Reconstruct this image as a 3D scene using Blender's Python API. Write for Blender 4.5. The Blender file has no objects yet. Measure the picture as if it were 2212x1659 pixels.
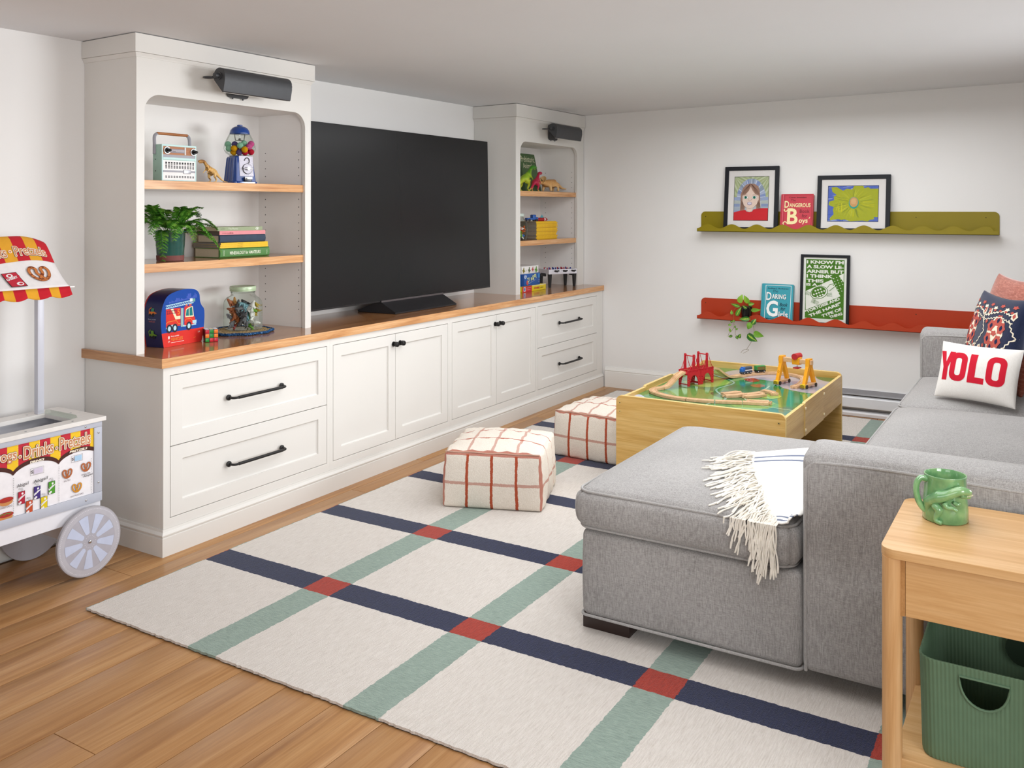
import bpy, bmesh, math, random
from mathutils import Vector, Matrix, Euler
from mathutils.geometry import tessellate_polygon
R = math.radians; PI = math.pi
random.seed(7)
S = bpy.context.scene; COL = S.collection

# ---------------- camera, world, lights, exposure ----------------
cd = bpy.data.cameras.new('camera'); cam = bpy.data.objects.new('camera', cd); COL.objects.link(cam)
cam.location = (0, 0, 1.38); cam.rotation_euler = (R(90), 0, R(31.279 - 90))
cd.sensor_width = 36; cd.lens = 1944 / 2212 * 36; cd.shift_y = -(829.5 - 452) / 2212; cd.clip_start = .05
S.camera = cam
S.view_settings.view_transform = 'Standard'; S.view_settings.look = 'None'
S.view_settings.gamma = 1; S.view_settings.use_curve_mapping = False
S.view_settings.exposure = 0.06
W = bpy.data.worlds.new('world'); S.world = W; W.use_nodes = True
W.node_tree.nodes['Background'].inputs[0].default_value = (.85, .92, 1, 1)
W.node_tree.nodes['Background'].inputs[1].default_value = .5
def area(name, loc, target, sx, sy, power, color=(1, 1, 1), spread=180):
    l = bpy.data.lights.new(name, 'AREA'); l.shape = 'RECTANGLE'; l.size = sx; l.size_y = sy
    l.energy = power; l.color = color; l.spread = R(spread)
    o = bpy.data.objects.new(name, l); COL.objects.link(o); o.location = loc
    o.rotation_euler = (Vector(target) - Vector(loc)).to_track_quat('-Z', 'Y').to_euler()
    return o
C_ = (.955, .98, 1)
KEY = area('window_light', (5.5, -1.5, 1.4), (2.5, 3.2, 1.35), 1.2, .9, 10, C_, 80)
SIDE = area('side_fill', (4.6, -2.1, 1.45), (2.5, 3.2, 1.6), 1.4, .9, 15, C_, 80)  # unseen fill added next to the key to brighten the cabinet wall
TOP = area('ceiling_light', (3.9, 1.3, 2.03), (3.9, 1.3, 0), 3.3, 2.0, 52, C_)
TOPF = area('far_top_fill', (5.3, 1.2, 2.02), (5.3, 1.2, 0), 1.4, 1.8, 8, C_)  # added overhead fill that lifts the end wall
NEAR = area('near_top_fill', (1.5, .5, 2.03), (1.5, .5, 0), 1.4, 1.2, 13, C_)  # fill added overhead to brighten side table, near rug and floor
REAR = area('rear_fill', (.3, -2.2, 1.4), (3.6, 3.2, 1.5), 2.4, 1.4, 42, C_, 110)  # broad frontal fill added behind the camera, to the right
BACK = area('back_fill', (-1.6, .9, 1.2), (3, .9, .9), 2.0, 1.4, 8, C_, 110)  # soft unseen fill added for faces turned towards the camera

# ---------------- helpers ----------------
def lin(c):
    if isinstance(c, str):
        c = c.lstrip('#'); c = [int(c[i:i + 2], 16) / 255 for i in (0, 2, 4)]
        c = [x / 12.92 if x <= .04045 else ((x + .055) / 1.055) ** 2.4 for x in c]
    return (c[0], c[1], c[2], 1)
_mc = {}
class NT:
    def __init__(s, m): s.t = m.node_tree; s.b = s.t.nodes['Principled BSDF']; s._co = None
    def n(s, k, **kw):
        x = s.t.nodes.new(k)
        for a, v in kw.items():
            if a.startswith('i_'):
                key = a[2:]; key = int(key) if key.isdigit() else key.replace('_', ' ')
                x.inputs[key].default_value = v
            else: setattr(x, a, v)
        return x
    def l(s, a, b): s.t.links.new(a, b)
    def co(s, scale=(1, 1, 1), out='Object', rand=False):
        tc = s.n('ShaderNodeTexCoord'); mp = s.n('ShaderNodeMapping'); mp.inputs['Scale'].default_value = scale
        s.l(tc.outputs[out], mp.inputs[0])
        if rand:
            oi = s.n('ShaderNodeObjectInfo'); mu = s.n('ShaderNodeMath', operation='MULTIPLY'); mu.inputs[1].default_value = 37.0
            s.l(oi.outputs['Random'], mu.inputs[0])
            cb = s.n('ShaderNodeCombineXYZ'); [s.l(mu.outputs[0], cb.inputs[i]) for i in range(3)]
            s.l(cb.outputs[0], mp.inputs['Location'])
        return mp.outputs[0]
    def noise(s, vec, scale, detail=3, rough=.5, dist=0):
        x = s.n('ShaderNodeTexNoise'); x.inputs['Scale'].default_value = scale; x.inputs['Detail'].default_value = detail
        x.inputs['Roughness'].default_value = rough; x.inputs['Distortion'].default_value = dist
        s.l(vec, x.inputs['Vector']); return x.outputs['Fac']
    def ramp(s, fac, stops):
        x = s.n('ShaderNodeValToRGB'); e = x.color_ramp.elements
        while len(e) < len(stops): e.new(.5)
        for k, (p, c) in zip(e, stops): k.position = p; k.color = lin(c)
        s.l(fac, x.inputs[0]); return x.outputs[0]
    def mix(s, fac, a, b, mode='MIX'):
        x = s.n('ShaderNodeMix', data_type='RGBA', blend_type=mode)
        for i, v in ((0, fac), (6, a), (7, b)):
            if hasattr(v, 'is_linked'): s.l(v, x.inputs[i])
            else: x.inputs[i].default_value = v if i == 0 else lin(v)
        return x.outputs[2]
    def math(s, op, a, b=0.0, c=None, clamp=False):
        x = s.n('ShaderNodeMath', operation=op); x.use_clamp = clamp
        for i, v in enumerate((a, b, c)):
            if v is None: continue
            if hasattr(v, 'is_linked'): s.l(v, x.inputs[i])
            else: x.inputs[i].default_value = v
        return x.outputs[0]
    def bump(s, h, strength=.3, dist=.002):
        x = s.n('ShaderNodeBump'); x.inputs['Strength'].default_value = strength; x.inputs['Distance'].default_value = dist
        s.l(h, x.inputs['Height']); s.l(x.outputs[0], s.b.inputs['Normal'])
    def color(s, c): s.l(c, s.b.inputs['Base Color'])
def newmat(name, rough=.5, spec=.5, metal=0, coat=0):
    m = bpy.data.materials.new(name); m.use_nodes = True; k = NT(m)
    k.b.inputs['Roughness'].default_value = rough; k.b.inputs['Specular IOR Level'].default_value = spec
    k.b.inputs['Metallic'].default_value = metal; k.b.inputs['Coat Weight'].default_value = coat
    if coat: k.b.inputs['Coat Roughness'].default_value = .08
    return m, k
def pl(c, rough=.5, spec=.5, metal=0, coat=0, var=.03, vs=40, bump=0):
    """plain painted / plastic / metal surface with slight mottling"""
    key = (str(c), rough, spec, metal, coat, var, vs, bump)
    if key in _mc: return _mc[key]
    m, k = newmat('surface', rough, spec, metal, coat); L = lin(c)
    nz = k.noise(k.co(), vs, 2)
    d = tuple(max(0, x * (1 - var)) for x in L[:3]); h = tuple(min(1, x * (1 + var)) for x in L[:3])
    k.color(k.ramp(nz, [(.3, d), (.7, h)]))
    if bump: k.bump(k.noise(k.co(), vs * 6, 3), bump, .001)
    _mc[key] = m; return m
def wood(name, c1, c2, c3, axis=0, scale=1, rough=.45, spec=.4, knots=False, bump=.12, coat=0):
    m, k = newmat(name, rough, spec, coat=coat)
    st = [9, 9, 9]; st[axis] = .55; st = [x * scale for x in st]
    v = k.co(tuple(st), rand=True)
    n1 = k.noise(v, 2.2, 5, .62, .7)
    st2 = [70, 70, 70]; st2[axis] = 1.6; n2 = k.noise(k.co(tuple(x * scale for x in st2), rand=True), 2.5, 3, .6)
    base = k.ramp(n1, [(.28, c3), (.47, c2), (.68, c1)])
    base = k.mix(k.math('MULTIPLY', k.math('SUBTRACT', .62, n2, clamp=True), 1.6, clamp=True), base, c3)
    if knots:
        s3 = [4.5, 4.5, 4.5]; s3[axis] = 1.3
        n3 = k.noise(k.co(tuple(s3), rand=True), 1.6, 3, .5, .4)
        base = k.mix(k.ramp(n3, [(.0, (1, 1, 1)), (.27, (0, 0, 0))]), base, '#6b4222')
        oi = k.n('ShaderNodeObjectInfo'); base2 = k.mix(.5, base, base, 'MULTIPLY')
        f = k.math('MULTIPLY', oi.outputs['Random'], .32)
        base = k.mix(f, base, c3)
    k.color(base); k.bump(n2, bump, .0006)
    return m
def fabric(name, c1, c2, scale=1, b=.5, rough=.95, sheen=.3, blotch=.12):
    m, k = newmat(name, rough, .15)
    a = k.noise(k.co((900 * scale, 60 * scale, 900 * scale)), 1, 2, .6)
    c = k.noise(k.co((60 * scale, 900 * scale, 900 * scale)), 1, 2, .6)
    d = k.noise(k.co((300 * scale, 300 * scale, 45 * scale)), 1, 2, .6)
    w = k.math('ADD', k.math('ADD', a, c), d); w = k.math('MULTIPLY', w, .3333)
    big = k.noise(k.co(), 3.0, 3)
    w2 = k.math('ADD', w, k.math('MULTIPLY', k.math('SUBTRACT', big, .5), blotch))
    k.color(k.ramp(w2, [(.38, c1), (.62, c2)])); k.bump(w, b, .0012)
    k.b.inputs['Sheen Weight'].default_value = sheen
    return m
class B:
    """collects geometry for ONE mesh object"""
    def __init__(s): s.v = []; s.f = []; s.mi = []; s.T = Matrix(); s.cur = 0; s.rest = None
    def add(s, vs, fs):
        o = len(s.v); s.v += [tuple(s.T @ Vector(p)) for p in vs]
        for f in fs: s.f.append(tuple(i + o for i in f)); s.mi.append(s.cur)
        return s
    def at(s, loc=(0, 0, 0), rz=0, rx=0, ry=0, sc=(1, 1, 1)):
        s.T = Matrix.Translation(loc) @ Euler((rx, ry, rz)).to_matrix().to_4x4() @ Matrix.Diagonal((*sc, 1)); return s
    def box(s, x0, x1, y0, y1, z0, z1):
        return s.add([(x, y, z) for z in (z0, z1) for y in (y0, y1) for x in (x0, x1)],
                     [(0, 2, 3, 1), (4, 5, 7, 6), (0, 1, 5, 4), (2, 6, 7, 3), (0, 4, 6, 2), (1, 3, 7, 5)])
    def rbox(s, x0, x1, y0, y1, z0, z1, r=.01, seg=2, n=1, fn=None):
        """box with rounded edges; n = inner divisions; fn deforms (p, uvw)"""
        c = [(x0 + x1) / 2, (y0 + y1) / 2, (z0 + z1) / 2]; h = [(x1 - x0) / 2, (y1 - y0) / 2, (z1 - z0) / 2]
        r = min(r, min(h) * .999); ax = []
        nn = n if isinstance(n, (tuple, list)) else (n, n, n)
        for i in range(3):
            q = [h[i] - r + r * math.sin(PI / 4 * k / seg) / math.sin(PI / 4) for k in range(seg + 1)]
            q = [-x for x in reversed(q)] + [(-1 + 2 * k / nn[i]) * (h[i] - r) for k in range(1, nn[i])] + q
            ax.append(q)
        idx = {}; vs = []; fs = []
        def P(i, j, k):
            if (i, j, k) in idx: return idx[(i, j, k)]
            p = [ax[0][i], ax[1][j], ax[2][k]]
            inn = [max(-(h[t] - r), min(h[t] - r, p[t])) for t in range(3)]
            d = Vector([p[t] - inn[t] for t in range(3)])
            if d.length > 1e-9: d = d.normalized() * r
            q = Vector(inn) + d
            if fn: q = Vector(fn(q, (p[0] / h[0], p[1] / h[1], p[2] / h[2])))
            vs.append(tuple(q + Vector(c))); idx[(i, j, k)] = len(vs) - 1
            if s.rest is not None: s.rest.append((p[0], p[1], p[2]))
            return len(vs) - 1
        X, Y, Z = (len(a) - 1 for a in ax)
        for j in range(Y):
            for i in range(X):
                fs.append((P(i, j, 0), P(i, j + 1, 0), P(i + 1, j + 1, 0), P(i + 1, j, 0)))
                fs.append((P(i, j, Z), P(i + 1, j, Z), P(i + 1, j + 1, Z), P(i, j + 1, Z)))
        for k in range(Z):
            for i in range(X):
                fs.append((P(i, 0, k), P(i + 1, 0, k), P(i + 1, 0, k + 1), P(i, 0, k + 1)))
                fs.append((P(i, Y, k), P(i, Y, k + 1), P(i + 1, Y, k + 1), P(i + 1, Y, k)))
            for j in range(Y):
                fs.append((P(0, j, k), P(0, j, k + 1), P(0, j + 1, k + 1), P(0, j + 1, k)))
                fs.append((P(X, j, k), P(X, j + 1, k), P(X, j + 1, k + 1), P(X, j, k + 1)))
        return s.add(vs, fs)
    def cyl(s, p, q, r, n=16, r2=None, caps=True):
        p = Vector(p); q = Vector(q); r2 = r if r2 is None else r2
        w = (q - p).normalized(); u = w.orthogonal().normalized(); v = w.cross(u); vs = []
        for c, rr in ((p, r), (q, r2)):
            vs += [tuple(c + (u * math.cos(2 * PI * i / n) + v * math.sin(2 * PI * i / n)) * rr) for i in range(n)]
        fs = [(i, (i + 1) % n, n + (i + 1) % n, n + i) for i in range(n)]
        if caps: fs += [tuple(reversed(range(n))), tuple(range(n, 2 * n))]
        return s.add(vs, fs)
    def tube(s, pts, r, n=8, closed=False, caps=True, flat=1.0):
        P = [Vector(p) for p in pts]; m = len(P); rr = r if isinstance(r, (list, tuple)) else [r] * m
        vs = []; fs = []; up = None
        for i in range(m):
            a = P[(i - 1) % m] if (closed or i) else P[0]; b = P[(i + 1) % m] if (closed or i < m - 1) else P[-1]
            t = (b - a).normalized() if (b - a).length > 1e-9 else Vector((0, 0, 1))
            if up is None: up = t.orthogonal().normalized()
            up = (up - t * up.dot(t)); up = up.normalized() if up.length > 1e-6 else t.orthogonal().normalized()
            w = t.cross(up)
            vs += [tuple(P[i] + (up * math.cos(2 * PI * k / n) + w * math.sin(2 * PI * k / n) * flat) * rr[i]) for k in range(n)]
        for i in range(m if closed else m - 1):
            j = (i + 1) % m
            fs += [(i * n + k, i * n + (k + 1) % n, j * n + (k + 1) % n, j * n + k) for k in range(n)]
        if caps and not closed: fs += [tuple(reversed(range(n))), tuple(range((m - 1) * n, m * n))]
        return s.add(vs, fs)
    def lathe(s, prof, n=32, c=(0, 0, 0), closed=False):
        vs = []; fs = []; m = len(prof)
        for r, z in prof: vs += [(c[0] + r * math.cos(2 * PI * i / n), c[1] + r * math.sin(2 * PI * i / n), c[2] + z) for i in range(n)]
        for j in range(m if closed else m - 1):
            k = (j + 1) % m; fs += [(j * n + i, j * n + (i + 1) % n, k * n + (i + 1) % n, k * n + i) for i in range(n)]
        if not closed:
            if prof[0][0] > 1e-6: fs.append(tuple(reversed(range(n))))
            if prof[-1][0] > 1e-6: fs.append(tuple(range((m - 1) * n, m * n)))
        return s.add(vs, fs)
    def ball(s, c, r, n=12, sc=(1, 1, 1)):
        pr = [(max(1e-5, math.sin(PI * i / n)) * r, -math.cos(PI * i / n) * r) for i in range(n + 1)]
        vs = []; fs = []; N = n * 2 if n < 16 else n
        for rr, z in pr: vs += [(c[0] + rr * math.cos(2 * PI * i / N) * sc[0], c[1] + rr * math.sin(2 * PI * i / N) * sc[1], c[2] + z * sc[2]) for i in range(N)]
        for j in range(n): fs += [(j * N + i, j * N + (i + 1) % N, (j + 1) * N + (i + 1) % N, (j + 1) * N + i) for i in range(N)]
        return s.add(vs, fs)
    def prism(s, loops, O, U, V, t):
        """polygon (outer loop, holes) in the plane O,U,V extruded by t along -(UxV)"""
        O, U, V = Vector(O), Vector(U), Vector(V); N = U.cross(V).normalized()
        if not isinstance(loops[0][0], (tuple, list)): loops = [loops]
        def ar(l): return sum(l[i][0] * l[(i + 1) % len(l)][1] - l[(i + 1) % len(l)][0] * l[i][1] for i in range(len(l)))
        loops = [list(l) if (ar(l) > 0) == (i == 0) else list(reversed(l)) for i, l in enumerate(loops)]
        flat = [p for l in loops for p in l]; n = len(flat)
        tri = tessellate_polygon([[Vector((p[0], p[1], 0)) for p in l] for l in loops])
        vs = [tuple(O + U * p[0] + V * p[1]) for p in flat] + [tuple(O + U * p[0] + V * p[1] - N * t) for p in flat]
        fs = []
        for a, b, c in tri:
            A, Bq, Cc = flat[a], flat[b], flat[c]
            if (Bq[0] - A[0]) * (Cc[1] - A[1]) - (Bq[1] - A[1]) * (Cc[0] - A[0]) < 0: b, c = c, b
            fs.append((a, b, c)); fs.append((n + a, n + c, n + b))
        o = 0
        for l in loops:
            m = len(l)
            for i in range(m):
                j = (i + 1) % m; fs.append((o + j, o + i, n + o + i, n + o + j))
            o += m
        return s.add(vs, fs)
    def build(s, name, mat, parent=None, smooth=40, bevel=0, seg=2, kind=None, loc=None, rz=0, ss=0):
        me = bpy.data.meshes.new(name); me.from_pydata(s.v, [], s.f)
        ms = mat if isinstance(mat, (list, tuple)) else [mat]
        for m in ms: me.materials.append(m)
        if len(ms) > 1: me.polygons.foreach_set('material_index', s.mi)
        if s.rest:
            at = me.attributes.new('rest', 'FLOAT_VECTOR', 'POINT'); at.data.foreach_set('vector', [x for p in s.rest for x in p])
        if smooth:
            me.polygons.foreach_set('use_smooth', [True] * len(me.polygons)); me.update()
            me.set_sharp_from_angle(angle=R(smooth))
        me.update()
        o = bpy.data.objects.new(name, me); COL.objects.link(o)
        if parent: o.parent = parent
        if loc: o.location = loc
        if rz: o.rotation_euler.z = rz
        if bevel:
            b = o.modifiers.new('bevel', 'BEVEL'); b.width = bevel; b.segments = seg; b.limit_method = 'ANGLE'; b.angle_limit = R(50)
            b.harden_normals = False
        if ss:
            b = o.modifiers.new('sub', 'SUBSURF'); b.levels = ss; b.render_levels = ss
        if kind: o['kind'] = kind
        return o
def thing(name, label, cat, loc=(0, 0, 0), rz=0, group=None, rx=0, ry=0):
    o = bpy.data.objects.new(name, None); COL.objects.link(o); o.empty_display_size = .05
    o.location = loc; o.rotation_euler = (rx, ry, rz); o['label'] = label; o['category'] = cat
    if group: o['group'] = group
    return o
def tag(o, label, cat, group=None):
    o['label'] = label; o['category'] = cat
    if group: o['group'] = group
    return o
def kids(o): return [c for c in bpy.data.objects if c.parent == o]
def dup(root, loc, rz=None, label=None, group=None):
    r = root.copy(); COL.objects.link(r); r.location = loc
    if rz is not None: r.rotation_euler.z = rz
    if label: r['label'] = label
    if group: r['group'] = group
    for ch in kids(root):
        c = ch.copy(); COL.objects.link(c); c.parent = r
        for g in kids(ch):
            d = g.copy(); COL.objects.link(d); d.parent = c
    return r
def apply_bool(o, cutter, op='DIFFERENCE'):
    b = o.modifiers.new('cut', 'BOOLEAN'); b.operation = op; b.object = cutter; b.solver = 'EXACT'
    dg = bpy.context.evaluated_depsgraph_get(); dg.update()
    me = bpy.data.meshes.new_from_object(o.evaluated_get(dg)); o.modifiers.remove(b); o.data = me
    bpy.data.objects.remove(cutter)
_tc = {}
def text_mesh(txt, bold=0, shear=0, space=1):
    key = (txt, bold, shear, space)
    if key in _tc: return _tc[key]
    cu = bpy.data.curves.new('t', 'FONT'); cu.body = txt; cu.size = 1; cu.offset = bold; cu.shear = shear
    cu.space_character = space; cu.resolution_u = 3; cu.fill_mode = 'BOTH'; cu.align_x = 'LEFT'
    ob = bpy.data.objects.new('t', cu); COL.objects.link(ob)
    me = bpy.data.meshes.new_from_object(ob)
    vs = [(v.co.x, v.co.y) for v in me.vertices]; fs = [tuple(p.vertices) for p in me.polygons]
    bpy.data.objects.remove(ob); bpy.data.curves.remove(cu); bpy.data.meshes.remove(me)
    if not vs: vs = [(0, 0)]
    x0 = min(v[0] for v in vs); x1 = max(v[0] for v in vs)
    y0 = min(v[1] for v in vs); y1 = max(v[1] for v in vs)
    w = max(1e-6, x1 - x0); h = max(1e-6, y1 - y0)
    vs = [((x - x0) / w, (y - y0) / h) for x, y in vs]
    fs = [f for f in fs if len(f) > 2]
    out = []
    for f in fs:
        a = sum(vs[f[i]][0] * vs[f[(i + 1) % len(f)]][1] - vs[f[(i + 1) % len(f)]][0] * vs[f[i]][1] for i in range(len(f)))
        out.append(f if a > 0 else tuple(reversed(f)))
    _tc[key] = (vs, out, w, h); return _tc[key]
class Print:
    """flat print: coloured shapes in layers a fraction of a millimetre apart, one mesh"""
    def __init__(s, O, U, V, f=None, lay=.00035, rough=.55, coat=0, grid=None):
        s.O, s.U, s.V = Vector(O), Vector(U).normalized(), Vector(V).normalized(); s.N = s.U.cross(s.V).normalized()
        s.f = f; s.lay = lay; s.b = B(); s.mats = []; s.key = []; s.rough = rough; s.coat = coat; s.grid = grid; s.k = 0
    def col(s, c):
        if str(c) not in s.key: s.key.append(str(c)); s.mats.append(c if isinstance(c, bpy.types.Material) else pl(c, s.rough, .3, coat=s.coat))
        s.b.cur = s.key.index(str(c))
    def raw(s, vs, fs, c, L):
        s.col(c); s.k += 1; L = L + s.k * 5e-6 / s.lay
        if s.grid:
            bm = bmesh.new(); bv = [bm.verts.new((x, y, 0)) for x, y in vs]
            for f in fs:
                try: bm.faces.new([bv[i] for i in f])
                except Exception: pass
            xs = [v[0] for v in vs]; ys = [v[1] for v in vs]; g = s.grid
            for ax, lo, hi in ((0, min(xs), max(xs)), (1, min(ys), max(ys))):
                k = math.ceil(lo / g)
                while k * g < hi:
                    co = [0, 0, 0]; co[ax] = k * g; no = [0, 0, 0]; no[ax] = 1
                    bmesh.ops.bisect_plane(bm, geom=bm.verts[:] + bm.edges[:] + bm.faces[:], plane_co=co, plane_no=no, dist=1e-7); k += 1
            bm.verts.index_update(); vs = [(v.co.x, v.co.y) for v in bm.verts]; fs = [tuple(v.index for v in f.verts) for f in bm.faces]; bm.free()
        if s.f: P = [tuple(s.f(x, y, L * s.lay)) for x, y in vs]
        else: P = [tuple(s.O + s.U * x + s.V * y + s.N * (L * s.lay)) for x, y in vs]
        s.b.add(P, fs); return s
    def poly(s, loops, c, L=1):
        if not isinstance(loops[0][0], (tuple, list)): loops = [loops]
        fl = [p for l in loops for p in l]
        tri = tessellate_polygon([[Vector((p[0], p[1], 0)) for p in l] for l in loops]); fs = []
        for a, b, d in tri:
            A, Q, C = fl[a], fl[b], fl[d]; ar = (Q[0] - A[0]) * (C[1] - A[1]) - (Q[1] - A[1]) * (C[0] - A[0])
            if abs(ar) < 1e-14: continue
            fs.append((a, b, d) if ar > 0 else (a, d, b))
        return s.raw(fl, fs, c, L)
    def rect(s, x0, y0, x1, y1, c, L=1): return s.poly([(x0, y0), (x1, y0), (x1, y1), (x0, y1)], c, L)
    def frame(s, x0, y0, x1, y1, w, c, L=1):
        s.rect(x0, y0, x1, y0 + w, c, L); s.rect(x0, y1 - w, x1, y1, c, L)
        s.rect(x0, y0 + w, x0 + w, y1 - w, c, L); return s.rect(x1 - w, y0 + w, x1, y1 - w, c, L)
    def ell(s, x, y, rx, ry, c, L=1, n=20, rot=0, a0=0, a1=360):
        p = []
        for i in range(n):
            a = R(a0 + (a1 - a0) * i / (n if a1 - a0 == 360 else n - 1)); u, v = rx * math.cos(a), ry * math.sin(a)
            p.append((x + u * math.cos(rot) - v * math.sin(rot), y + u * math.sin(rot) + v * math.cos(rot)))
        return s.poly(p, c, L)
    def ring(s, x, y, rx, ry, w, c, L=1, n=24, rot=0):
        def lp(a_, b_): return [(x + a_ * math.cos(t) * math.cos(rot) - b_ * math.sin(t) * math.sin(rot), y + a_ * math.cos(t) * math.sin(rot) + b_ * math.sin(t) * math.cos(rot)) for t in [2 * PI * i / n for i in range(n)]]
        return s.poly([lp(rx, ry), list(reversed(lp(rx - w, ry - w)))], c, L)
    def line(s, pts, w, c, L=1):
        n = len(pts); a = []; b = []
        for i in range(n):
            p = Vector(pts[max(0, i - 1)]); q = Vector(pts[min(n - 1, i + 1)]); d = (q - p); d = d.normalized() if d.length else Vector((1, 0))
            m = Vector((-d.y, d.x)) * w / 2; a.append(tuple(Vector(pts[i]) + m)); b.append(tuple(Vector(pts[i]) - m))
        vs = a + b; fs = [(i, n + i, n + i + 1, i + 1) for i in range(n - 1)]
        return s.raw(vs, fs, c, L)
    def text(s, t, x, y, w=None, h=None, c='#000000', L=2, bold=0, rot=0, shear=0, center=False, space=1):
        vs, fs, tw, th = text_mesh(t, bold, shear, space)
        if w is None: w = h * tw / th
        if h is None: h = w * th / tw
        if center: x -= w / 2 * math.cos(rot); y -= w / 2 * math.sin(rot)
        P = [(x + a * w * math.cos(rot) - b * h * math.sin(rot), y + a * w * math.sin(rot) + b * h * math.cos(rot)) for a, b in vs]
        # each glyph island gets its own height so that touching letters never lie in one plane
        par = list(range(len(P)))
        def fd(a):
            while par[a] != a: par[a] = par[par[a]]; a = par[a]
            return a
        for f in fs:
            for i in f[1:]: par[fd(i)] = fd(f[0])
        grp = {}
        for f in fs: grp.setdefault(fd(f[0]), []).append(f)
        for g in grp.values():
            ids = sorted({i for f in g for i in f}); m = {a: n for n, a in enumerate(ids)}
            s.raw([P[i] for i in ids], [tuple(m[i] for i in f) for f in g], c, L)
        return s
    def halo(s, t, x, y, w, h, r, c, L, **k):
        for i in range(8): s.text(t, x + r * math.cos(PI * i / 4), y + r * math.sin(PI * i / 4), w, h, c, L, **k)
    def build(s, name, parent, **k): return s.b.build(name, s.mats, parent, smooth=k.pop('smooth', 0), **k)
def rrect(x0, y0, x1, y1, r, n=5, corners=(1, 1, 1, 1)):
    p = []
    for (cx, cy, a, k) in ((x0 + r, y0 + r, 180, 0), (x1 - r, y0 + r, 270, 1), (x1 - r, y1 - r, 0, 2), (x0 + r, y1 - r, 90, 3)):
        if corners[k]: p += [(cx + r * math.cos(R(a + 90 * i / n)), cy + r * math.sin(R(a + 90 * i / n))) for i in range(n + 1)]
        else: p.append(((x0, x1, x1, x0)[k], (y0, y0, y1, y1)[k]))
    return p
def smooth_path(pts, n=6, closed=False):
    P = [Vector(p) for p in pts]; out = []; m = len(P)
    for i in range(m if closed else m - 1):
        if closed: p0, p1, p2, p3 = P[(i - 1) % m], P[i], P[(i + 1) % m], P[(i + 2) % m]
        else: p0, p1, p2, p3 = P[max(0, i - 1)], P[i], P[i + 1], P[min(m - 1, i + 2)]
        for k in range(n):
            t = k / n; out.append(.5 * ((2 * p1) + (p2 - p0) * t + (2 * p0 - 5 * p1 + 4 * p2 - p3) * t * t + (3 * p1 - p0 - 3 * p2 + p3) * t ** 3))
    if not closed: out.append(P[-1])
    return out
def creature(name, J, E, mat, parent=None, sub=2, root=0):
    """one continuous skinned surface grown on joints J = [(x, y, z, rx, ry)] joined by edges E"""
    me = bpy.data.meshes.new(name); me.from_pydata([j[:3] for j in J], E, []); me.materials.append(mat)
    o = bpy.data.objects.new(name, me); COL.objects.link(o)
    if parent: o.parent = parent
    sk = o.modifiers.new('skin', 'SKIN'); sk.use_smooth_shade = True
    if not me.skin_vertices: me.skin_vertices.new() if hasattr(me.skin_vertices, 'new') else None
    d = me.skin_vertices[0].data
    for i, j in enumerate(J): d[i].radius = (j[3], j[4] if len(j) > 4 else j[3]); d[i].use_root = (i == root)
    sb = o.modifiers.new('sub', 'SUBSURF'); sb.levels = sub; sb.render_levels = sub
    return o
def glassmat(name, tint, ior=1.45):
    m, k = newmat(name, .02); t = k.t
    tr = k.n('ShaderNodeBsdfTransparent'); tr.inputs[0].default_value = lin(tint)
    gl = k.n('ShaderNodeBsdfGlossy'); gl.inputs['Roughness'].default_value = .03
    fr = k.n('ShaderNodeLayerWeight'); fr.inputs[0].default_value = .10
    f = k.math('MULTIPLY', fr.outputs['Fresnel'], .55, clamp=True)
    mx = k.n('ShaderNodeMixShader'); k.l(f, mx.inputs[0]); k.l(tr.outputs[0], mx.inputs[1]); k.l(gl.outputs[0], mx.inputs[2])
    out = [n for n in t.nodes if n.type == 'OUTPUT_MATERIAL'][0]; k.l(mx.outputs[0], out.inputs[0])
    return m
# ---------------- materials ----------------
WALL = pl('#eceae8', .85, .2, var=.008, vs=3); CEIL = pl('#e4e4e6', .9, .15, var=.01, vs=2)
TRIM = pl('#eceae6', .5, .35, var=.008, vs=3); PAINT = pl('#e1ded9', .45, .38, var=.01, vs=3)
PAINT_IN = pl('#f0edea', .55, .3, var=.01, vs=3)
GAPSHADE = pl('#3c3836', .9, .1)  # dark colour put in for shade behind fronts and in pin holes
OAK = wood('oak_trim', '#e6b98a', '#d6a06c', '#ad7243', 0, 2.2, .35, .4, coat=.08)
OAKTOP = wood('oak_top', '#b98556', '#a87347', '#8d5a33', 0, 1.2, .16, .5, coat=.35)
OAKY = wood('oak_trim_side', '#d3a47a', '#c4946a', '#a3714a', 1, 1.6, .35, .4)
PLANK = wood('oak_plank', '#c79c6c', '#b78857', '#97693f', 0, 1, .34, .42, knots=True, bump=.15)
BLACKM = pl('#1d1c1c', .42, .45, metal=.3, var=.05); GUNM = pl('#47484b', .45, .45, metal=.35, var=.04)
BLACKP = pl('#121214', .3, .5); CHROME = pl('#c9c9c9', .16, .5, metal=1, var=.02); ZINC = pl('#9b9ba0', .3, .5, metal=.9, var=.05)
GLASS = glassmat('clear_glass', '#f1f5f2')
def struct(o): o['kind'] = 'structure'; return o
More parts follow.
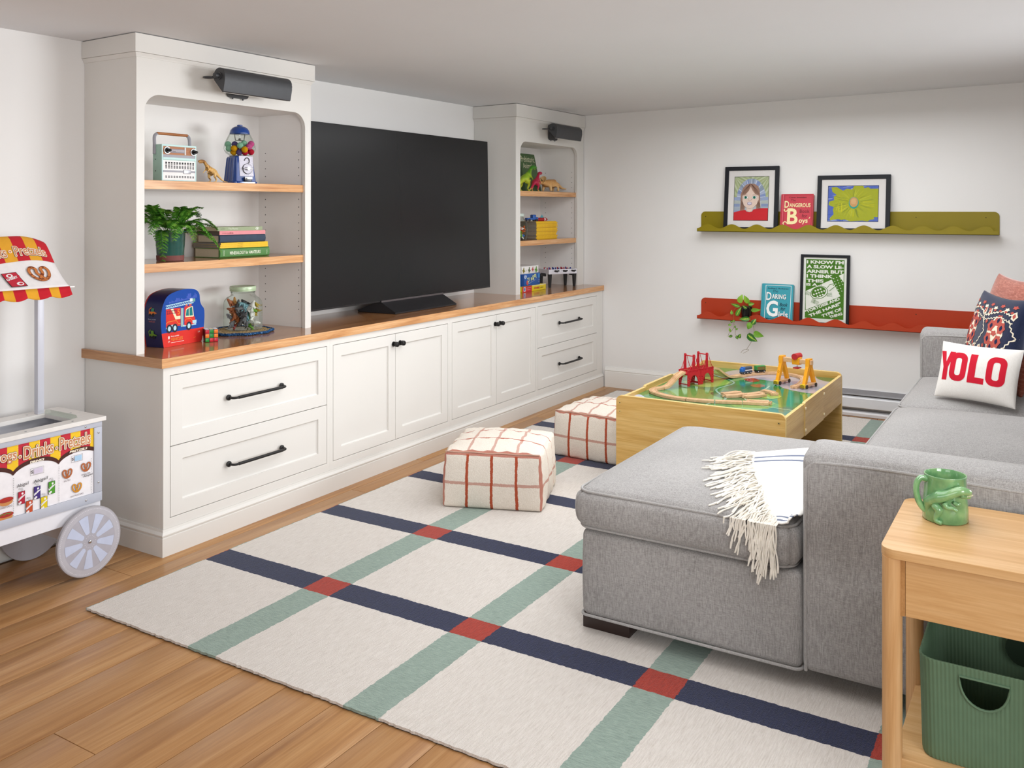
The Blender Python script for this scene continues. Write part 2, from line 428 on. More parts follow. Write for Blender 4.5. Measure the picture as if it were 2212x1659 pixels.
# ---------------- room shell ----------------
XF, YL = 6.375, 3.556
def cz(x, y): return 2.092 + .015 * (3.55 - y) + .0045 * (x - 2)
fl = struct(B().box(-2.2, XF + .1, -2.4, YL + .1, -.08, -.012).build('floor', pl('#6e4d30', .8), smooth=0))
random.seed(11); PW = .178; pm = {}
for r in range(34):
    y1 = 3.51 - r * PW; y0 = y1 - PW; x = -2.2 - random.random() * 1.2
    if y1 < -2.4: break
    if r == 3: x = -.262 - 1.82   # joint positions seen in the photograph
    if r == 7: x = 1.40 - 3.64
    while x < XF:
        L = 1.82; a, b = max(x, -2.2), min(x + L, XF)
        if b - a > .05:
            key = round(b - a, 2)
            if key not in pm:
                o = B().rbox(0, b - a - .0016, 0, PW - .0018, -.012, 0, .0016, 1).build('plank', PLANK, fl); pm[key] = o.data
            else:
                o = bpy.data.objects.new('plank', pm[key]); COL.objects.link(o); o.parent = fl
            o.location = (a, y0, 0)
        x += L
def quad(name, vs, m):
    return struct(B().add(vs, [(0, 1, 2, 3)]).build(name, m, smooth=0))
x0, x1, y0, y1 = -2.2, XF, -2.4, YL
b = B(); b.add([(x0 - .1, y0 - .1, cz(x0, y0)), (x1 + .1, y0 - .1, cz(x1, y0)), (x1 + .1, y1 + .1, cz(x1, y1)), (x0 - .1, y1 + .1, cz(x0, y1)),
       (x0 - .1, y0 - .1, 2.4), (x1 + .1, y0 - .1, 2.4), (x1 + .1, y1 + .1, 2.4), (x0 - .1, y1 + .1, 2.4)],
      [(0, 3, 2, 1), (4, 5, 6, 7), (0, 1, 5, 4), (1, 2, 6, 5), (2, 3, 7, 6), (3, 0, 4, 7)])
struct(b.build('ceiling', CEIL, smooth=0))
struct(B().box(x0 - .1, x1 + .1, y1, y1 + .1, -.08, 2.3).build('wall_left', WALL, smooth=0))
struct(B().box(x1, x1 + .1, y0, y1, -.08, 2.3).build('wall_back', WALL, smooth=0))
struct(B().box(x0 - .1, x1 + .1, y0 - .1, y0, -.08, 2.3).build('wall_right', WALL, smooth=0))
struct(B().box(x0 - .1, x0, y0, y1, -.08, 2.3).build('wall_front', WALL, smooth=0))
def skirting(name, p, q, nrm, h=.155):
    """board with a moulded cap from p to q, nrm points into the room"""
    p, q, nrm = Vector(p), Vector(q), Vector(nrm); d = (q - p).normalized(); L = (q - p).length
    prof = [(0, 0), (.014, 0), (.014, h - .035), (.012, h - .033), (.012, h - .03), (.015, h - .026), (.013, h - .016), (.007, h - .008), (.006, h), (0, h)]
    U = nrm; V = Vector((0, 0, 1)); N = U.cross(V)
    O = p if N.dot(d) < 0 else q
    return B().prism(prof, O, U, V, L)
struct(skirting('b', (-2.2, YL, 0), (2.337, YL, 0), (0, -1, 0)).build('baseboard_left', TRIM, smooth=30))
struct(skirting('b', (XF, 1.78, 0), (XF, 3.02, 0), (-1, 0, 0)).build('baseboard_back', TRIM, smooth=30))
# ---------------- electric baseboard heater on the end wall ----------------
HW = pl('#dfdfe2', .4, .45, metal=.1, var=.01); HG = pl('#8d8c8f', .4, .5, metal=.4)
t = thing('baseboard_heater', 'long low white metal baseboard heater on the end wall beside the play table', 'heater', (XF, 0, 0))
h0, h1 = -.9, 1.76
def hp(prof): return B().prism(prof, (0, h1, 0), (-1, 0, 0), (0, 0, 1), h1 - h0)
hp([(.0, 0), (.012, 0), (.012, .172), (.0, .172)]).build('back_plate', HW, t, smooth=0)
hp([(.012, .172), (.012, .160), (.05, .148), (.054, .141), (.058, .142), (.055, .152), (.02, .172)]).build('top_cover', HG, t, smooth=0)
hp([(.055, .062), (.066, .058), (.07, .062), (.07, .122), (.066, .127), (.045, .133), (.044, .130), (.063, .124), (.066, .118), (.066, .064)]).build('front_panel', HW, t, smooth=0)
hp([(.012, .002), (.06, .002), (.06, .02), (.056, .03), (.04, .036), (.012, .036)]).build('bottom_rail', HW, t, smooth=0)
b = B()
for i in range(60): b.box(-.05, -.016, h0 + .03 + i * .043, h0 + .033 + i * .043, .06, .12)
b.build('heating_fins', ZINC, t, smooth=0, kind='stuff')
B().prism([(.0, 0), (.068, 0), (.071, .06), (.071, .125), (.056, .15), (.02, .173), (.0, .173)], (0, h1 + .003, 0), (-1, 0, 0), (0, 0, 1), .004).build('end_cap', HW, t, smooth=0)
# ---------------- built-in base cabinets ----------------
FY = 3.042; ZC0, ZC1 = .748, .787
def shaker(w, h, fr=.058):
    """recessed-panel front, origin lower left, facing -y, 20 mm thick"""
    b = B(); N = (0, 0, 0)
    b.prism([[(0, 0), (w, 0), (w, h), (0, h)], [(fr, fr), (w - fr, fr), (w - fr, h - fr), (fr, h - fr)]], (0, 0, 0), (1, 0, 0), (0, 0, 1), .018)
    b.box(fr - .002, w - fr + .002, .010, .016, fr - .002, h - fr + .002)
    # little sloped edge round the panel
    e = .006; q = [(fr, fr), (w - fr, fr), (w - fr, h - fr), (fr, h - fr)]; q2 = [(fr + e, fr + e), (w - fr - e, fr + e), (w - fr - e, h - fr - e), (fr + e, h - fr - e)]
    for i in range(4):
        j = (i + 1) % 4; b.add([(q[i][0], .006, q[i][1]), (q[j][0], .006, q[j][1]), (q2[j][0], .0098, q2[j][1]), (q2[i][0], .0098, q2[i][1])], [(0, 1, 2, 3)])
    return b
def bar_pull(w=.315):
    b = B(); h = w / 2
    for sx in (-1, 1):
        b.cyl((sx * (h - .004), 0, 0), (sx * (h - .004), -.006, 0), .0125, 18); b.cyl((sx * (h - .004), -.006, 0), (sx * (h - .004), -.010, 0), .0125, 18, .007)
        pts = [(sx * (h - .004), -.005, 0), (sx * (h - .004), -.018, 0), (sx * (h - .006), -.027, 0), (sx * (h - .012), -.033, 0), (sx * (h - .022), -.036, 0), (sx * (h - .034), -.036, 0)]
        b.tube(smooth_path(pts, 4), .0052, 10)
    b.cyl((-h + .030, -.036, 0), (h - .030, -.036, 0), .0068, 12)
    return b
def knob_b():
    b = B(); b.cyl((0, 0, 0), (0, -.005, 0), .0135, 20); b.cyl((0, -.005, 0), (0, -.012, 0), .0055, 12)
    b.cyl((0, -.012, 0), (0, -.016, 0), .009, 10, .0135); b.cyl((0, -.016, 0), (0, -.031, 0), .0135, 10); b.cyl((0, -.031, 0), (0, -.035, 0), .0135, 10, .0095)
    return b
pull_m = bar_pull().build('handle', BLACKM, smooth=35); knob_m = knob_b().build('knob', BLACKM, smooth=35)
def reuse(src, name, parent, loc):
    o = bpy.data.objects.new(name, src.data); COL.objects.link(o); o.parent = parent; o.location = loc; return o
def base_unit(xa, xb, fronts, label):
    t = thing('base_cabinet', label, 'cabinet', (xa, FY, 0)); w = xb - xa; g = .0025
    holes = [(a - xa - g, c - g, bb - xa + g, d + g) for (_, a, bb, c, d, _h) in fronts]
    b = B()
    # merge holes that share an edge into one opening
    ox0 = min(h[0] for h in holes); ox1 = max(h[2] for h in holes); oz0 = min(h[1] for h in holes); oz1 = max(h[3] for h in holes)
    b.prism([[(0, .105), (w, .105), (w, ZC0), (0, ZC0)], [(ox0, oz0), (ox1, oz0), (ox1, oz1), (ox0, oz1)]], (0, 0, 0), (1, 0, 0), (0, 0, 1), .019)
    b.box(0, .018, .019, YL - FY - .004, 0, ZC0); b.box(w - .018, w, .019, YL - FY - .004, 0, ZC0)
    b.box(.018, w - .018, .019, YL - FY - .004, .10, .118); b.box(0, w, .0, .018, 0, .105)
    b.build('body', PAINT, t, smooth=0, bevel=.0008, seg=1)
    B().box(ox0, ox1, .024, .028, oz0, oz1).build('gap_shade_sheet', GAPSHADE, t, smooth=0)  # thin dark sheet, painted shade showing through the gaps round the fronts
    for k, a, bb, c, d, hs in fronts:
        o = shaker(bb - a, d - c).build(k, PAINT, t, smooth=0, bevel=.0009, seg=1, loc=(a - xa, 0, c))
        for hx, hz in hs:
            h = reuse(pull_m if k == 'drawer' else knob_m, 'handle' if k == 'drawer' else 'knob', o, (hx - a, 0, hz - c))
    return t
Z0, Z1, ZM = .1455, .7115, .4285
base_unit(2.337, 3.294, [('drawer', 2.372, 3.272, ZM + .0015, Z1, [(2.819, .573)]), ('drawer', 2.372, 3.272, Z0, ZM - .0015, [(2.82, .288)])],
          'white base cabinet with two wide drawers at the near left end, under the first bookcase')
base_unit(3.294, 4.306, [('door', 3.319, 3.802, Z0, Z1, [(3.785, .659)]), ('door', 3.805, 4.286, Z0, Z1, [(3.840, .659)])],
          'white two-door base cabinet with black knobs, left of the two below the television')
base_unit(4.306, 5.330, [('door', 4.331, 4.817, Z0, Z1, [(4.799, .656)]), ('door', 4.820, 5.314, Z0, Z1, [(4.856, .656)])],
          'white two-door base cabinet with black knobs, right of the two below the television')
base_unit(5.330, 6.368, [('drawer', 5.346, 6.264, ZM + .0015, Z1, [(5.808, .571)]), ('drawer', 5.346, 6.264, Z0, ZM - .0015, [(5.808, .280)])],
          'white base cabinet with two wide drawers at the far end, beside the end wall')
bpy.data.objects.remove(pull_m); bpy.data.objects.remove(knob_m)
# plinth moulding, mitred round the near corner
prof = [(0, 0), (.013, 0), (.013, .073), (.010, .075), (.010, .078), (.014, .081), (.0145, .086), (.011, .091), (.006, .096), (.004, .105), (0, .105)]
b = B(); n = len(prof); vs = []
for (cx, cy) in ((6.36, None), ('c', 'c'), (None, 3.54)):
    for d, z in prof:
        if cx == 6.36: vs.append((6.36, FY - d, z))
        elif cx == 'c': vs.append((2.337 - d, FY - d, z))
        else: vs.append((2.337 - d, 3.54, z))
fs = [(s_ * n + i, s_ * n + (i + 1) % n, (s_ + 1) * n + (i + 1) % n, (s_ + 1) * n + i) for s_ in (0, 1) for i in range(n)]
b.add(vs, fs + [tuple(range(n)), tuple(reversed(range(2 * n, 3 * n)))])
struct(b.build('trim_1', PAINT, smooth=25))
# worktop: oak slab with a darker satin top face
b = B(); b.cur = 0; b.rbox(2.322, 6.372, 3.030, YL, ZC0, ZC1, .0018, 1)
wt = b.build('worktop', [OAK, OAKTOP, OAKY], smooth=0)
for p in wt.data.polygons:
    p.material_index = 1 if p.normal.z > .9 else (2 if p.normal.x < -.9 else 0)
tag(wt, 'long solid oak worktop running over all the white base cabinets', 'worktop')
# ---------------- bookcase towers ----------------
def tower(xa, xb, oa, ob, label, shl, r=.075, pins_left=False):
    TY = 3.209; t = thing('bookcase', label, 'bookcase', (xa, TY, ZC1)); w = xb - xa; top = cz(xa, TY) - ZC1 - .002; dp = YL - TY - .001
    zo = 1.857 - ZC1; a, bb = oa - xa, ob - xa
    hole = [(a, 0), (bb, 0)] + [(bb - r + r * math.cos(R(k)), zo - r + r * math.sin(R(k))) for k in range(0, 91, 9)] + [(a + r + r * math.cos(R(k)), zo - r + r * math.sin(R(k))) for k in range(90, 181, 9)]
    # outer loop and opening share the bottom edge: one inverted-U outline
    U = [(0, 0), (a, 0)] + list(reversed(hole[2:])) + [(bb, 0), (w, 0), (w, top), (0, top)]
    B().prism(U, (0, 0, 0), (1, 0, 0), (0, 0, 1), .02).build('face_frame', PAINT, t, smooth=30)
    B().box(0, .019, .02, dp, 0, top).build('side_panel', PAINT, t, smooth=0)
    B().box(w - .019, w, .02, dp, 0, top).build('side_panel', PAINT, t, smooth=0)
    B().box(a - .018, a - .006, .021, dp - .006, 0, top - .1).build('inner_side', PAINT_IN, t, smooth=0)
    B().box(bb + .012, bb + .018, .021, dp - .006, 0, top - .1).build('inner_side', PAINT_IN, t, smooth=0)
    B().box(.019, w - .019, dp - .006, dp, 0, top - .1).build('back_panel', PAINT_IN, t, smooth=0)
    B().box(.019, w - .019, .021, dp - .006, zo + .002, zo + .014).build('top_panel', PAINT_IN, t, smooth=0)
    # crown: flat fascia with a small cove under it, returned on the free sides
    z0 = 2.021 - ZC1; f = .015
    b = B(); xr = w + (f if xb < 6 else 0)
    b.add([(-f, -f, z0), (xr, -f, z0), (xr, dp, z0), (-f, dp, z0)] + [(-f, -f, cz(xa, TY) - ZC1 - .002), (xr, -f, cz(xb, TY) - ZC1 - .002), (xr, dp, cz(xb, YL) - ZC1 - .002), (-f, dp, cz(xa, YL) - ZC1 - .002)],
          [(0, 3, 2, 1), (4, 5, 6, 7), (0, 1, 5, 4), (1, 2, 6, 5), (2, 3, 7, 6), (3, 0, 4, 7)])
    b.build('crown_fascia', PAINT, t, smooth=0, bevel=.001, seg=1)
    b = B(); pr = [(0, 0), (.004, 0), (.005, .006), (.009, .012), (.011, .017), (0, .017)]; vs = []; n = len(pr)
    cs = [(0, dp, -1, 0), (0, 0, -1, -1), (w, 0, 1, -1)] + ([(w, dp, 1, 0)] if xb < 6 else [])
    if xb >= 6: cs[2] = (w, 0, 0, -1)
    for (cx, cy, dx, dy) in cs: vs += [(cx + dx * d, cy + dy * d, z0 - .018 + z) for d, z in pr]
    fs = [(s_ * n + i, (s_ + 1) * n + i, (s_ + 1) * n + (i + 1) % n, s_ * n + (i + 1) % n) for s_ in range(len(cs) - 1) for i in range(n)]
    b.add(vs, fs).build('crown_moulding', PAINT, t, smooth=25)
    for z in shl:
        b = B(); b.rbox(a - .003, bb + .009, .012, dp - .008, z - ZC1 - .037, z - ZC1, .0012, 1)
        o = b.build('shelf', [OAK, OAKTOP], t, smooth=0)
        for p in o.data.polygons: p.material_index = 1 if abs(p.normal.z) > .9 else 0
    b = B(); ends = [z - ZC1 for z in shl]
    for yy in (.055, .29):
        z = .09
        while z < zo - .16:
            if all(abs(z - e + .018) > .03 for e in ends): b.cyl((bb + .0125, yy, z), (bb + .0108, yy, z), .0024, 8)
            z += .0335 * 1.18
    b.build('shelf_pin_hole', GAPSHADE, t, smooth=0, kind='stuff')
    return t
tower(2.337, 3.337, 2.375, 3.297, 'white built-in bookcase tower with rounded arch opening, left of the television', [1.501, 1.153])
tower(5.333, 6.370, 5.393, 6.262, 'white built-in bookcase tower with rounded arch opening, right of the television', [1.510, 1.157])
# ---------------- television ----------------
m, k = newmat('screen', .26, .24); k.b.inputs['Base Color'].default_value = (.012, .012, .013, 1)
t = thing('television', 'large flat black television on a low grey wedge stand between the bookcases', 'television', (4.29, 3.30, ZC1 + .001))
t.rotation_euler.x = 0
tw, zb, zt = .858, .062, 1.052
tv = B(); tv.rbox(-tw, tw, .0, .016, zb, zt, .002, 1); cab = tv.build('bezel', pl('#1b1b1d', .35, .5, metal=.5), t, smooth=0)
B().box(-tw + .003, tw - .003, -.0012, .001, zb + .010, zt - .003).build('screen', m, t, smooth=0)
B().box(-tw + .003, tw - .003, -.0014, .0005, zb + .001, zb + .0095).build('bottom_strip', pl('#3a3a3c', .3, .5, metal=.7), t, smooth=0)
B().rbox(-.55, .55, .016, .045, zb + .02, zb + .5, .01, 2).build('rear_housing', pl('#242426', .6), t)
b = B(); b.prism([(-.11, 0), (.17, 0), (.17, .01), (.03, .062), (-.006, .062), (-.11, .008)], (-.30, 0, 0), (0, 1, 0), (0, 0, 1), -.6)
b.build('stand', pl('#2f2e31', .35, .5, metal=.5), t, smooth=0, bevel=.001)
B().box(-.30, .30, -.008, -.004, .052, .071).build('stand_lip', pl('#6d686b', .35, .5, metal=.7), t, smooth=0)
for c in kids(t):
    if not c.name.startswith('stand'): c.rotation_euler.x = R(-1.2)
# ---------------- rug ----------------
m, k = newmat('rug_pile', 1, .05)
tc = k.n('ShaderNodeTexCoord'); sx = k.n('ShaderNodeSeparateXYZ'); k.l(tc.outputs['Object'], sx.inputs[0])
w1 = k.noise(k.co((60, 60, 60)), 1, 3); w2 = k.noise(k.co((63, 57, 60)), 1.1, 3)
wx = k.math('ADD', sx.outputs[0], k.math('MULTIPLY', k.math('SUBTRACT', w1, .5), .012))
wy = k.math('ADD', sx.outputs[1], k.math('MULTIPLY', k.math('SUBTRACT', w2, .5), .012))
def stripe(c, p0, per, w):
    q = k.math('MODULO', k.math('ADD', k.math('SUBTRACT', c, p0), per * 20), per); return k.math('LESS_THAN', q, w)
sxm = stripe(wx, .502, .6405, .121); sym = stripe(wy, -.647, .644, .126)
cream = k.ramp(k.noise(k.co((20, 260, 90)), 1, 4, .7), [(.3, '#cfc6bd'), (.6, '#e6dfd8')])
navy = k.ramp(k.noise(k.co((30, 220, 90)), 1, 4, .7), [(.3, '#151b33'), (.65, '#242d52')])
sea = k.ramp(k.noise(k.co((200, 30, 90)), 1, 4, .7), [(.3, '#7f9288'), (.65, '#a0b3a7')])
red = k.ramp(k.noise(k.co((30, 220, 90)), 1, 4, .7), [(.3, '#8f2417'), (.65, '#b53a27')])
c = k.mix(sym, cream, sea); c = k.mix(sxm, c, navy); c = k.mix(k.math('MULTIPLY', sxm, sym), c, red); k.color(c)
hb = k.math('ADD', k.math('MULTIPLY', k.noise(k.co((14, 150, 90)), 1, 4, .65), .8), k.noise(k.co(), 420, 2))
k.bump(hb, .9, .0035); k.b.inputs['Sheen Weight'].default_value = .25
RX0, RX1, RY0, RY1 = 1.883, 6.236, -.76, 2.855
random.seed(3); b = B(); out = []
def edge(p, q, n):
    for i in range(n):
        t_ = i / n; out.append((p[0] + (q[0] - p[0]) * t_ + random.uniform(-.0022, .0022), p[1] + (q[1] - p[1]) * t_ + random.uniform(-.0022, .0022)))
lx, ly = RX1 - RX0, RY1 - RY0
edge((0, 0), (lx, 0), 160); edge((lx, 0), (lx, -ly), 120); edge((lx, -ly), (0, -ly), 120); edge((0, -ly), (0, 0), 340)
out.reverse()
rg = B().prism(out, (0, 0, .011), (1, 0, 0), (0, 1, 0), .0075); 
# stripes are measured from the rug's own far-left corner: x along its length, y negated across its width
rug = rg.build('pile', m, smooth=0)
# flip the y axis used by the material: object coordinates run 0..-ly
for n_ in m.node_tree.nodes: pass
T_ = thing('area_rug', 'large cream area rug with navy and sage green stripes crossing in red squares', 'rug', (RX0, RY1, 0))
rug.parent = T_
B().prism([(x * .9985 + .002, y * .9985 - .003) for x, y in out], (0, 0, .0034), (1, 0, 0), (0, 1, 0), .003).build('rug_backing', pl('#3a3531', .95), T_, smooth=0)
def W_(t):
    b = B(); b.T = t.matrix_basis.inverted() if False else Matrix.Translation(-t.location); return b
# ---------------- sectional sofa ----------------
LINEN = fabric('grey_linen', '#7f7c7a', '#b5b2b0', 1, .55)
PIPE = fabric('grey_linen_piping', '#8a8785', '#bbb8b6', 2, .4)
WENGE = pl('#2c1c18', .35, .5, var=.1)
t = thing('sectional_sofa', 'grey linen sectional sofa with a chaise end nearest the camera', 'sofa', (2.614, .62, 0))
def arm_fn(h):
    def f(p, q):
        z = p.z + (.018 * (1 - q[0] ** 2) * max(0, q[2]) ** 6)
        bul = .006 * (1 - q[1] ** 8) * (1 - q[2] ** 4)
        return (p.x + bul * q[0], p.y, z)
    return f
def arm(xa, xb, ya, yb, zt):
    b = W_(t); b.rbox(xa, xb, ya, yb, .066, zt, .026, 3, (4, 14, 10), arm_fn(0)); b.build('arm', LINEN, t, smooth=60)
    for x, sgn in ((xa, 1), (xb, -1)):
        r = .035; e = .012
        pts = [(x + sgn * .004, yb - e, .07), (x + sgn * .002, yb - e, .35), (x + sgn * .003, yb - e, zt - r - .03)]
        pts += [(x + sgn * .004, yb - e - r + r * math.cos(R(a)), zt - .018 - r + r * math.sin(R(a))) for a in range(15, 91, 15)]
        pts += [(x + sgn * .003, yb - e - r - k * .1, zt - .016 + .004 * math.sin(k * .9)) for k in range(1, 10)]
        W_(t).tube(smooth_path(pts, 3), .0048, 8).build('piping', PIPE, t)
arm(2.614, 2.822, -.45, .626, .682); arm(5.395, 5.60, -.45, .655, .705)
W_(t).rbox(2.822, 5.395, -.47, -.28, .066, .68, .03, 3, (10, 3, 4)).build('back_frame', LINEN, t, smooth=60)
b = W_(t); b.rbox(2.614, 3.60, .627, 1.325, .066, .345, .022, 3, (8, 8, 4), lambda p, q: (p.x + .004 * q[0] * (1 - q[2] ** 2) * (1 - q[1] ** 6), p.y + .004 * q[1] * (1 - q[2] ** 2), p.z)); b.build('chaise_base', LINEN, t, smooth=60)
W_(t).rbox(2.822, 5.395, -.28, .605, .066, .34, .02, 3, (10, 6, 3)).build('seat_base', LINEN, t, smooth=60)
def rloop(x0, x1, y0, y1, r, z, n=6, zf=None):
    pts = []
    for cx, cy, a in ((x1 - r, y0 + r, 270), (x1 - r, y1 - r, 0), (x0 + r, y1 - r, 90), (x0 + r, y0 + r, 180)):
        pts += [(cx + r * math.cos(R(a + 90 * i / n)), cy + r * math.sin(R(a + 90 * i / n)), z) for i in range(n + 1)]
    out = []
    for i in range(len(pts)):
        a, c = Vector(pts[i]), Vector(pts[(i + 1) % len(pts)]); m = max(1, int((c - a).length / .05))
        out += [a.lerp(c, k / m) for k in range(m)]
    return out
W_(t).tube(rloop(2.612, 3.602, .625, 1.327, .022, .069), .0045, 8, closed=True).build('piping', PIPE, t)
def cushion(nm, x0, x1, y0, y1, z0, z1, crown=.035, r=.03, cr=.05):
    hx, hy = (x1 - x0) / 2, (y1 - y0) / 2
    def fn(p, q):
        u, v, w = q
        # round the plan corners
        ax, ay = abs(p.x) - (hx - cr), abs(p.y) - (hy - cr); x, y = p.x, p.y
        if ax > 0 and ay > 0:
            d = math.hypot(ax, ay); m = max(ax, ay); k = m / d if d > 0 else 1
            x = math.copysign(hx - cr + ax * k, x); y = math.copysign(hy - cr + ay * k, y)
        z = p.z + (crown * (1 - u ** 4) * (1 - v ** 4) * max(0, w) if w > 0 else 0)
        bul = .011 * (1 - w * w); x += math.copysign(bul, x) * (abs(u) ** 6); y += math.copysign(bul, y) * (abs(v) ** 6)
        z += .0015 * math.sin(9 * x + 7 * y) * (1 if w > 0 else 0)
        return (x, y, z)
    b = W_(t); b.rbox(x0, x1, y0, y1, z0, z1, r, 3, (14, 14, 4), fn); o = b.build(nm, LINEN, t, smooth=75)
    e = r * .22
    for z in (z1 - e, z0 + e): B_ = W_(t); B_.tube(rloop(x0 + e, x1 - e, y0 + e, y1 - e, cr, z), .0042, 8, closed=True); q_ = B_.build('piping', PIPE, o)
    return o
cushion('chaise_cushion', 2.600, 3.612, .640, 1.345, .348, .476, .036)
cushion('seat_cushion', 2.828, 3.612, -.26, .632, .345, .466, .03)
cushion('seat_cushion', 3.624, 4.505, -.26, .650, .342, .466, .045)
cushion('seat_cushion', 4.513, 5.388, -.26, .650, .342, .466, .045)
for xa, xb in ((2.84, 4.10), (4.12, 5.38)):
    W_(t).rbox(xa, xb, -.28, -.08, .50, .80, .07, 4, (10, 4, 6), lambda p, q: (p.x, p.y * (1 + .25 * (1 - q[0] ** 4) * (1 - q[2] ** 4)), p.z)).build('back_cushion', LINEN, t, smooth=70)
for x0, y0 in ((2.646, 1.170), (3.42, 1.170), (2.65, -.40), (5.40, .46), (5.40, -.40)):
    W_(t).rbox(x0, x0 + .165, y0, y0 + .165, .0112, .068, .002, 1).build('leg', WENGE, t, smooth=30)
# ---------------- throw blanket on the chaise ----------------
def ztop(x, y):
    u = (x - 3.106) / .506; v = (y - .9925) / .3525
    return .476 + .036 * max(0, 1 - u ** 4) * max(0, 1 - v ** 4)
m, k = newmat('woven_throw', .95, .1)
at_ = k.n('ShaderNodeAttribute', attribute_name='rest'); sp = k.n('ShaderNodeSeparateXYZ'); k.l(at_.outputs['Vector'], sp.inputs[0])
def band(c0, w_): return k.math('LESS_THAN', k.math('ABSOLUTE', k.math('SUBTRACT', sp.outputs[0], c0)), w_)
st = k.math('ADD', k.math('ADD', band(.10, .006), band(.135, .006)), k.math('ADD', band(.885, .012), band(.94, .012)), clamp=True)
k.color(k.mix(st, k.ramp(k.noise(k.co(), 400, 2), [(.3, '#e9e6e0'), (.7, '#fbf9f6')]), '#7a8296')); k.bump(k.noise(k.co((500, 500, 80)), 1, 2), .4, .001)
THROW = m; FRINGE = pl('#efe9de', .95, .1, var=.06, vs=60)
t = thing('throw_blanket', 'white woven throw with blue-grey stripes and long fringe draped over the chaise', 'blanket', (2.9, .75, .48))
FP = smooth_path([(3.17, .925, 0), (3.02, .885, 0), (2.90, .835, 0), (2.80, .790, 0), (2.70, .750, 0), (2.635, .715, 0), (2.600, .690, 0)], 5)
EP = smooth_path([(3.40, .70, 0), (3.20, .64, 0), (3.02, .63, 0), (2.88, .63, 0), (2.76, .632, 0), (2.66, .638, 0), (2.600, .655, 0)], 5)
def zc(x, y, s_, q):
    z = ztop(max(2.604, x), y) + .007 + .012 * abs(math.sin(s_ * 9 + q * 2)) * q + .004 * math.sin(s_ * 23)
    if x < 2.64: z = min(z, .482 + (x - 2.60) * .4 + .004)
    if y < .66 and q > .6 : z += .010
    return z
b = W_(t); b.rest = []; n, mm = len(FP), 12; vs = []
for i in range(n):
    for j in range(mm):
        q = j / (mm - 1); p = FP[i].lerp(EP[i], q); s_ = i / (n - 1)
        vs.append((p.x, p.y, zc(p.x, p.y, s_, q))); b.rest.append((s_, q, 0))
fs = [(i * mm + j, i * mm + j + 1, (i + 1) * mm + j + 1, (i + 1) * mm + j) for i in range(n - 1) for j in range(mm - 1)]
# small turned-down flap over the cushion edge
b.add(vs, fs); o = b.build('cloth', THROW, t, smooth=180)
sm = o.modifiers.new('sol', 'SOLIDIFY'); sm.thickness = .004; sm.offset = 1
random.seed(5); b = W_(t)
for i in range(170):
    s_ = (i + random.random()) / 170; k_ = s_ * (len(FP) - 1); a = int(min(k_, len(FP) - 2)); p = FP[a].lerp(FP[a + 1], k_ - a)
    d = Vector((-.17, .13)).lerp(Vector((-.2, .05)), min(1, s_ * 1.6)); d = d.normalized(); ang = random.gauss(0, .22); d = Vector((d.x * math.cos(ang) - d.y * math.sin(ang), d.x * math.sin(ang) + d.y * math.cos(ang)))
    x, y = p.x + .006, p.y - .004; z = zc(x, y, s_, 0); L = random.uniform(.17, .235) * (1 if s_ > .25 else .85); pts = [(x, y, z)]; n_ = 13; wv = random.uniform(0, 6); lift = random.uniform(.001, .014)
    out_ = random.uniform(.003, .014); dr = random.gauss(.10, .14)
    for j in range(1, n_):
        st_ = L / n_
        if x > 2.592:
            x += d.x * st_; y += (d.y + .25 * math.sin(wv + j * .8)) * st_; z = (ztop(max(2.602, x), y) if x > 2.60 else .47) + .004 + lift * math.sin(PI * min(1, j / 9))
            if x <= 2.60: z = .474 + .003
        else:
            x = min(x, 2.5885 - out_ * min(1, (.476 - z) * 30)); z -= st_; y += (dr + .12 * math.sin(wv + j * .7)) * st_
        pts.append((x, y, z))
    r = [.0024] * (n_ - 2) + [.0034, .0020]; b.tube(pts, r[:len(pts)], 5)
b.build('fringe', FRINGE, t, kind='stuff')
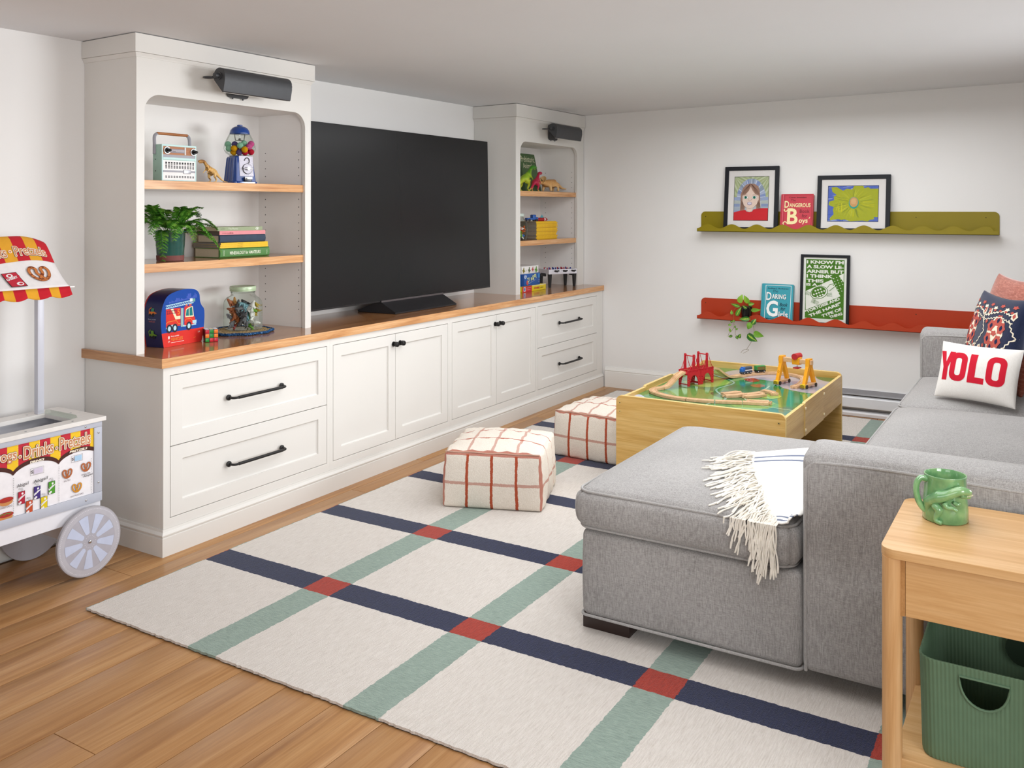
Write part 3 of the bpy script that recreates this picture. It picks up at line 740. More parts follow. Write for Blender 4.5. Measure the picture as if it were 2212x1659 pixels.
# ---------------- pillows on the sofa ----------------
def pillow_fn(w, h, th, pinch=.06):
    def f(x, z, off=0, side=-1):
        u, v = max(-1, min(1, 2 * x / w)), max(-1, min(1, 2 * z / h))
        X = w / 2 * u * (1 - pinch * (1 - v * v) * abs(u)); Z = h / 2 * v * (1 - pinch * 1.3 * (1 - u * u) * abs(v))
        e = max(0, (1 - u ** 2) * (1 - v ** 2)) ** .42
        wr = 1 + .035 * math.sin(7 * u + 3 * v) * math.sin(5 * v - 2 * u)
        return (X, side * (th / 2 * e * wr + .0015 + off), Z)
    return f
def pillow(name, label, cat, BL, X, w, h, th, tilt, mat, pinch=.06, grp=None):
    X = Vector(X).normalized(); back = -(X.cross(Vector((0, 0, 1)))); up = Vector((0, 0, math.cos(tilt))) + back * math.sin(tilt)
    N = up.cross(X); rot = Matrix((X, N, up)).transposed()
    t = thing(name, label, cat, (0, 0, 0), 0, grp); t.rotation_euler = rot.to_euler(); t.location = Vector(BL) + X * w / 2
    f = pillow_fn(w, h, th, pinch); n = 26; vs = []; fs = []
    for side in (-1, 1):
        for j in range(n + 1):
            for i in range(n + 1):
                a, c = math.sin(PI / 2 * (-1 + 2 * i / n)), math.sin(PI / 2 * (-1 + 2 * j / n)); p = f(a * w / 2, c * h / 2, 0, side); vs.append((p[0], p[1], p[2] + h / 2))
    q = (n + 1) ** 2
    for j in range(n):
        for i in range(n):
            a = j * (n + 1) + i; fs.append((a, a + 1, a + n + 2, a + n + 1)); fs.append((q + a, q + a + n + 1, q + a + n + 2, q + a + 1))
    for i in range(n):
        fs.append((q + i, q + i + 1, i + 1, i)); a = n * (n + 1) + i; fs.append((a, a + 1, q + a + 1, q + a))
        a, c = i * (n + 1), (i + 1) * (n + 1); fs.append((a, c, q + c, q + a)); a += n; c += n; fs.append((a, q + a, q + c, c))
    B().add(vs, fs).build('cover', mat, t, smooth=80)
    return t, (lambda x, y, off: (lambda p: (p[0], p[1], p[2] + h / 2))(f(x, y, off, -1)))
WCOT = fabric('white_cotton', '#e6e1da', '#f4f1ec', 1.6, .25, blotch=.02)
mr, k = newmat('rust_chenille', .95, .1); n1 = k.noise(k.co((18, 18, 90)), 1.4, 5, .7, 1.2)
k.color(k.ramp(n1, [(.32, '#8a4535'), (.5, '#a65b48'), (.68, '#c98674')])); k.bump(n1, .5, .002); k.b.inputs['Sheen Weight'].default_value = .5
NAVY = fabric('navy_cotton', '#1b2138', '#272f4c', 1.6, .3, blotch=.02)
t, f = pillow('square_pillow', 'large rust red chenille pillow at the back of the sofa corner', 'pillow', (5.29, .395, .503), (-.898, -.439, 0), .56, .56, .17, R(15), mr)
t, f = pillow('square_pillow', 'navy, coral and cream patterned pillow in front of the rust pillow', 'pillow', (5.09, .425, .503), (-.898, -.439, 0), .50, .48, .15, R(14), NAVY)
p = Print((0, 0, 0), (1, 0, 0), (0, 0, 1), f=lambda x, y, o: f(x, y, o + .0004), lay=.0006, rough=.95, grid=.03)
CR, CO, NV = '#e8dcc6', '#b5564c', '#1d2546'; random.seed(9)
def jag(pts, w_, c, L=2):
    out_ = []
    for i in range(len(pts) - 1):
        a, c_ = Vector(pts[i]), Vector(pts[i + 1]); m_ = max(2, int((c_ - a).length / .011)); nrm = Vector((-(c_ - a).y, (c_ - a).x)).normalized()
        out_ += [tuple(a.lerp(c_, q / m_) + nrm * (.0035 if q % 2 else -.0035)) for q in range(m_)]
    out_.append(pts[-1]); p.line(out_, w_, c, L)
def blob(x, y, rx, ry, c, L, n=14, j=.12): p.poly([(x + rx * math.cos(2 * PI * i / n) * (1 + j * (-1) ** i), y + ry * math.sin(2 * PI * i / n) * (1 + j * (-1) ** i)) for i in range(n)], c, L)
for cx in (-.13, .12):
    for cy in (-.14, .05):
        blob(cx, cy, .062, .092, CR, 1, 18, .06)
        for a in range(6):
            ax, ay = cx + .046 * math.cos(a * PI / 3 + .5), cy + .066 * math.sin(a * PI / 3 + .5); blob(ax, ay, .027, .030, CO, 2, 12, .12); blob(ax, ay, .010, .013, NV, 3, 8, .1)
        blob(cx, cy, .022, .013, CO, 3, 10, .2)
        for dx, dy in ((-.105, 0), (.1, .0)): blob(cx + dx * .95, cy + .10, .016, .022, CR, 2, 10, .14); blob(cx + dx * .95, cy + .10, .008, .012, CO, 3, 8, .14)
for x in (-.225, 0.0, .215):
    jag([(x, -.2), (x + .03, -.13), (x - .03, -.04), (x + .03, .05), (x - .02, .13)], .006, CR)
for y in (-.045, .145): jag([(-.23, y), (-.12, y + .02), (0, y - .012), (.12, y + .022), (.23, y)], .0075, CR); jag([(-.22, y - .03), (-.1, y - .012), (0, y - .04), (.12, y - .01), (.22, y - .03)], .005, CR)
for i in range(9): blob(-.2 + i * .05, .185 + .008 * (-1) ** i, .017, .009, CR if i % 2 else CO, 2, 10, .25); blob(-.18 + i * .047, .165, .012, .006, CO, 3, 8, .14)
for x, y in ((-.05, .10), (.03, .10), (.05, -.02), (-.06, -.02), (.04, -.19), (-.05, -.19)): blob(x, y, .01, .01, CO, 2, 8, .14)
p.build('printed_pattern', t)
t, f = pillow('lumbar_pillow', 'small white lumbar pillow reading YOLO in red capitals', 'pillow', (4.645, .500, .503), (-.361, -.932, 0), .362, .265, .105, R(19), WCOT, .05)
p = Print((0, 0, 0), (1, 0, 0), (0, 0, 1), f=lambda x, y, o: f(x, y, o + .0003), lay=.0005, rough=.85, grid=.012)
RD = '#cc1630'; y0, y1 = -.055, .082
def O_(xa, xb): p.poly([rrect(xa, y0, xb, y1, .034, 6), list(reversed(rrect(xa + .027, y0 + .027, xb - .027, y1 - .027, .011, 4)))], RD)
p.poly([(-.176, y1), (-.147, y1), (-.136, .03), (-.122, y1), (-.094, y1), (-.122, .005), (-.122, y0), (-.149, y0), (-.149, .005)], RD)
O_(-.112, -.030); p.poly([(-.020, y0), (.052, y0), (.052, y0 + .028), (.012, y0 + .028), (.012, y1), (-.020, y1)], RD); O_(.058, .142)
p.build('lettering', t)
# ---------------- floor poufs ----------------
m, k = newmat('plaid_cotton', .95, .1)
at_ = k.n('ShaderNodeAttribute', attribute_name='rest'); sp = k.n('ShaderNodeSeparateXYZ'); k.l(at_.outputs['Vector'], sp.inputs[0])
wob = k.math('MULTIPLY', k.math('SUBTRACT', k.noise(k.co(), 260, 2), .5), .006)
def ln(i, c0, w_): return k.math('LESS_THAN', k.math('ABSOLUTE', k.math('ADD', k.math('SUBTRACT', sp.outputs[i], c0), wob)), w_)
def mx(l):
    r = l[0]
    for x in l[1:]: r = k.math('MAXIMUM', r, x)
    return r
hx = .235; sy_ = mx([ln(1, c_, .0066) for c_ in (-.118, 0, .118)]); sxx = mx([ln(0, c_, .0048) for c_ in (-.08, .08)])
edg = mx([k.math('MULTIPLY', k.math('GREATER_THAN', k.math('ABSOLUTE', sp.outputs[1]), hx - .010), 1), k.math('MULTIPLY', k.math('GREATER_THAN', sp.outputs[2], .112), k.math('GREATER_THAN', k.math('ABSOLUTE', sp.outputs[0]), hx - .012))])
# the seam bands only run where two faces meet
fr = k.math('GREATER_THAN', k.math('ABSOLUTE', sp.outputs[0]), hx - .0145); edg = k.math('MULTIPLY', edg, fr)
topm = k.math('GREATER_THAN', sp.outputs[2], .1175)
a_ = k.math('MULTIPLY', sy_, k.math('SUBTRACT', 1.0, k.math('MULTIPLY', topm, .45)))
zz = k.math('MULTIPLY', ln(2, -.012, .0066), .6)
sxx = k.math('MULTIPLY', sxx, k.math('ADD', .35, k.math('MULTIPLY', topm, .55)))
allm = mx([a_, zz, sxx, k.math('MULTIPLY', edg, .8)])
base = k.ramp(k.noise(k.co(), 300, 3), [(.3, '#e6dbcd'), (.7, '#f7efe4')]); k.color(k.mix(allm, base, '#b5573d'))
wv_ = k.math('ADD', k.noise(k.co((400, 400, 120)), 1, 2), k.math('MULTIPLY', k.noise(k.co(), 9, 3), 1.2)); k.bump(wv_, .55, .004)
def pouf(loc, rz, label, seed, sz=(.47, .47, .255)):
    t = thing('pouf', label, 'pouf', loc, rz); b = B(); b.rest = []
    def fn(p, q):
        u, v, w = [max(-1, min(1, c_)) for c_ in q]
        z = p.z + (.036 * (1 - u ** 2) ** .7 * (1 - v ** 2) ** .7 if w > .98 else .036 * (1 - u ** 2) ** .7 * (1 - v ** 2) ** .7 * max(0, w) ** 4)
        s_ = (1 - w * w); x = p.x * (1 + .055 * s_ * (1 - v ** 4)) * (.975 - .02 * w); y = p.y * (1 + .055 * s_ * (1 - u ** 4)) * (.975 - .02 * w)
        wr = .0035 * math.sin(17 * v + 9 * w + seed) * math.sin(13 * u + 5 * w - seed); return (x + wr, y + wr, z + (wr if w > .5 else 0))
    b.rbox(-sz[0] / 2, sz[0] / 2, -sz[1] / 2, sz[1] / 2, -sz[2] / 2, sz[2] / 2, .016, 3, (18, 18, 12), fn)
    b.v = [(x, y, z + sz[2] / 2 + .0005) for x, y, z in b.v]
    b.build('cover', m, t, smooth=75)
    B().tube([(-sz[0] / 2 * .94, -sz[1] / 2 * .94 + i * sz[1] * .94 / 20, sz[2] - .002 + .0015 * math.sin(i)) for i in range(21)], .003, 6).build('seam', pl('#c9a492', .95, .1), t)
    return t
pouf((3.672, 2.290, .0115), R(20.8), 'square cream pouf with rust grid lines, nearest the camera on the rug', 1)
pouf((4.625, 2.178, .0115), R(-3), 'square cream pouf with rust grid lines, behind the first and beside the play table', 2.3, (.46, .455, .25))
# ---------------- train play table ----------------
LAM = wood('yellow_oak_laminate', '#e8c682', '#d9b066', '#bf9144', 1, 1.3, .32, .45, bump=.05)
LAMX = wood('yellow_oak_laminate_x', '#e4c280', '#d5ad66', '#bb8f46', 0, 1.3, .32, .45, bump=.05); LEDGE = pl('#e4c581', .4)
TX0, TX1, TYa, TYb, TZ = 4.16, 5.42, 1.066, 1.912, .442
t = thing('play_table', 'yellow oak train play table with a green landscape top, beyond the chaise', 'table', (TX0, TYa, 0))
def panel(x, mat):
    w = TYb - TYa; b = B(); b.prism([(0, .0114)] + [(w, .0114)] + [(w - .03 + .03 * math.cos(R(a)), TZ - .03 + .03 * math.sin(R(a))) for a in range(0, 91, 15)] + [(.03 + .03 * math.cos(R(a)), TZ - .03 + .03 * math.sin(R(a))) for a in range(90, 181, 15)], (x - TX0, 0, 0), (0, 1, 0), (0, 0, 1), .02)
    o = b.build('end_panel', [LAM, LEDGE], t, smooth=0, bevel=.0015, seg=1)
    for pq in o.data.polygons:
        if abs(pq.normal.x) < .5: pq.material_index = 1
    return o
panel(TX0 + .02, LAM); panel(TX1, LAM)
for side in (0, 1):
    y = 0 if side == 0 else TYb - TYa - .016
    for i, (a, c) in enumerate(((TX0 + .02, 4.516), (4.516, 4.92), (4.92, TX1 - .02))):
        dy = (-.004 if side == 0 else .004) if i == 1 else 0; b = B()
        b.prism([(a - TX0 + .001, .268), (c - TX0 - .001, .268)] + ([(c - TX0 - .001, .425), (a - TX0 + .001, .425)] if i != 1 else [(c - TX0 - .001, .428), (c - TX0 - .012, .432), (a - TX0 + .012, .432), (a - TX0 + .001, .428)]), (0, y + dy, 0), (1, 0, 0), (0, 0, 1), .016)
        o = b.build('side_panel', [LAMX, LEDGE], t, smooth=0, bevel=.001, seg=1)
        for pq in o.data.polygons:
            if abs(pq.normal.y) < .5: pq.material_index = 1
for x in (4.516, 4.92):
    for z in (.405, .298): B().rbox(x - TX0 - .006, x - TX0 + .006, -.010, -.0035, z - .006, z + .006, .002, 1).build('clip', pl('#f0e2bd', .4), t)
for y, z in ((.825, .405), (.825, .362), (.03, .398)):
    b = B(); b.cyl((.0015, y, z), (-.0012, y, z), .0065, 14); b.build('screw', pl('#d9bd77', .3, .5, metal=.5), t); 
    B().cyl((-.0011, y, z), (-.0016, y, z), .0028, 8).build('screw_socket', pl('#4a3a22', .6), t)
B().box(.02, TX1 - TX0 - .02, .012, TYb - TYa - .012, .385, .4045).build('deck', LAMX, t, smooth=0)
for xx in (.30, .92): B().box(xx, xx + .04, .30, .55, .0114, .385).build('support', pl('#2a2523', .6), t, smooth=0)
GW, GH = TYb - TYa - .032, TX1 - TX0 - .04   # width across (y), length away (x)
p = Print((.02, .016, .4047), (1, 0, 0), (0, 1, 0), lay=.0002, rough=.12, coat=.6)
G0, G1, G2, G3, GR, BL_, SND = '#2f8a4b', '#1c6e3f', '#6aa552', '#8fb955', '#b3afba', '#c4d2ee', '#e6dcc2'
LX, LY = GH, GW; p.rect(0, 0, LX, LY, G0, 0)
def bl(pts, c, L): p.poly([tuple(v)[:2] for v in smooth_path([(x, y, 0) for x, y in pts], 5, True)], c, L)
def cl(pts): return [(min(LX, max(0, x)), min(LY, max(0, y))) for x, y in pts]
def blc(pts, c, L): p.poly(cl([tuple(v)[:2] for v in smooth_path([(x, y, 0) for x, y in pts], 5, True)]), c, L)
blc([(.02, .60), (.10, .70), (.22, .81), (.05, .84), (-.02, .8)], BL_, 1); blc([(0, .66), (.04, .72), (.10, .80), (.03, .82)], '#5b8ade', 2)
blc([(0, 0), (.16, .02), (.05, .30), (.04, .52), (.0, .55)], SND, 1); blc([(.02, .05), (.2, .0), (.32, .06), (.12, .22), (.07, .36)], '#1c7a62', 2)
blc([(.28, .40), (.46, .44), (.52, .62), (.40, .70), (.27, .60)], G2, 1); blc([(.15, .12), (.34, .10), (.42, .26), (.30, .34), (.18, .28)], G2, 1)
blc([(.55, .25), (.72, .20), (.82, .34), (.70, .46), (.56, .42)], G1, 1); blc([(.35, .30), (.50, .28), (.56, .44), (.46, .50), (.36, .42)], G1, 1)
blc([(.60, .55), (.78, .50), (.90, .62), (.80, .74), (.62, .70)], G3, 1); blc([(.70, .70), (.9, .68), (.98, .80), (.8, .82)], G1, 2); blc([(.16, .42), (.22, .5), (.2, .66), (.12, .58)], G1, 2)
blc([(.72, .02), (.95, -.02), (1.25, .0), (1.24, .5), (1.1, .62), (.98, .55), (.94, .3), (.78, .2)], GR, 2); blc([(1.1, .02), (1.25, 0), (1.25, .12), (1.15, .1)], G1, 3)
for i in range(9): p.rect(1.02 + i * .016, .10, 1.028 + i * .016, .24, '#d9d6de', 3)
blc([(.30, .16), (.36, .13), (.40, .18), (.34, .22)], G3, 3); bl([(.46, .18), (.55, .15), (.60, .22), (.50, .26)], G3, 3); bl([(.86, .40), (.92, .37), (.98, .42), (.92, .46)], '#b03a2c', 3); bl([(.72, .33), (.78, .30), (.83, .34), (.77, .38)], '#a8683a', 3)
p.line([tuple(v)[:2] for v in smooth_path([(.0, .30, 0), (.15, .42, 0), (.34, .38, 0), (.55, .50, 0), (.8, .48, 0), (1.0, .68, 0), (1.2, .70, 0)], 6)], .012, '#86b8a5', 3)
p.line([tuple(v)[:2] for v in smooth_path([(.25, .02, 0), (.30, .22, 0), (.48, .33, 0), (.62, .28, 0), (.8, .28, 0)], 6)], .010, '#a9c6a0', 3)
p.build('landscape_mat', t)
# ---------------- side table, mug and bin ----------------
ASH = wood('pale_oak', '#e0b987', '#d4a873', '#c2925b', 1, 1.3, .4, .4, bump=.08); ASHZ = wood('pale_oak_upright', '#dcb383', '#cfa26f', '#bb8b58', 2, 1.3, .45, .35, bump=.08)
SX0, SX1, SY0, SY1, SZ = 2.157, 2.575, -.14, .345, .62
t = thing('side_table', 'pale oak side table with round legs and lower shelf, behind the sofa arm', 'table', (SX0, SY0, 0))
w, d = SX1 - SX0, SY1 - SY0
B().prism(rrect(0, 0, w, d, .034, 8), (0, 0, SZ), (1, 0, 0), (0, 1, 0), .020).build('tabletop', ASH, t, smooth=30, bevel=.0018)
for x in (.024, w - .024):
    for y in (.024, d - .024): B().cyl((x, y, .0112), (x, y, SZ - .020), .0215, 24).build('leg', ASHZ, t)
for y0, y1 in ((d - .052, d - .030), (.030, .052)):
    B().box(.013, w - .013, y0, y1, .471, SZ - .02).build('side_rail', wood('r', '#c2925f', '#b5844f', '#a07040', 0, 1.3), t, smooth=0, bevel=.001)
B().box(.015, .033, .0525, d - .0525, .471, SZ - .02).build('apron', ASH, t, smooth=0, bevel=.001)
B().box(w - .033, w - .015, .0525, d - .0525, .471, SZ - .02).build('apron', ASH, t, smooth=0, bevel=.001)
B().box(.018, w - .018, .028, d - .028, .128, .150).build('lower_shelf', ASH, t, smooth=0, bevel=.0015)
# bin
GB = pl('#5f7a60', .55, .35, var=.03); GBI = pl('#3f5340', .6, .3)
BX0, BX1, BY0, BY1, BZ0, BZ1 = 2.205, 2.455, -.09, .272, .151, .372
t = thing('storage_bin', 'dark sage green ribbed plastic bin with a half-moon hand hole on the side table shelf', 'bin', ((BX0 + BX1) / 2, (BY0 + BY1) / 2, BZ0))
hx, hy, hz = (BX1 - BX0) / 2, (BY1 - BY0) / 2, BZ1 - BZ0
def outline(inset, rib, r=.035, taper=0):
    pts = []; L = []
    base = rrect(-hx + inset, -hy + inset, hx - inset, hy - inset, r - inset * .8, 6); n = len(base); s_ = 0
    for i in range(n):
        a, c = Vector(base[i]), Vector(base[(i + 1) % n]); m_ = max(1, int((c - a).length / .0021)) if rib else max(1, int((c - a).length / .01))
        nr = Vector(((c - a).y, -(c - a).x)).normalized()
        for q in range(m_):
            P = a.lerp(c, q / m_); ph = s_ + (c - a).length * q / m_; P = P + nr * (rib * .5 * (1 + math.cos(2 * PI * ph / .0084))); pts.append(P)
        s_ += (c - a).length
    return pts
o1 = outline(.002, .0016); o0 = [Vector((q.x * .985, q.y * .985)) for q in outline(.004, 0)]
n = len(o1); b = B(); vs = []
def ringo(P, z, k=1.0): return [(q[0] * k, q[1] * k, z) for q in P]
rings = [ringo(o1, .0, .955), ringo(o1, .004, .965), ringo(o1, .012, .972), ringo(o1, hz - .004, 1.0)]
flat_ = [Vector(q) - Vector(q).normalized() * .0006 for q in o1]
rings += [ringo(o1, hz, 1.008), ringo(o1, hz + .003, 1.004), ringo(o1, hz + .003, .985), ringo(o1, hz - .01, .980), ringo(o1, .006, .945)]
for r_ in rings: vs += r_
fs = [(j * n + i, j * n + (i + 1) % n, (j + 1) * n + (i + 1) % n, (j + 1) * n + i) for j in range(len(rings) - 1) for i in range(n)]
fs += [tuple(reversed(range(n))), tuple(range((len(rings) - 1) * n, len(rings) * n))]
b.add(vs, fs); binb = b.build('body', GB, None, smooth=50)
cyb = .1385 - (BY0 + BY1) / 2; hw = .048; zt_ = .352 - BZ0
D = [(-hw, 0), (hw, 0)] + [(hw * math.cos(R(a)), -.062 * math.sin(R(a)) ** .9 if a % 180 else 0) for a in range(10, 180, 10)]
cu = B().prism([(x + cyb, z + zt_) for x, z in D], (-hx - .02, 0, 0), (0, -1, 0), (0, 0, 1), -.045) if False else B().prism([(-(x + cyb), z + zt_) for x, z in D], (-hx - .02, 0, 0), (0, -1, 0), (0, 0, 1), .045)
apply_bool(binb, cu.build('cutter', GB, None, smooth=0)); binb.parent = t
rim = [(-hx + .0005, cyb + x * 1.02, zt_ + z * 1.02) for x, z in D]
B().tube(rim, .0026, 8, closed=True).build('hand_hole_rim', GB, t)
m, k = newmat('clear_disc', .05); 
B().cyl((hx * .86, cyb - .07, .19), (hx * .86 + .001, cyb - .07, .19), .04, 28).build('rear_disc', pl('#2b382c', .2, .5), t)
# mug
MG = None; m, k = newmat('green_glaze', .08, .6, coat=.6); nz = k.noise(k.co(), 28, 3)
k.color(k.ramp(nz, [(.3, '#5f9263'), (.55, '#79ab74'), (.75, '#9bbf86')])); MG = m
t = thing('mug', 'green glazed ceramic mug with a raised toothy dinosaur, on the pale oak side table', 'mug', (2.440, .238, SZ))
B().lathe([(.0, 0), (.049, 0), (.052, .003), (.0515, .03), (.0485, .07), (.047, .104), (.0485, .108), (.048, .1105), (.045, .1105), (.0435, .106), (.0425, .07), (.043, .012), (.0, .01)], 48).build('body', MG, t, smooth=60)
hd = Vector((-.52, .854, 0)); up = Vector((0, 0, 1))
B().tube([tuple(hd * r_ + up * z_) for r_, z_ in smooth_path([(.046, .098, 0), (.060, .101, 0), (.070, .088, 0), (.071, .065, 0), (.063, .040, 0), (.050, .024, 0)], 4) for r_, z_ in [(r_, z_)]] if False else [tuple(hd * v.x + up * v.y) for v in smooth_path([(.046, .098, 0), (.060, .101, 0), (.070, .088, 0), (.071, .065, 0), (.063, .040, 0), (.050, .024, 0)], 4)], .0068, 12, flat=1.4).build('handle', MG, t)
# dinosaur relief: points given as (angle round the mug from the viewer, radius, height)
def mp(a, r_, z): return (-math.cos(R(a) + R(5)) * r_ * 1.0, -math.sin(R(a) + R(5)) * r_ * 1.0 if False else math.sin(R(a)) * r_, z)
fwd = Vector((-.985, -.10, 0)).normalized(); lft = Vector((-.10, .985, 0)).normalized()
def mq(a, r_, z): v = fwd * math.cos(R(a)) * r_ + lft * math.sin(R(a)) * r_; return (v.x, v.y, z)
J = [(*mq(38, .047, .064), .017), (*mq(16, .050, .066), .017), (*mq(-6, .053, .073), .013), (*mq(-22, .058, .084), .012), (*mq(-34, .064, .089), .0125), (*mq(-46, .066, .085), .0095), (*mq(-56, .068, .081), .0072),
     (*mq(50, .048, .044), .012), (*mq(58, .046, .022), .008), (*mq(52, .048, .008), .005)]
creature('dinosaur_body', J, [(0, 1), (1, 2), (2, 3), (3, 4), (4, 5), (5, 6), (0, 7), (7, 8), (8, 9)], MG, t, 2)
creature('dinosaur_leg', [(*mq(34, .051, .048), .014), (*mq(10, .055, .036), .0115), (*mq(20, .054, .022), .008), (*mq(24, .055, .008), .007), (*mq(6, .059, .006), .006)], [(0, 1), (1, 2), (2, 3), (3, 4)], MG, t, 2)
creature('dinosaur_arm', [(*mq(4, .055, .056), .0075), (*mq(-4, .058, .044), .006), (*mq(-16, .062, .046), .005), (*mq(-24, .064, .038), .004)], [(0, 1), (1, 2), (2, 3)], MG, t, 2)
creature('dinosaur_arm', [(*mq(-18, .053, .058), .005), (*mq(-28, .057, .052), .006), (*mq(-34, .058, .057), .0045)], [(0, 1), (1, 2)], MG, t, 2)
creature('lower_jaw', [(*mq(-30, .061, .078), .009), (*mq(-44, .065, .074), .0062), (*mq(-55, .067, .0725), .0045)], [(0, 1), (1, 2)], MG, t, 2)
b = B()
for i in range(7): q = mq(-40 - i * 2.6, .0735 - i * .0003, .0785); b.cyl(q, (q[0], q[1], q[2] - .0035), .0011, 5, .0003)
b.build('teeth', pl('#e8e6c8', .3), t)
# ---------------- bookcase spotlights ----------------
def lamp(xc, zc, label):
    t = thing('wall_lamp', label, 'lamp', (xc, 3.208, zc)); hl = .198
    B().prism(rrect(-.06, -.06, .06, .055, .02, 5), (0, -.016, 0), (1, 0, 0), (0, 0, 1), .016).build('backplate', GUNM, t, smooth=30, bevel=.003)
    b = B(); b.box(-.012, .012, -.09, -.014, -.012, .012); b.build('arm', GUNM, t, smooth=0, bevel=.002)
    cy, cz_, r = -.115, .010, .036
    prof = [(cy + r * math.cos(R(a)), cz_ + r * math.sin(R(a))) for a in range(-28, 181, 11)] + [(cy - r, cz_ - .02), (cy - .026, cz_ - .068), (cy - .020, cz_ - .071)]
    B().prism([(-y, z) for y, z in prof], (-hl, 0, 0), (0, -1, 0), (0, 0, 1), 2 * hl).build('shade', GUNM, t, smooth=35, bevel=.0015)
    B().prism([(-y * 1, z) for y, z in [(cy + r * .86, cz_ - r * .42), (cy - .018, cz_ - .069), (cy - .016, cz_ - .072), (cy + r * .93, cz_ - r * .46)]], (-hl + .01, 0, 0), (0, -1, 0), (0, 0, 1), 2 * hl - .02).build('diffuser', pl('#d9d7d0', .5), t, smooth=0)
    for s_ in (-1, 1):
        b = B(); b.cyl((s_ * hl, cy, cz_), (s_ * (hl + .004), cy, cz_), .017, 20); b.cyl((s_ * (hl + .004), cy, cz_), (s_ * (hl + .026), cy, cz_), .0105, 20); b.cyl((s_ * (hl + .026), cy, cz_), (s_ * (hl + .028), cy, cz_), .0085, 20, .0055); b.build('end_knob', GUNM, t)
    b = B(); b.tube([(-hl - .012 + .020 * math.cos(2 * PI * i / 24), cy + .050 + .026 * math.sin(2 * PI * i / 24), cz_ - .004) for i in range(24)], .0036, 8, closed=True); b.build('adjusting_ring', GUNM, t)
    b = B()
    for x in (-.03, .03): b.cyl((x, -.008, -.058), (x, -.008, -.066), .004, 10)
    b.build('thumb_screw', GUNM, t, kind='stuff')
lamp(2.858, 1.945, 'dark grey trough-shaped wall lamp over the left bookcase arch')
lamp(5.85, 1.950, 'dark grey trough-shaped wall lamp over the right bookcase arch')
# ---------------- toy radio ----------------
MINT = pl('#a9cbbd', .5); AQUA = pl('#c3e3e0', .5); PWHITE = pl('#efebe9', .5); PGREY = pl('#9b9aa2', .45)
def shelfZ(z): return z + .0005
t = thing('toy_radio', 'mint green toy transistor radio with wooden dial panel and carry handle, top shelf left bookcase', 'radio', (2.529, 3.30, shelfZ(1.501)))
w, h, d = .181, .160, .062
B().rbox(0, w, .004, d, 0, h, .003, 2).build('body', MINT, t)
b = B(); b.prism([[(0, 0), (w, 0), (w, h), (0, h)], [(.006, .006), (w - .006, .006), (w - .006, h - .008), (.006, h - .008)]], (0, 0, 0), (1, 0, 0), (0, 0, 1), .006); b.box(.006, w - .006, -.0005, .004, .094, .104); b.build('front_frame', AQUA, t, smooth=0, bevel=.0008)
B().box(.006, w - .006, .0015, .005, .116, .152).build('dial_panel', wood('rw', '#b5763f', '#a8683a', '#8f5429', 0, 3, .4), t, smooth=0)
p = Print((0, .0013, 0), (1, 0, 0), (0, 0, 1)); p.rect(.042, .125, .120, .142, '#8d8890', 1); p.rect(.046, .129, .116, .138, '#bdb7bd', 2)
for i in range(14): p.rect(.05 + i * .0046, .131, .051 + i * .0046, .136, '#6c6870', 3)
p.rect(.118, .118, .126, .151, '#d7d2cf', 2); p.text('Music', .055, .1285, h=.005, c='#5a565e', L=4); p.build('dial', t)
B().box(.006, w - .006, .0012, .004, .104, .116).build('chrome_strip', PGREY, t, smooth=0)
B().box(.006, w - .006, .001, .004, .006, .092).build('speaker_panel', PWHITE, t, smooth=0)
b = B()
for z0, rows in ((.060, (0, 1, 2, 3.5, 4.5, 5.2)), (.020, (0, 1))):
    for rr in rows:
        for i in range(11):
            if i > 5 and z0 == .06 and False: continue
            x = .018 + i * .0142; b.box(x, x + .0085, .0004, .002, z0 + rr * .0048 - .004, z0 + rr * .0048 - .0008)
b.build('speaker_slots', pl('#2b2a2c', .8), t, smooth=0, kind='stuff')
b = B(); b.box(.006, w - .006, -.0008, .002, .040, .048); b.build('trim_strip', PGREY, t, smooth=0); B().rbox(.112, .150, -.003, .001, .035, .053, .002, 2).build('badge', pl('#b5b5ba', .3, metal=.5), t)
for x, z in ((.026, .134), (w - .016, .132)):
    B().cyl((x, .001, z), (x, -.003, z), .016, 28).build('knob_ring', pl('#dcdcdf', .3, metal=.3), t)
    b = B(); b.cyl((x, -.003, z), (x, -.010, z), .0125, 24, .010); b.cyl((x, -.010, z), (x, -.016, z), .005, 16); b.ball((x, -.020, z), .0068, 10); b.build('knob', BLACKP, t)
b = B()
for x in (-.004, w + .0): b.tube(smooth_path([(x, .045, .118), (x + (.002 if x < .1 else .002), .047, .16), (x + (.003 if x < .1 else .0), .048, .195), (x + (.016 if x < .1 else -.010), .049, .208)], 5), .0045, 8, flat=1.6)
b.build('handle_arm', PGREY, t, kind='stuff'); b = B(); b.tube([(.012, .049, .209), (w - .010, .049, .209)], .0062, 10); b.build('handle_grip', wood('rg', '#b5763f', '#a8683a', '#8f5429', 0, 3, .4), t)
b = B()
for z in (.045, .095): b.cyl((.0, .042, z), (-.0012, .042, z), .0022, 8)
b.build('side_screw', BLACKP, t, kind='stuff')
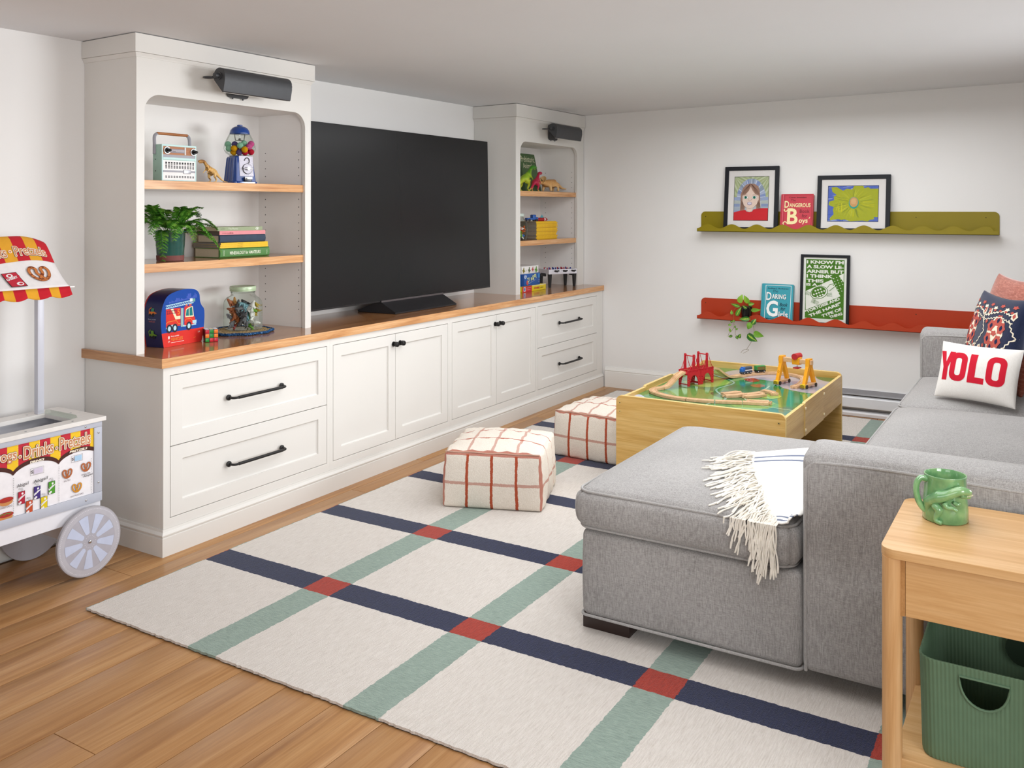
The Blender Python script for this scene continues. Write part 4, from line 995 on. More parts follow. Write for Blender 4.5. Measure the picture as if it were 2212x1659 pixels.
# ---------------- toy dinosaurs ----------------
def dino_mat(name, belly, side, back, k1=.3, k2=.7, spots=None, zlo=0, zhi=.1):
    m, k = newmat(name, .45, .4); tc = k.n('ShaderNodeTexCoord'); sp = k.n('ShaderNodeSeparateXYZ'); k.l(tc.outputs['Object'], sp.inputs[0])
    z = k.math('DIVIDE', k.math('SUBTRACT', sp.outputs[2], zlo), zhi - zlo); z = k.math('ADD', z, k.math('MULTIPLY', k.math('SUBTRACT', k.noise(k.co(), 60, 3), .5), .5))
    c = k.ramp(z, [(k1, belly), ((k1 + k2) / 2, side), (k2, back)])
    if spots: c = k.mix(k.ramp(k.noise(k.co((120, 120, 60)), 1, 2), [(.58, (0, 0, 0)), (.64, (1, 1, 1))]), c, spots)
    k.color(c); k.bump(k.noise(k.co(), 400, 2), .3, .0006); return m
def theropod(label, loc, rz, s, mat, grp=None, up=.0, parts=True):
    """s = height scale; nose points to local -x"""
    t = thing('toy_dinosaur', label, 'toy dinosaur', loc, rz)
    S_ = lambda x, y, z, r, q=None: (x * s, y * s, z * s, r * s, (q or r) * s)
    J = [S_(0, 0, .50, .125, .15), S_(-.20, 0, .62, .115), S_(-.36, 0, .78 + up, .068), S_(-.46, 0, .90 + up, .075), S_(-.60, 0, .92 + up, .088, .078), S_(-.80, 0, .89 + up, .052, .046),
         S_(.20, 0, .42, .10), S_(.38, 0, .28, .062), S_(.56, 0, .14, .038), S_(.74, 0, .06, .022), S_(.92, 0, .05, .010),
         S_(.02, .13, .40, .095), S_(-.06, .15, .25, .058), S_(.06, .15, .12, .032), S_(.0, .15, .035, .030), S_(-.11, .16, .022, .020),
         S_(.06, -.13, .40, .095), S_(.0, -.15, .25, .058), S_(.12, -.15, .12, .032), S_(.06, -.15, .035, .030), S_(-.05, -.16, .022, .020),
         S_(-.28, .10, .56, .030), S_(-.37, .11, .46, .020), S_(-.42, .11, .40, .013), S_(-.28, -.10, .56, .030), S_(-.37, -.11, .46, .020), S_(-.42, -.11, .40, .013)]
    E = [(0, 1), (1, 2), (2, 3), (3, 4), (4, 5), (0, 6), (6, 7), (7, 8), (8, 9), (9, 10), (0, 11), (11, 12), (12, 13), (13, 14), (14, 15), (0, 16), (16, 17), (17, 18), (18, 19), (19, 20), (1, 21), (21, 22), (22, 23), (1, 24), (24, 25), (25, 26)]
    creature('body', J, E, mat, t, 2)
    b = B(); b.ball((-.60 * s, .055 * s, (.95 + up) * s), .014 * s, 6); b.ball((-.60 * s, -.055 * s, (.95 + up) * s), .014 * s, 6); b.build('eyes', BLACKP, t, kind='stuff')
    creature('lower_jaw', [S_(-.50, 0, .87 + up, .04), S_(-.62, 0, .845 + up, .03), S_(-.73, 0, .82 + up, .02)], [(0, 1), (1, 2)], mat, t, 2)
    return t
TAN = dino_mat('tan_dino', '#e3bb78', '#d9a95f', '#8a5a2b', .3, 1.05, '#7a4d26', 0, .1)
theropod('tan upright toy dinosaur between the radio and gumball machine', (2.798, 3.30, shelfZ(1.501)), R(4), .104, TAN)
GRN = dino_mat('green_dino', '#c5cf3c', '#9bc22e', '#3f8a26', .3, .9, None, 0, .19)
theropod('bright green toy tyrannosaur in front of the green book, right bookcase', (5.665, 3.33, shelfZ(1.510)), R(178), .195, GRN, up=.02)
PNK = dino_mat('pink_dino', '#e0c258', '#c2264a', '#b01c40', .05, .35, None, 0, .13)
theropod('crimson toy dinosaur with a yellow leg, beside the green tyrannosaur', (5.70, 3.262, shelfZ(1.510)), R(186), .142, PNK, up=.06)
TRI = dino_mat('tan_triceratops', '#e6bd84', '#dca868', '#b77f45', .2, .95, None, 0, .11)
t = thing('toy_dinosaur', 'tan toy triceratops at the right end of the upper shelf, right bookcase', 'toy dinosaur', (6.06, 3.33, shelfZ(1.510)), R(-6))
J = [(0, 0, .072, .032, .032), (-.055, 0, .066, .028, .028), (-.095, 0, .070, .019, .019), (-.135, 0, .072, .017, .016), (-.175, 0, .060, .008, .008),
     (.055, 0, .070, .030, .028), (.10, 0, .052, .015, .015), (.15, 0, .032, .008, .008), (.21, 0, .028, .003, .003),
     (-.060, .026, .045, .014, .014), (-.064, .030, .022, .010, .010), (-.066, .031, .006, .011, .010), (-.048, -.026, .045, .014, .014), (-.046, -.030, .022, .010, .010), (-.050, -.031, .006, .011, .010),
     (.060, .026, .045, .015, .015), (.066, .030, .022, .010, .010), (.062, .031, .006, .011, .010), (.044, -.026, .045, .015, .015), (.052, -.030, .022, .010, .010), (.048, -.031, .006, .011, .010)]
creature('body', J, [(0, 1), (1, 2), (2, 3), (3, 4), (0, 5), (5, 6), (6, 7), (7, 8), (1, 9), (9, 10), (10, 11), (1, 12), (12, 13), (13, 14), (5, 15), (15, 16), (16, 17), (5, 18), (18, 19), (19, 20)], TRI, t, 2)
b = B(); b.lathe([(.006, 0), (.026, .006), (.036, .016), (.034, .017), (.022, .009), (.004, .004)], 18); fr_ = b.build('neck_frill', TRI, t, loc=(-.105, 0, .082)); fr_.rotation_euler = (0, R(-55), 0)
for y in (-.012, .012): B().cyl((-.135, y, .083), (-.165, y * 1.2, .108), .0045, 8, .0006).build('brow_horn', pl('#5b4326', .4), t)
B().cyl((-.170, 0, .066), (-.184, 0, .080), .0035, 8, .0006).build('nose_horn', pl('#e6c98a', .4), t)
# ---------------- gumball machine ----------------
BLU = pl('#12408c', .15, .5, coat=.5); SIL = pl('#b9b6c0', .35, .5, metal=.7, var=.35, vs=700, bump=.5)
t = thing('gumball_machine', 'blue gumball machine with a glass globe, top shelf left bookcase', 'gumball machine', (3.0, 3.345, shelfZ(1.501)), R(-14))
def sq(r, z, n=6, k=.32):
    P = rrect(-r, -r, r, r, r * k, n); return [(x, y, z) for x, y in P]
b = B(); rings = [sq(.064, 0), sq(.064, .008), sq(.059, .012), sq(.057, .03), sq(.052, .08), sq(.047, .125), sq(.045, .129)]; n = len(rings[0])
b.add([v for r_ in rings for v in r_], [(j * n + i, j * n + (i + 1) % n, (j + 1) * n + (i + 1) % n, (j + 1) * n + i) for j in range(len(rings) - 1) for i in range(n)] + [tuple(reversed(range(n))), tuple(range((len(rings) - 1) * n, len(rings) * n))])
b.build('base', BLU, t, smooth=30)
b = B()
for x in (-.040,): b.tube([(x * 1.15, -.058, .012), (x, -.047, .122)], .003, 6)
for y in (-.034, -.012, .012, .034): b.tube([(-.058, y * 1.15, .012), (-.047, y, .122)], .003, 6)
b.build('base_ribs', BLU, t, kind='stuff')
pm_ = Matrix.Rotation(R(-6), 4, 'X')
b = B(); b.T = Matrix.Translation((.006, -.0585, .034)) @ pm_; b.prism(rrect(-.036, 0, .036, .098, .003, 2), (0, 0, 0), (1, 0, 0), (0, 0, 1), .006); b.build('coin_plate', SIL, t, smooth=0, bevel=.001)
b = B(); b.T = Matrix.Translation((.006, -.059, .034)) @ pm_; b.cyl((.004, 0, .036), (.004, -.004, .036), .023, 28); b.build('coin_dial', SIL, t)
b = B(); b.T = Matrix.Translation((.006, -.0595, .034)) @ pm_
b.tube([(.004 + .024 * math.cos(2 * PI * i / 28), -.0012, .036 + .024 * math.sin(2 * PI * i / 28)) for i in range(28)], .0013, 6, closed=True); b.build('dial_groove', BLACKP, t)
b = B(); b.T = Matrix.Translation((.006, -.0595, .034)) @ pm_; b.tube([(.004 + .012 * math.cos(R(a)), -.0012, .075 + .014 * math.sin(R(a))) for a in range(-60, 200, 20)], .0016, 6); b.build('coin_slot', BLACKP, t)
b = B(); b.T = Matrix.Translation((.006, -.063, .034)) @ pm_; b.rbox(-.020, .028, -.012, 0, .033, .039, .002, 2); b.cyl((.004, 0, .036), (.004, -.012, .036), .008, 16); b.build('crank', CHROME, t)
b = B(); b.rbox(-.012, .024, -.074, -.055, .008, .030, .003, 2); b.build('chute', pl('#2b2d33', .3, .5, metal=.4), t); B().rbox(-.013, .025, -.077, -.073, .018, .032, .001, 1).build('chute_flap', CHROME, t)
b = B(); b.lathe([(.044, .128), (.046, .133), (.053, .138), (.064, .146), (.071, .157), (.0735, .168), (.0725, .180), (.068, .196), (.060, .214), (.051, .232), (.044, .245)], 40)
b.build('globe', GLASS, t, smooth=80)
B().lathe([(.0, .129), (.047, .129), (.048, .132), (.042, .134), (.0, .133)], 36).build('globe_ring', ZINC, t)
b = B(); b.lathe([(.041, .234), (.047, .236), (.047, .242), (.0445, .253), (.036, .265), (.024, .272), (.013, .275), (.013, .280), (.009, .282), (.0, .2825)], 40); b.build('lid', BLU, t, smooth=50)
b = B(); b.cyl((0, 0, .14), (0, 0, .236), .0022, 10); b.build('centre_rod', CHROME, t)
b = B(); b.tube([(-.027, 0, .238), (-.022, 0, .207), (.022, 0, .207), (.027, 0, .238)], .0026, 8); b.ball((0, 0, .212), .006, 8); b.build('lid_bracket', pl('#77756f', .3, .5, metal=.8), t)
rt3 = Vector((.519, -.8547, 0)); fw3 = Vector((.8547, .519, 0)); g0 = Vector((3.0, 3.345, 0))
BC = {'mint': '#8fbfa3', 'purple': '#67578c', 'yellow': '#d99a16', 'pink': '#cf5590', 'red': '#bb2036', 'crimson': '#8f1c34'}
balls = [('mint', -.060, 1.690, .0, 'leftmost mint ball, high in the globe'), ('purple', -.034, 1.692, .036, 'purple ball high at the back left of the globe'), ('mint', -.047, 1.668, -.034, 'mint ball at the front left, beside a yellow ball'),
 ('yellow', -.017, 1.668, -.050, 'large yellow ball at the front left of the globe'), ('mint', .013, 1.682, -.046, 'mint ball at the front centre, on top of the heap'), ('mint', .022, 1.694, .000, 'mint ball behind the front centre one, highest in the globe'),
 ('yellow', .036, 1.663, -.046, 'yellow ball at the front right of the globe'), ('pink', .056, 1.692, .010, 'pale pink ball, uppermost at the right'), ('pink', .054, 1.678, -.024, 'pink ball at the right, under the upper pink one'),
 ('red', .056, 1.654, .008, 'red ball at the lower right of the globe'), ('mint', .032, 1.662, .034, 'mint ball at the lower right back'), ('yellow', -.026, 1.652, -.020, 'yellow ball at the lower left, against the ring'),
 ('purple', .003, 1.6515, -.022, 'purple ball at the bottom centre of the globe'), ('red', .030, 1.6515, -.014, 'red ball at the bottom right, against the ring'), ('crimson', -.010, 1.668, .022, 'dark crimson ball in the middle of the heap'), ('mint', -.038, 1.656, .018, 'mint ball at the lower left back')]
bm0 = B().ball((0, 0, 0), .0152, 12).build('gumball', pl('#888888'), None); bmesh0 = bm0.data; bpy.data.objects.remove(bm0)
for c_, r_, z, d_, lb in balls:
    me = bmesh0.copy(); me.materials.clear(); me.materials.append(pl(BC[c_], .9, .1, var=.12, vs=300, bump=.6)); o = bpy.data.objects.new('felt_ball', me); COL.objects.link(o)
    P = g0 + rt3 * r_ * .93 + fw3 * d_ * .72; o.location = (P.x, P.y, z); tag(o, lb if len(lb.split()) > 3 else lb, 'ball', 'felt balls in the gumball machine')
# ---------------- fern ----------------
t = thing('potted_fern', 'feathery fern in a dark green glazed pot, middle shelf left bookcase', 'plant', (2.612, 3.352, shelfZ(1.153)))
PG = pl('#24554d', .12, .5, coat=.5, var=.12, vs=20); TC = pl('#7d4a45', .7, .3)
B().lathe([(.0, .001), (.0575, .001), (.0585, .024), (.0, .024)], 40).build('saucer', TC, t)
B().lathe([(.0575, .024), (.0605, .07), (.0640, .124), (.0655, .127), (.0655, .131), (.0630, .131), (.0610, .118), (.0, .116)], 44).build('pot', PG, t, smooth=40)
b = B()
for i in range(36): a = 2 * PI * i / 36; b.ball((.0655 * math.cos(a), .0655 * math.sin(a), .1275), .0028, 5)
b.build('beaded_rim', pl('#5d8f84', .2, coat=.3), t, kind='stuff')
B().cyl((0, 0, .112), (0, 0, .120), .0612, 24).build('soil', pl('#3a2a1c', .95, var=.4, vs=200), t)
m, k = newmat('fern_leaf', .5, .3); k.color(k.ramp(k.noise(k.co(), 45, 3), [(.3, '#2f5f18'), (.5, '#4f8f2c'), (.72, '#8fbd4a')])); k.b.inputs['Subsurface Weight'].default_value = 0; FERN = m
random.seed(21)
def frond(az, L, rise, droop, seed):
    rnd = random.Random(seed); b = B(); pts = []; d = Vector((math.cos(az), math.sin(az), 0)); N_ = 20
    for i in range(N_ + 1):
        q = i / N_; pts.append(d * (L * q * (1 - .12 * q)) + Vector((0, 0, rise * math.sin(min(1, q * 1.25) * PI / 2) - droop * q * q * q)) + Vector((-d.y, d.x, 0)) * (.012 * math.sin(q * 5 + seed)))
    pts = [p_ + Vector((d.x * .02, d.y * .02, .116)) for p_ in pts]
    b.tube([tuple(p_) for p_ in pts], [.0012 * (1 - .6 * i / N_) for i in range(N_ + 1)], 4)
    side = Vector((-d.y, d.x, 0)); vs = []; fs = []
    for i in range(4, N_ + 1):
        q = i / N_; w_ = .036 * math.sin(PI * min(1, (q - .1) * 1.05)) ** .8 * (1.05 - .5 * q) + .006
        tn = (pts[min(N_, i + 1)] - pts[i - 1]).normalized()
        for sg in (-1, 1):
            sd = (side * sg + tn * .55).normalized(); up_ = Vector((0, 0, 1)); tilt = rnd.uniform(-.25, .35)
            m_ = 5
            for j in range(m_):
                a = pts[i] + sd * (w_ * (j + .6) / m_) + up_ * (w_ * tilt * (j / m_) - w_ * .25 * (j / m_) ** 2)
                ll = w_ * .46 * (1.1 - .7 * j / m_)
                for s2 in (-1, 1):
                    e = (tn * s2 * .9 + sd * .6).normalized(); n_ = e.cross(up_).normalized() if abs(e.z) < .95 else side
                    o = len(vs); wd = ll * .42
                    vs += [tuple(a), tuple(a + e * ll * .5 + n_ * wd + up_ * .0008), tuple(a + e * ll - up_ * .001), tuple(a + e * ll * .5 - n_ * wd + up_ * .0008)]
                    fs += [(o, o + 1, o + 2, o + 3)]
            a = pts[i]; o = len(vs); tip = a + sd * w_ + up_ * (w_ * tilt - w_ * .25); nn_ = tn * .0012
            vs += [tuple(a + nn_), tuple(tip), tuple(a - nn_)]; fs.append((o, o + 1, o + 2))
    b.add(vs, fs); return b
def lim(az, L):
    d = (math.cos(az), math.sin(az)); m_ = L
    if d[1] > 0: m_ = min(m_, .155 / d[1])
    if d[0] < 0: m_ = min(m_, .205 / -d[0])
    return m_
fr_list = [(-20, .21, .11, .06), (-35, .20, .05, .07), (0, .16, .14, .03), (-60, .17, .10, .08), (-90, .15, .09, .09), (-120, .17, .09, .08), (-150, .18, .11, .07), (-165, .20, .12, .05), (170, .19, .10, .05), (150, .17, .14, .03), (120, .14, .15, .02), (90, .12, .16, .0), (60, .13, .15, .02), (30, .16, .15, .02), (-75, .12, .15, .01), (-140, .19, .05, .13), (-10, .24, .07, .03), (-45, .13, .15, .0), (-105, .10, .15, .0), (180, .13, .16, .0), (10, .21, .10, .06), (-155, .13, .12, .02), (-50, .22, .03, .09), (-130, .14, .10, .04)]
for i, (az, L, ri, dr_) in enumerate(fr_list):
    a = R(az); frond(a, lim(a, L), ri * .78, dr_ * 1.1, i).build('frond', FERN, t, smooth=0)
# ---------------- books ----------------
PAGES = pl('#cdbfa5', .9, .1, var=.15, vs=900)
def book(name, label, loc, rz, w, d, h, cov, rounded=True, grp=None, texts=(), pages=PAGES, cat='book', rx=0):
    """lying flat: spine faces local -y, w along x"""
    t = thing(name, label, cat, loc, rz, grp); e = .0028
    b = B()
    if rounded:
        sp = [(0, 0), (-.006, h * .12), (-.0085, h * .5), (-.006, h * .88), (0, h)]
        pr = [(-y, z) for y, z in sp] + [(-d, h), (-d, h - e), (-.004, h - e), (-.004, e), (-d, e), (-d, 0)]
        b.prism(pr, (0, 0, 0), (0, -1, 0), (0, 0, 1), w) if False else b.prism([(y, z) for y, z in [(y, z) for y, z in sp]] + [(d, h), (d, h - e), (.004, h - e), (.004, e), (d, e), (d, 0)], (w, 0, 0), (0, 1, 0), (0, 0, 1), w)
    else:
        b.prism([(0, 0), (d, 0), (d, .0012), (.0015, .0012), (.0015, h - .0012), (d, h - .0012), (d, h), (0, h)], (w, 0, 0), (0, 1, 0), (0, 0, 1), w)
    b.build('cover', cov, t, smooth=25, bevel=.0006 if rounded else 0, seg=1)
    B().box(.003 if rounded else -.0004, w - (.003 if rounded else -.0004), .002, d - .004 if rounded else d + .0004, e if rounded else .0003, h - (e if rounded else .0003)).build('pages', pages, t, smooth=0)
    if texts:
        p = Print((0, -.0088 if rounded else -.0003, 0), (1, 0, 0), (0, 0, 1))
        for tx in texts: tx(p)
        p.build('spine_lettering', t)
    return t
z = shelfZ(1.153); BX, BY = 2.857, 3.322
book('book', 'thick green hardback reading Mineralogy for Amateurs, bottom of the stack', (BX, BY, z), R(-1), .300, .175, .0445, pl('#4c7f3c', .55), texts=[lambda p: p.text('MINERALOGY for AMATEURS', .055, .014, w=.185, h=.0155, c='#eef2dc', L=1, bold=.012), lambda p: p.text('Sinkankas', .022, .009, h=.005, w=.026, c='#eef2dc', L=1, rot=PI / 2), lambda p: p.text('Van', .283, .009, h=.005, w=.02, c='#eef2dc', L=1, rot=PI / 2)]); z += .0448
YEL = pl('#e9b90c', .45, .4, var=.05, vs=80); GPG = pl('#857f78', .9, .1, var=.25, vs=1200)
for i, nm in enumerate(('lowest', 'middle', 'topmost')):
    book('magazine', nm + ' of three yellow-spined magazines lying on the green hardback', (BX + .002 + .003 * (i - 1), BY - .006, z), R(-1 + .8 * (i - 1)), .288, .190, .0082, YEL, False, 'yellow magazines in the left bookcase', pages=GPG, cat='magazine', texts=[lambda p: p.rect(.10, .0035, .13, .005, '#9a7a10', 1)]); z += .0084
book('book', 'thick slate blue hardback in the middle of the book stack', (BX + .002, BY + .004, z), R(-2), .272, .155, .0365, pl('#2c3d52', .7, var=.08)); z += .0368
book('book', 'thin pink-spined book second from the top of the stack', (BX + .004, BY + .002, z), R(-1), .277, .160, .0180, pl('#df8b90', .55), False, pages=pl('#6d6259', .9, .1), texts=[lambda p: p.text('A Field Guide', .015, .005, h=.006, c='#b56a70', L=1), lambda p: p.text('Birds', .060, .005, h=.007, c='#9c3f4c', L=1)]); z += .0183
book('book', 'sage green book titled The Planets on top of the stack', (BX - .006, BY + .004, z), R(-1), .270, .165, .0180, pl('#97a380', .6), False, texts=[lambda p: p.text('by Arthur', .018, .006, h=.006, c='#5d6a4c', L=1), lambda p: p.text('The Planets', .062, .006, h=.0085, c='#e3e8d3', L=1), lambda p: p.ring(.237, .009, .011, .006, .002, '#f0f2e6', 1), lambda p: p.ell(.237, .009, .004, .003, '#f0f2e6', 1)])
# ---------------- floor puzzle box ----------------
t = thing('puzzle_box', 'blue and red die-cut floor puzzle box with a fire engine, on the worktop', 'box', (2.512, 3.266, ZC1 + .0005), R(7))
ol = [(0, 0), (.222, 0), (.233, .04), (.240, .10), (.238, .142), (.222, .162), (.213, .182), (.209, .212), (.19, .232), (.15, .241), (.09, .239), (.03, .224), (.002, .196), (-.014, .15), (-.016, .10), (-.010, .05)]
os_ = [tuple(v)[:2] for v in smooth_path([(x, y, 0) for x, y in ol[1:]] + [(0, 0, 0)], 4)]
B().prism(os_, (0, 0, 0), (1, 0, 0), (0, 0, 1), .098).build('box', pl('#101c50', .3, .5, coat=.2), t, smooth=35, bevel=.0015)
B().prism([(x * 1.002 - .0005, y) for x, y in os_], (0, .0985, 0), (1, 0, 0), (0, 0, 1), .006).build('rear_edge', pl('#b5302c', .3, .5), t, smooth=35)
BLUE, RED_, CREAM, LBL, DKB = '#0f479f', '#d9352e', '#f0e2bd', '#b5dbe8', '#16204a'
p = Print((0, -.0004, 0), (1, 0, 0), (0, 0, 1), lay=.0002, rough=.3, coat=.2)
def clipz(P, z0, above):
    out_ = []
    for i in range(len(P)):
        a, c_ = P[i], P[(i + 1) % len(P)]; ia, ic = (a[1] >= z0) == above, (c_[1] >= z0) == above
        if ia: out_.append(a)
        if ia != ic: q = (z0 - a[1]) / (c_[1] - a[1]); out_.append((a[0] + (c_[0] - a[0]) * q, z0))
    return out_
p.poly(clipz(os_, .062, True), BLUE, 0); p.poly(clipz(os_, .062, False), RED_, 0)
random.seed(4)
for i in range(24): x = .03 + i * .0068; h_ = random.uniform(.004, .018) * (1.6 if i in (16, 17, 18, 22) else 1); p.rect(x, .187 + .0005 * i, x + .005, .187 + h_ + .0005 * i, '#4a63c0', 1)
ty = .0
p.poly([(.012, .085), (.095, .085), (.095, .163), (.012, .163)], RED_, 2); p.poly([(.038, .163), (.052, .163), (.072, .128), (.095, .128), (.095, .114), (.066, .114), (.052, .140)], CREAM, 3)
p.poly([(.012, .085), (.012, .078), (.030, .078), (.036, .092), (.068, .096), (.078, .085), (.106, .085), (.106, .078), (.188, .078), (.188, .085)], LBL, 2)
p.rect(.097, .078, .112, .160, '#9db8b8', 3); p.poly([(.118, .082), (.118, .165), (.150, .165), (.165, .163), (.172, .122), (.182, .110), (.182, .085), (.165, .082)], RED_, 2)
p.poly([(.126, .124), (.130, .150), (.144, .156), (.144, .122)], '#157a7c', 4); p.poly([(.148, .122), (.148, .157), (.163, .160), (.168, .122)], '#157a7c', 4); p.poly([(.122, .118), (.127, .153), (.143, .160), (.168, .163), (.174, .118), (.170, .116)], CREAM, 3)
p.rect(.166, .086, .190, .100, LBL, 4)
for x in (.030, .062, .144): p.ell(x, .078, .016, .019, '#2a2c3c', 5); p.ell(x, .078, .0085, .0105, LBL, 6)
p.text('5', .078, .135, h=.022, w=.012, c='#f0a040', L=4)
for y_ in (.166, .178): p.line([(.010, y_), (.172, y_ + .012)], .0035, LBL, 3)
for i in range(12): p.line([(.014 + i * .013, .168 + i * .00095), (.021 + i * .013, .178 + i * .00095)], .0018, LBL, 3); p.line([(.021 + i * .013, .178 + i * .00095), (.027 + i * .013, .168 + i * .00095)], .0018, LBL, 3)
p.rect(.150, .184, .166, .198, '#dfeaf0', 4); p.rect(.168, .182, .182, .196, '#6fa79a', 3)
for y_ in (.142, .155): p.line([(.016, y_), (.070, y_)], .0016, DKB, 4)
for i in range(6): p.line([(.020 + i * .010, .142), (.020 + i * .010, .155)], .0016, DKB, 4)
p.rect(.124, .167, .136, .173, '#e56a3a', 3); p.rect(.146, .167, .160, .173, '#e56a3a', 3); p.line([(.012, .100), (.022, .108), (.070, .110), (.082, .094), (.095, .094)], .0022, '#f0a040', 4); p.line([(.118, .100), (.128, .110), (.155, .110), (.165, .098)], .0022, '#f0a040', 4)
p.text('floor puzzle', .040, .040, w=.046, h=.007, c='#f6efe6', L=1, bold=.02); p.text('VEHICLES', .040, .024, w=.068, h=.013, c='#f0a040', L=1); p.rect(.040, .016, .115, .0175, '#f6efe6', 1); p.text('2-4', .198, .042, h=.007, c='#f6efe6', L=1); p.text('ages 3+', .172, .021, h=.0045, c='#f0a040', L=1)
p.ell(.028, .042, .005, .005, '#f6efe6', 1, 8); p.rect(.024, .034, .032, .040, '#f6efe6', 1); p.text('24', .023, .019, h=.008, c='#f6efe6', L=1); p.build('fire_engine_print', t)
for nm_, (cx, cz_, c1) in (('digger_print', (.048, .150, '#d9762c')), ('tractor_print', (.048, .055, '#6a8f2c'))):
    p = Print((-.0125, .098, 0), (0, -1, 0), (0, 0, 1), lay=.0003, f=lambda y, z, o: (-.0166 * math.sin(PI * min(1, z / .21)) ** .8 - .0006 - o, .098 - y, z))
    p.rect(cx - .020, cz_ - .008, cx + .014, cz_ + .004, c1, 1); p.rect(cx - .008, cz_ + .004, cx + .008, cz_ + .018, '#3f8a6a' if c1 == '#d9762c' else '#5f8f3a', 1); p.line([(cx - .016, cz_ - .004), (cx - .020, cz_ + .012), (cx - .008, cz_ + .022)], .004, c1, 2); p.line([(cx + .010, cz_), (cx + .024, cz_ - .002)], .005, c1, 2)
    p.ell(cx - .012, cz_ - .010, .006, .006, '#20222e', 2, 12); p.ell(cx + .006, cz_ - .010, .008, .008, '#20222e', 2, 12)
    if nm_ == 'digger_print': p.build(nm_, t)
p.text('floor puzzle', .026, .118, w=.044, h=.006, c='#cfd3e0', L=1); p.text('VEHICLES', .030, .109, w=.036, h=.006, c='#c06a5a', L=1); p.build('tractor_print', t)
# ---------------- puzzle cube ----------------
t = thing('puzzle_cube', 'small scrambled puzzle cube of coloured squares beside the fire engine box', 'toy', (2.711, 3.2435, ZC1 + .0005), R(-30))
cs = .0565; B().rbox(0, cs, 0, cs, 0, cs, .0018, 2).build('body', BLACKP, t)
CC = {'r': '#c4142c', 'g': '#12862c', 'o': '#ee7a1c', 'w': '#e9e9ec', 'b': '#3a3fb5', 'y': '#e8cf24'}; g_ = cs / 3
front = ['rgo', 'ogo', 'grr']; topc = ['www', 'wyw', 'www']; rightc = ['bbr', 'gbb', 'bob']
def stk(c_):
    key = 'stk' + c_
    if key not in _mc: _mc[key] = B().rbox(.0013, g_ - .0013, -.0007, 0, .0013, g_ - .0013, .0003, 1).build('x', pl(CC[c_], .35)); d_ = _mc[key].data; bpy.data.objects.remove(_mc[key]); _mc[key] = d_
    return _mc[key]
for r_ in range(3):
    for c_ in range(3):
        for (st, loc, rot) in ((front[r_][c_], (c_ * g_, 0, (2 - r_) * g_), (0, 0, 0)), (topc[r_][c_], (c_ * g_, r_ * g_, cs), (R(-90), 0, 0)), (rightc[r_][c_], (cs, c_ * g_, (2 - r_) * g_), (0, 0, R(90)))):
            o = bpy.data.objects.new('sticker', stk(st)); COL.objects.link(o); o.parent = t; o.location = loc; o.rotation_euler = rot
# ---------------- trivet and jar of plastic animals ----------------
t = thing('woven_trivet', 'round straw trivet with a braided navy rim under the glass jar', 'trivet', (3.035, 3.378, ZC1 + .0005))
m, k = newmat('straw', .9, .2); wv_ = k.n('ShaderNodeTexWave', wave_type='RINGS', rings_direction='Z'); wv_.inputs['Scale'].default_value = 38; wv_.inputs['Distortion'].default_value = 2.5; wv_.inputs['Detail'].default_value = 3; wv_.inputs['Detail Scale'].default_value = 6; k.l(k.co(), wv_.inputs[0])
nz = k.noise(k.co(), 130, 3); k.color(k.ramp(nz, [(.35, '#7d6440'), (.5, '#b89c6c'), (.68, '#d9c499')])); k.bump(k.math('ADD', wv_.outputs['Fac'], nz), .8, .003)
sc = [((.146 + .006 * math.cos(9 * a)) * math.cos(a), (.146 + .006 * math.cos(9 * a)) * math.sin(a)) for a in [2 * PI * i / 90 for i in range(90)]]
B().prism([(x * .97, y * .97) for x, y in sc], (0, 0, .0088), (1, 0, 0), (0, 1, 0), .0086).build('straw_centre', m, t, smooth=30)
m, k = newmat('navy_braid', .9, .1); nz = k.noise(k.co(), 190, 3); k.color(k.ramp(nz, [(.35, '#142844'), (.55, '#25507f'), (.75, '#7ea3c9')])); k.bump(nz, .9, .003)
for ph in (0, PI * 2 / 3, PI * 4 / 3):
    B().tube([(x * (1.0 + .022 * math.sin(i * .62 + ph)), y * (1.0 + .022 * math.sin(i * .62 + ph)), .0068 + .0026 * math.cos(i * .62 + ph)) for i, (x, y) in enumerate([((.146 + .006 * math.cos(9 * a)) * math.cos(a), (.146 + .006 * math.cos(9 * a)) * math.sin(a)) for a in [2 * PI * j / 200 for j in range(200)]])], .0042, 6, closed=True).build('braid_strand', m, t)
JX, JY = 3.062, 3.392; JR = R(-24)
t = thing('glass_jar', 'square-shouldered glass jar with a pale green lid, full of plastic animals', 'jar', (JX, JY, ZC1 + .0098), JR)
def sqr(r, z, k=.34): return [(x, y, z) for x, y in rrect(-r, -r, r, r, r * k, 6)]
n = len(sqr(1, 0)); rings = [sqr(.070, .001, .5), sqr(.076, .004), sqr(.078, .012), sqr(.078, .125), sqr(.076, .140, .45), sqr(.069, .154, .6), sqr(.060, .163, .9), sqr(.056, .170, .98), sqr(.056, .185, .98)]
ins = [sqr(.0525, .185, .98), sqr(.0525, .170, .98), sqr(.0565, .161, .9), sqr(.0655, .151, .6), sqr(.0725, .138, .45), sqr(.0745, .124), sqr(.0745, .013), sqr(.072, .008), sqr(.066, .006, .5)]
def loft(rings, capb=True, capt=True):
    b = B(); n = len(rings[0]); b.add([v for r_ in rings for v in r_], [(j * n + i, j * n + (i + 1) % n, (j + 1) * n + (i + 1) % n, (j + 1) * n + i) for j in range(len(rings) - 1) for i in range(n)] + ([tuple(reversed(range(n)))] if capb else []) + ([tuple(range((len(rings) - 1) * n, len(rings) * n))] if capt else [])); return b
loft(rings, True, False).build('glass', GLASS, t, smooth=60)
B().tube([(.0565 * math.cos(a), .0565 * math.sin(a), .181) for a in [2 * PI * i / 40 for i in range(40)]], .0022, 6, closed=True).build('neck_ring', GLASS, t)
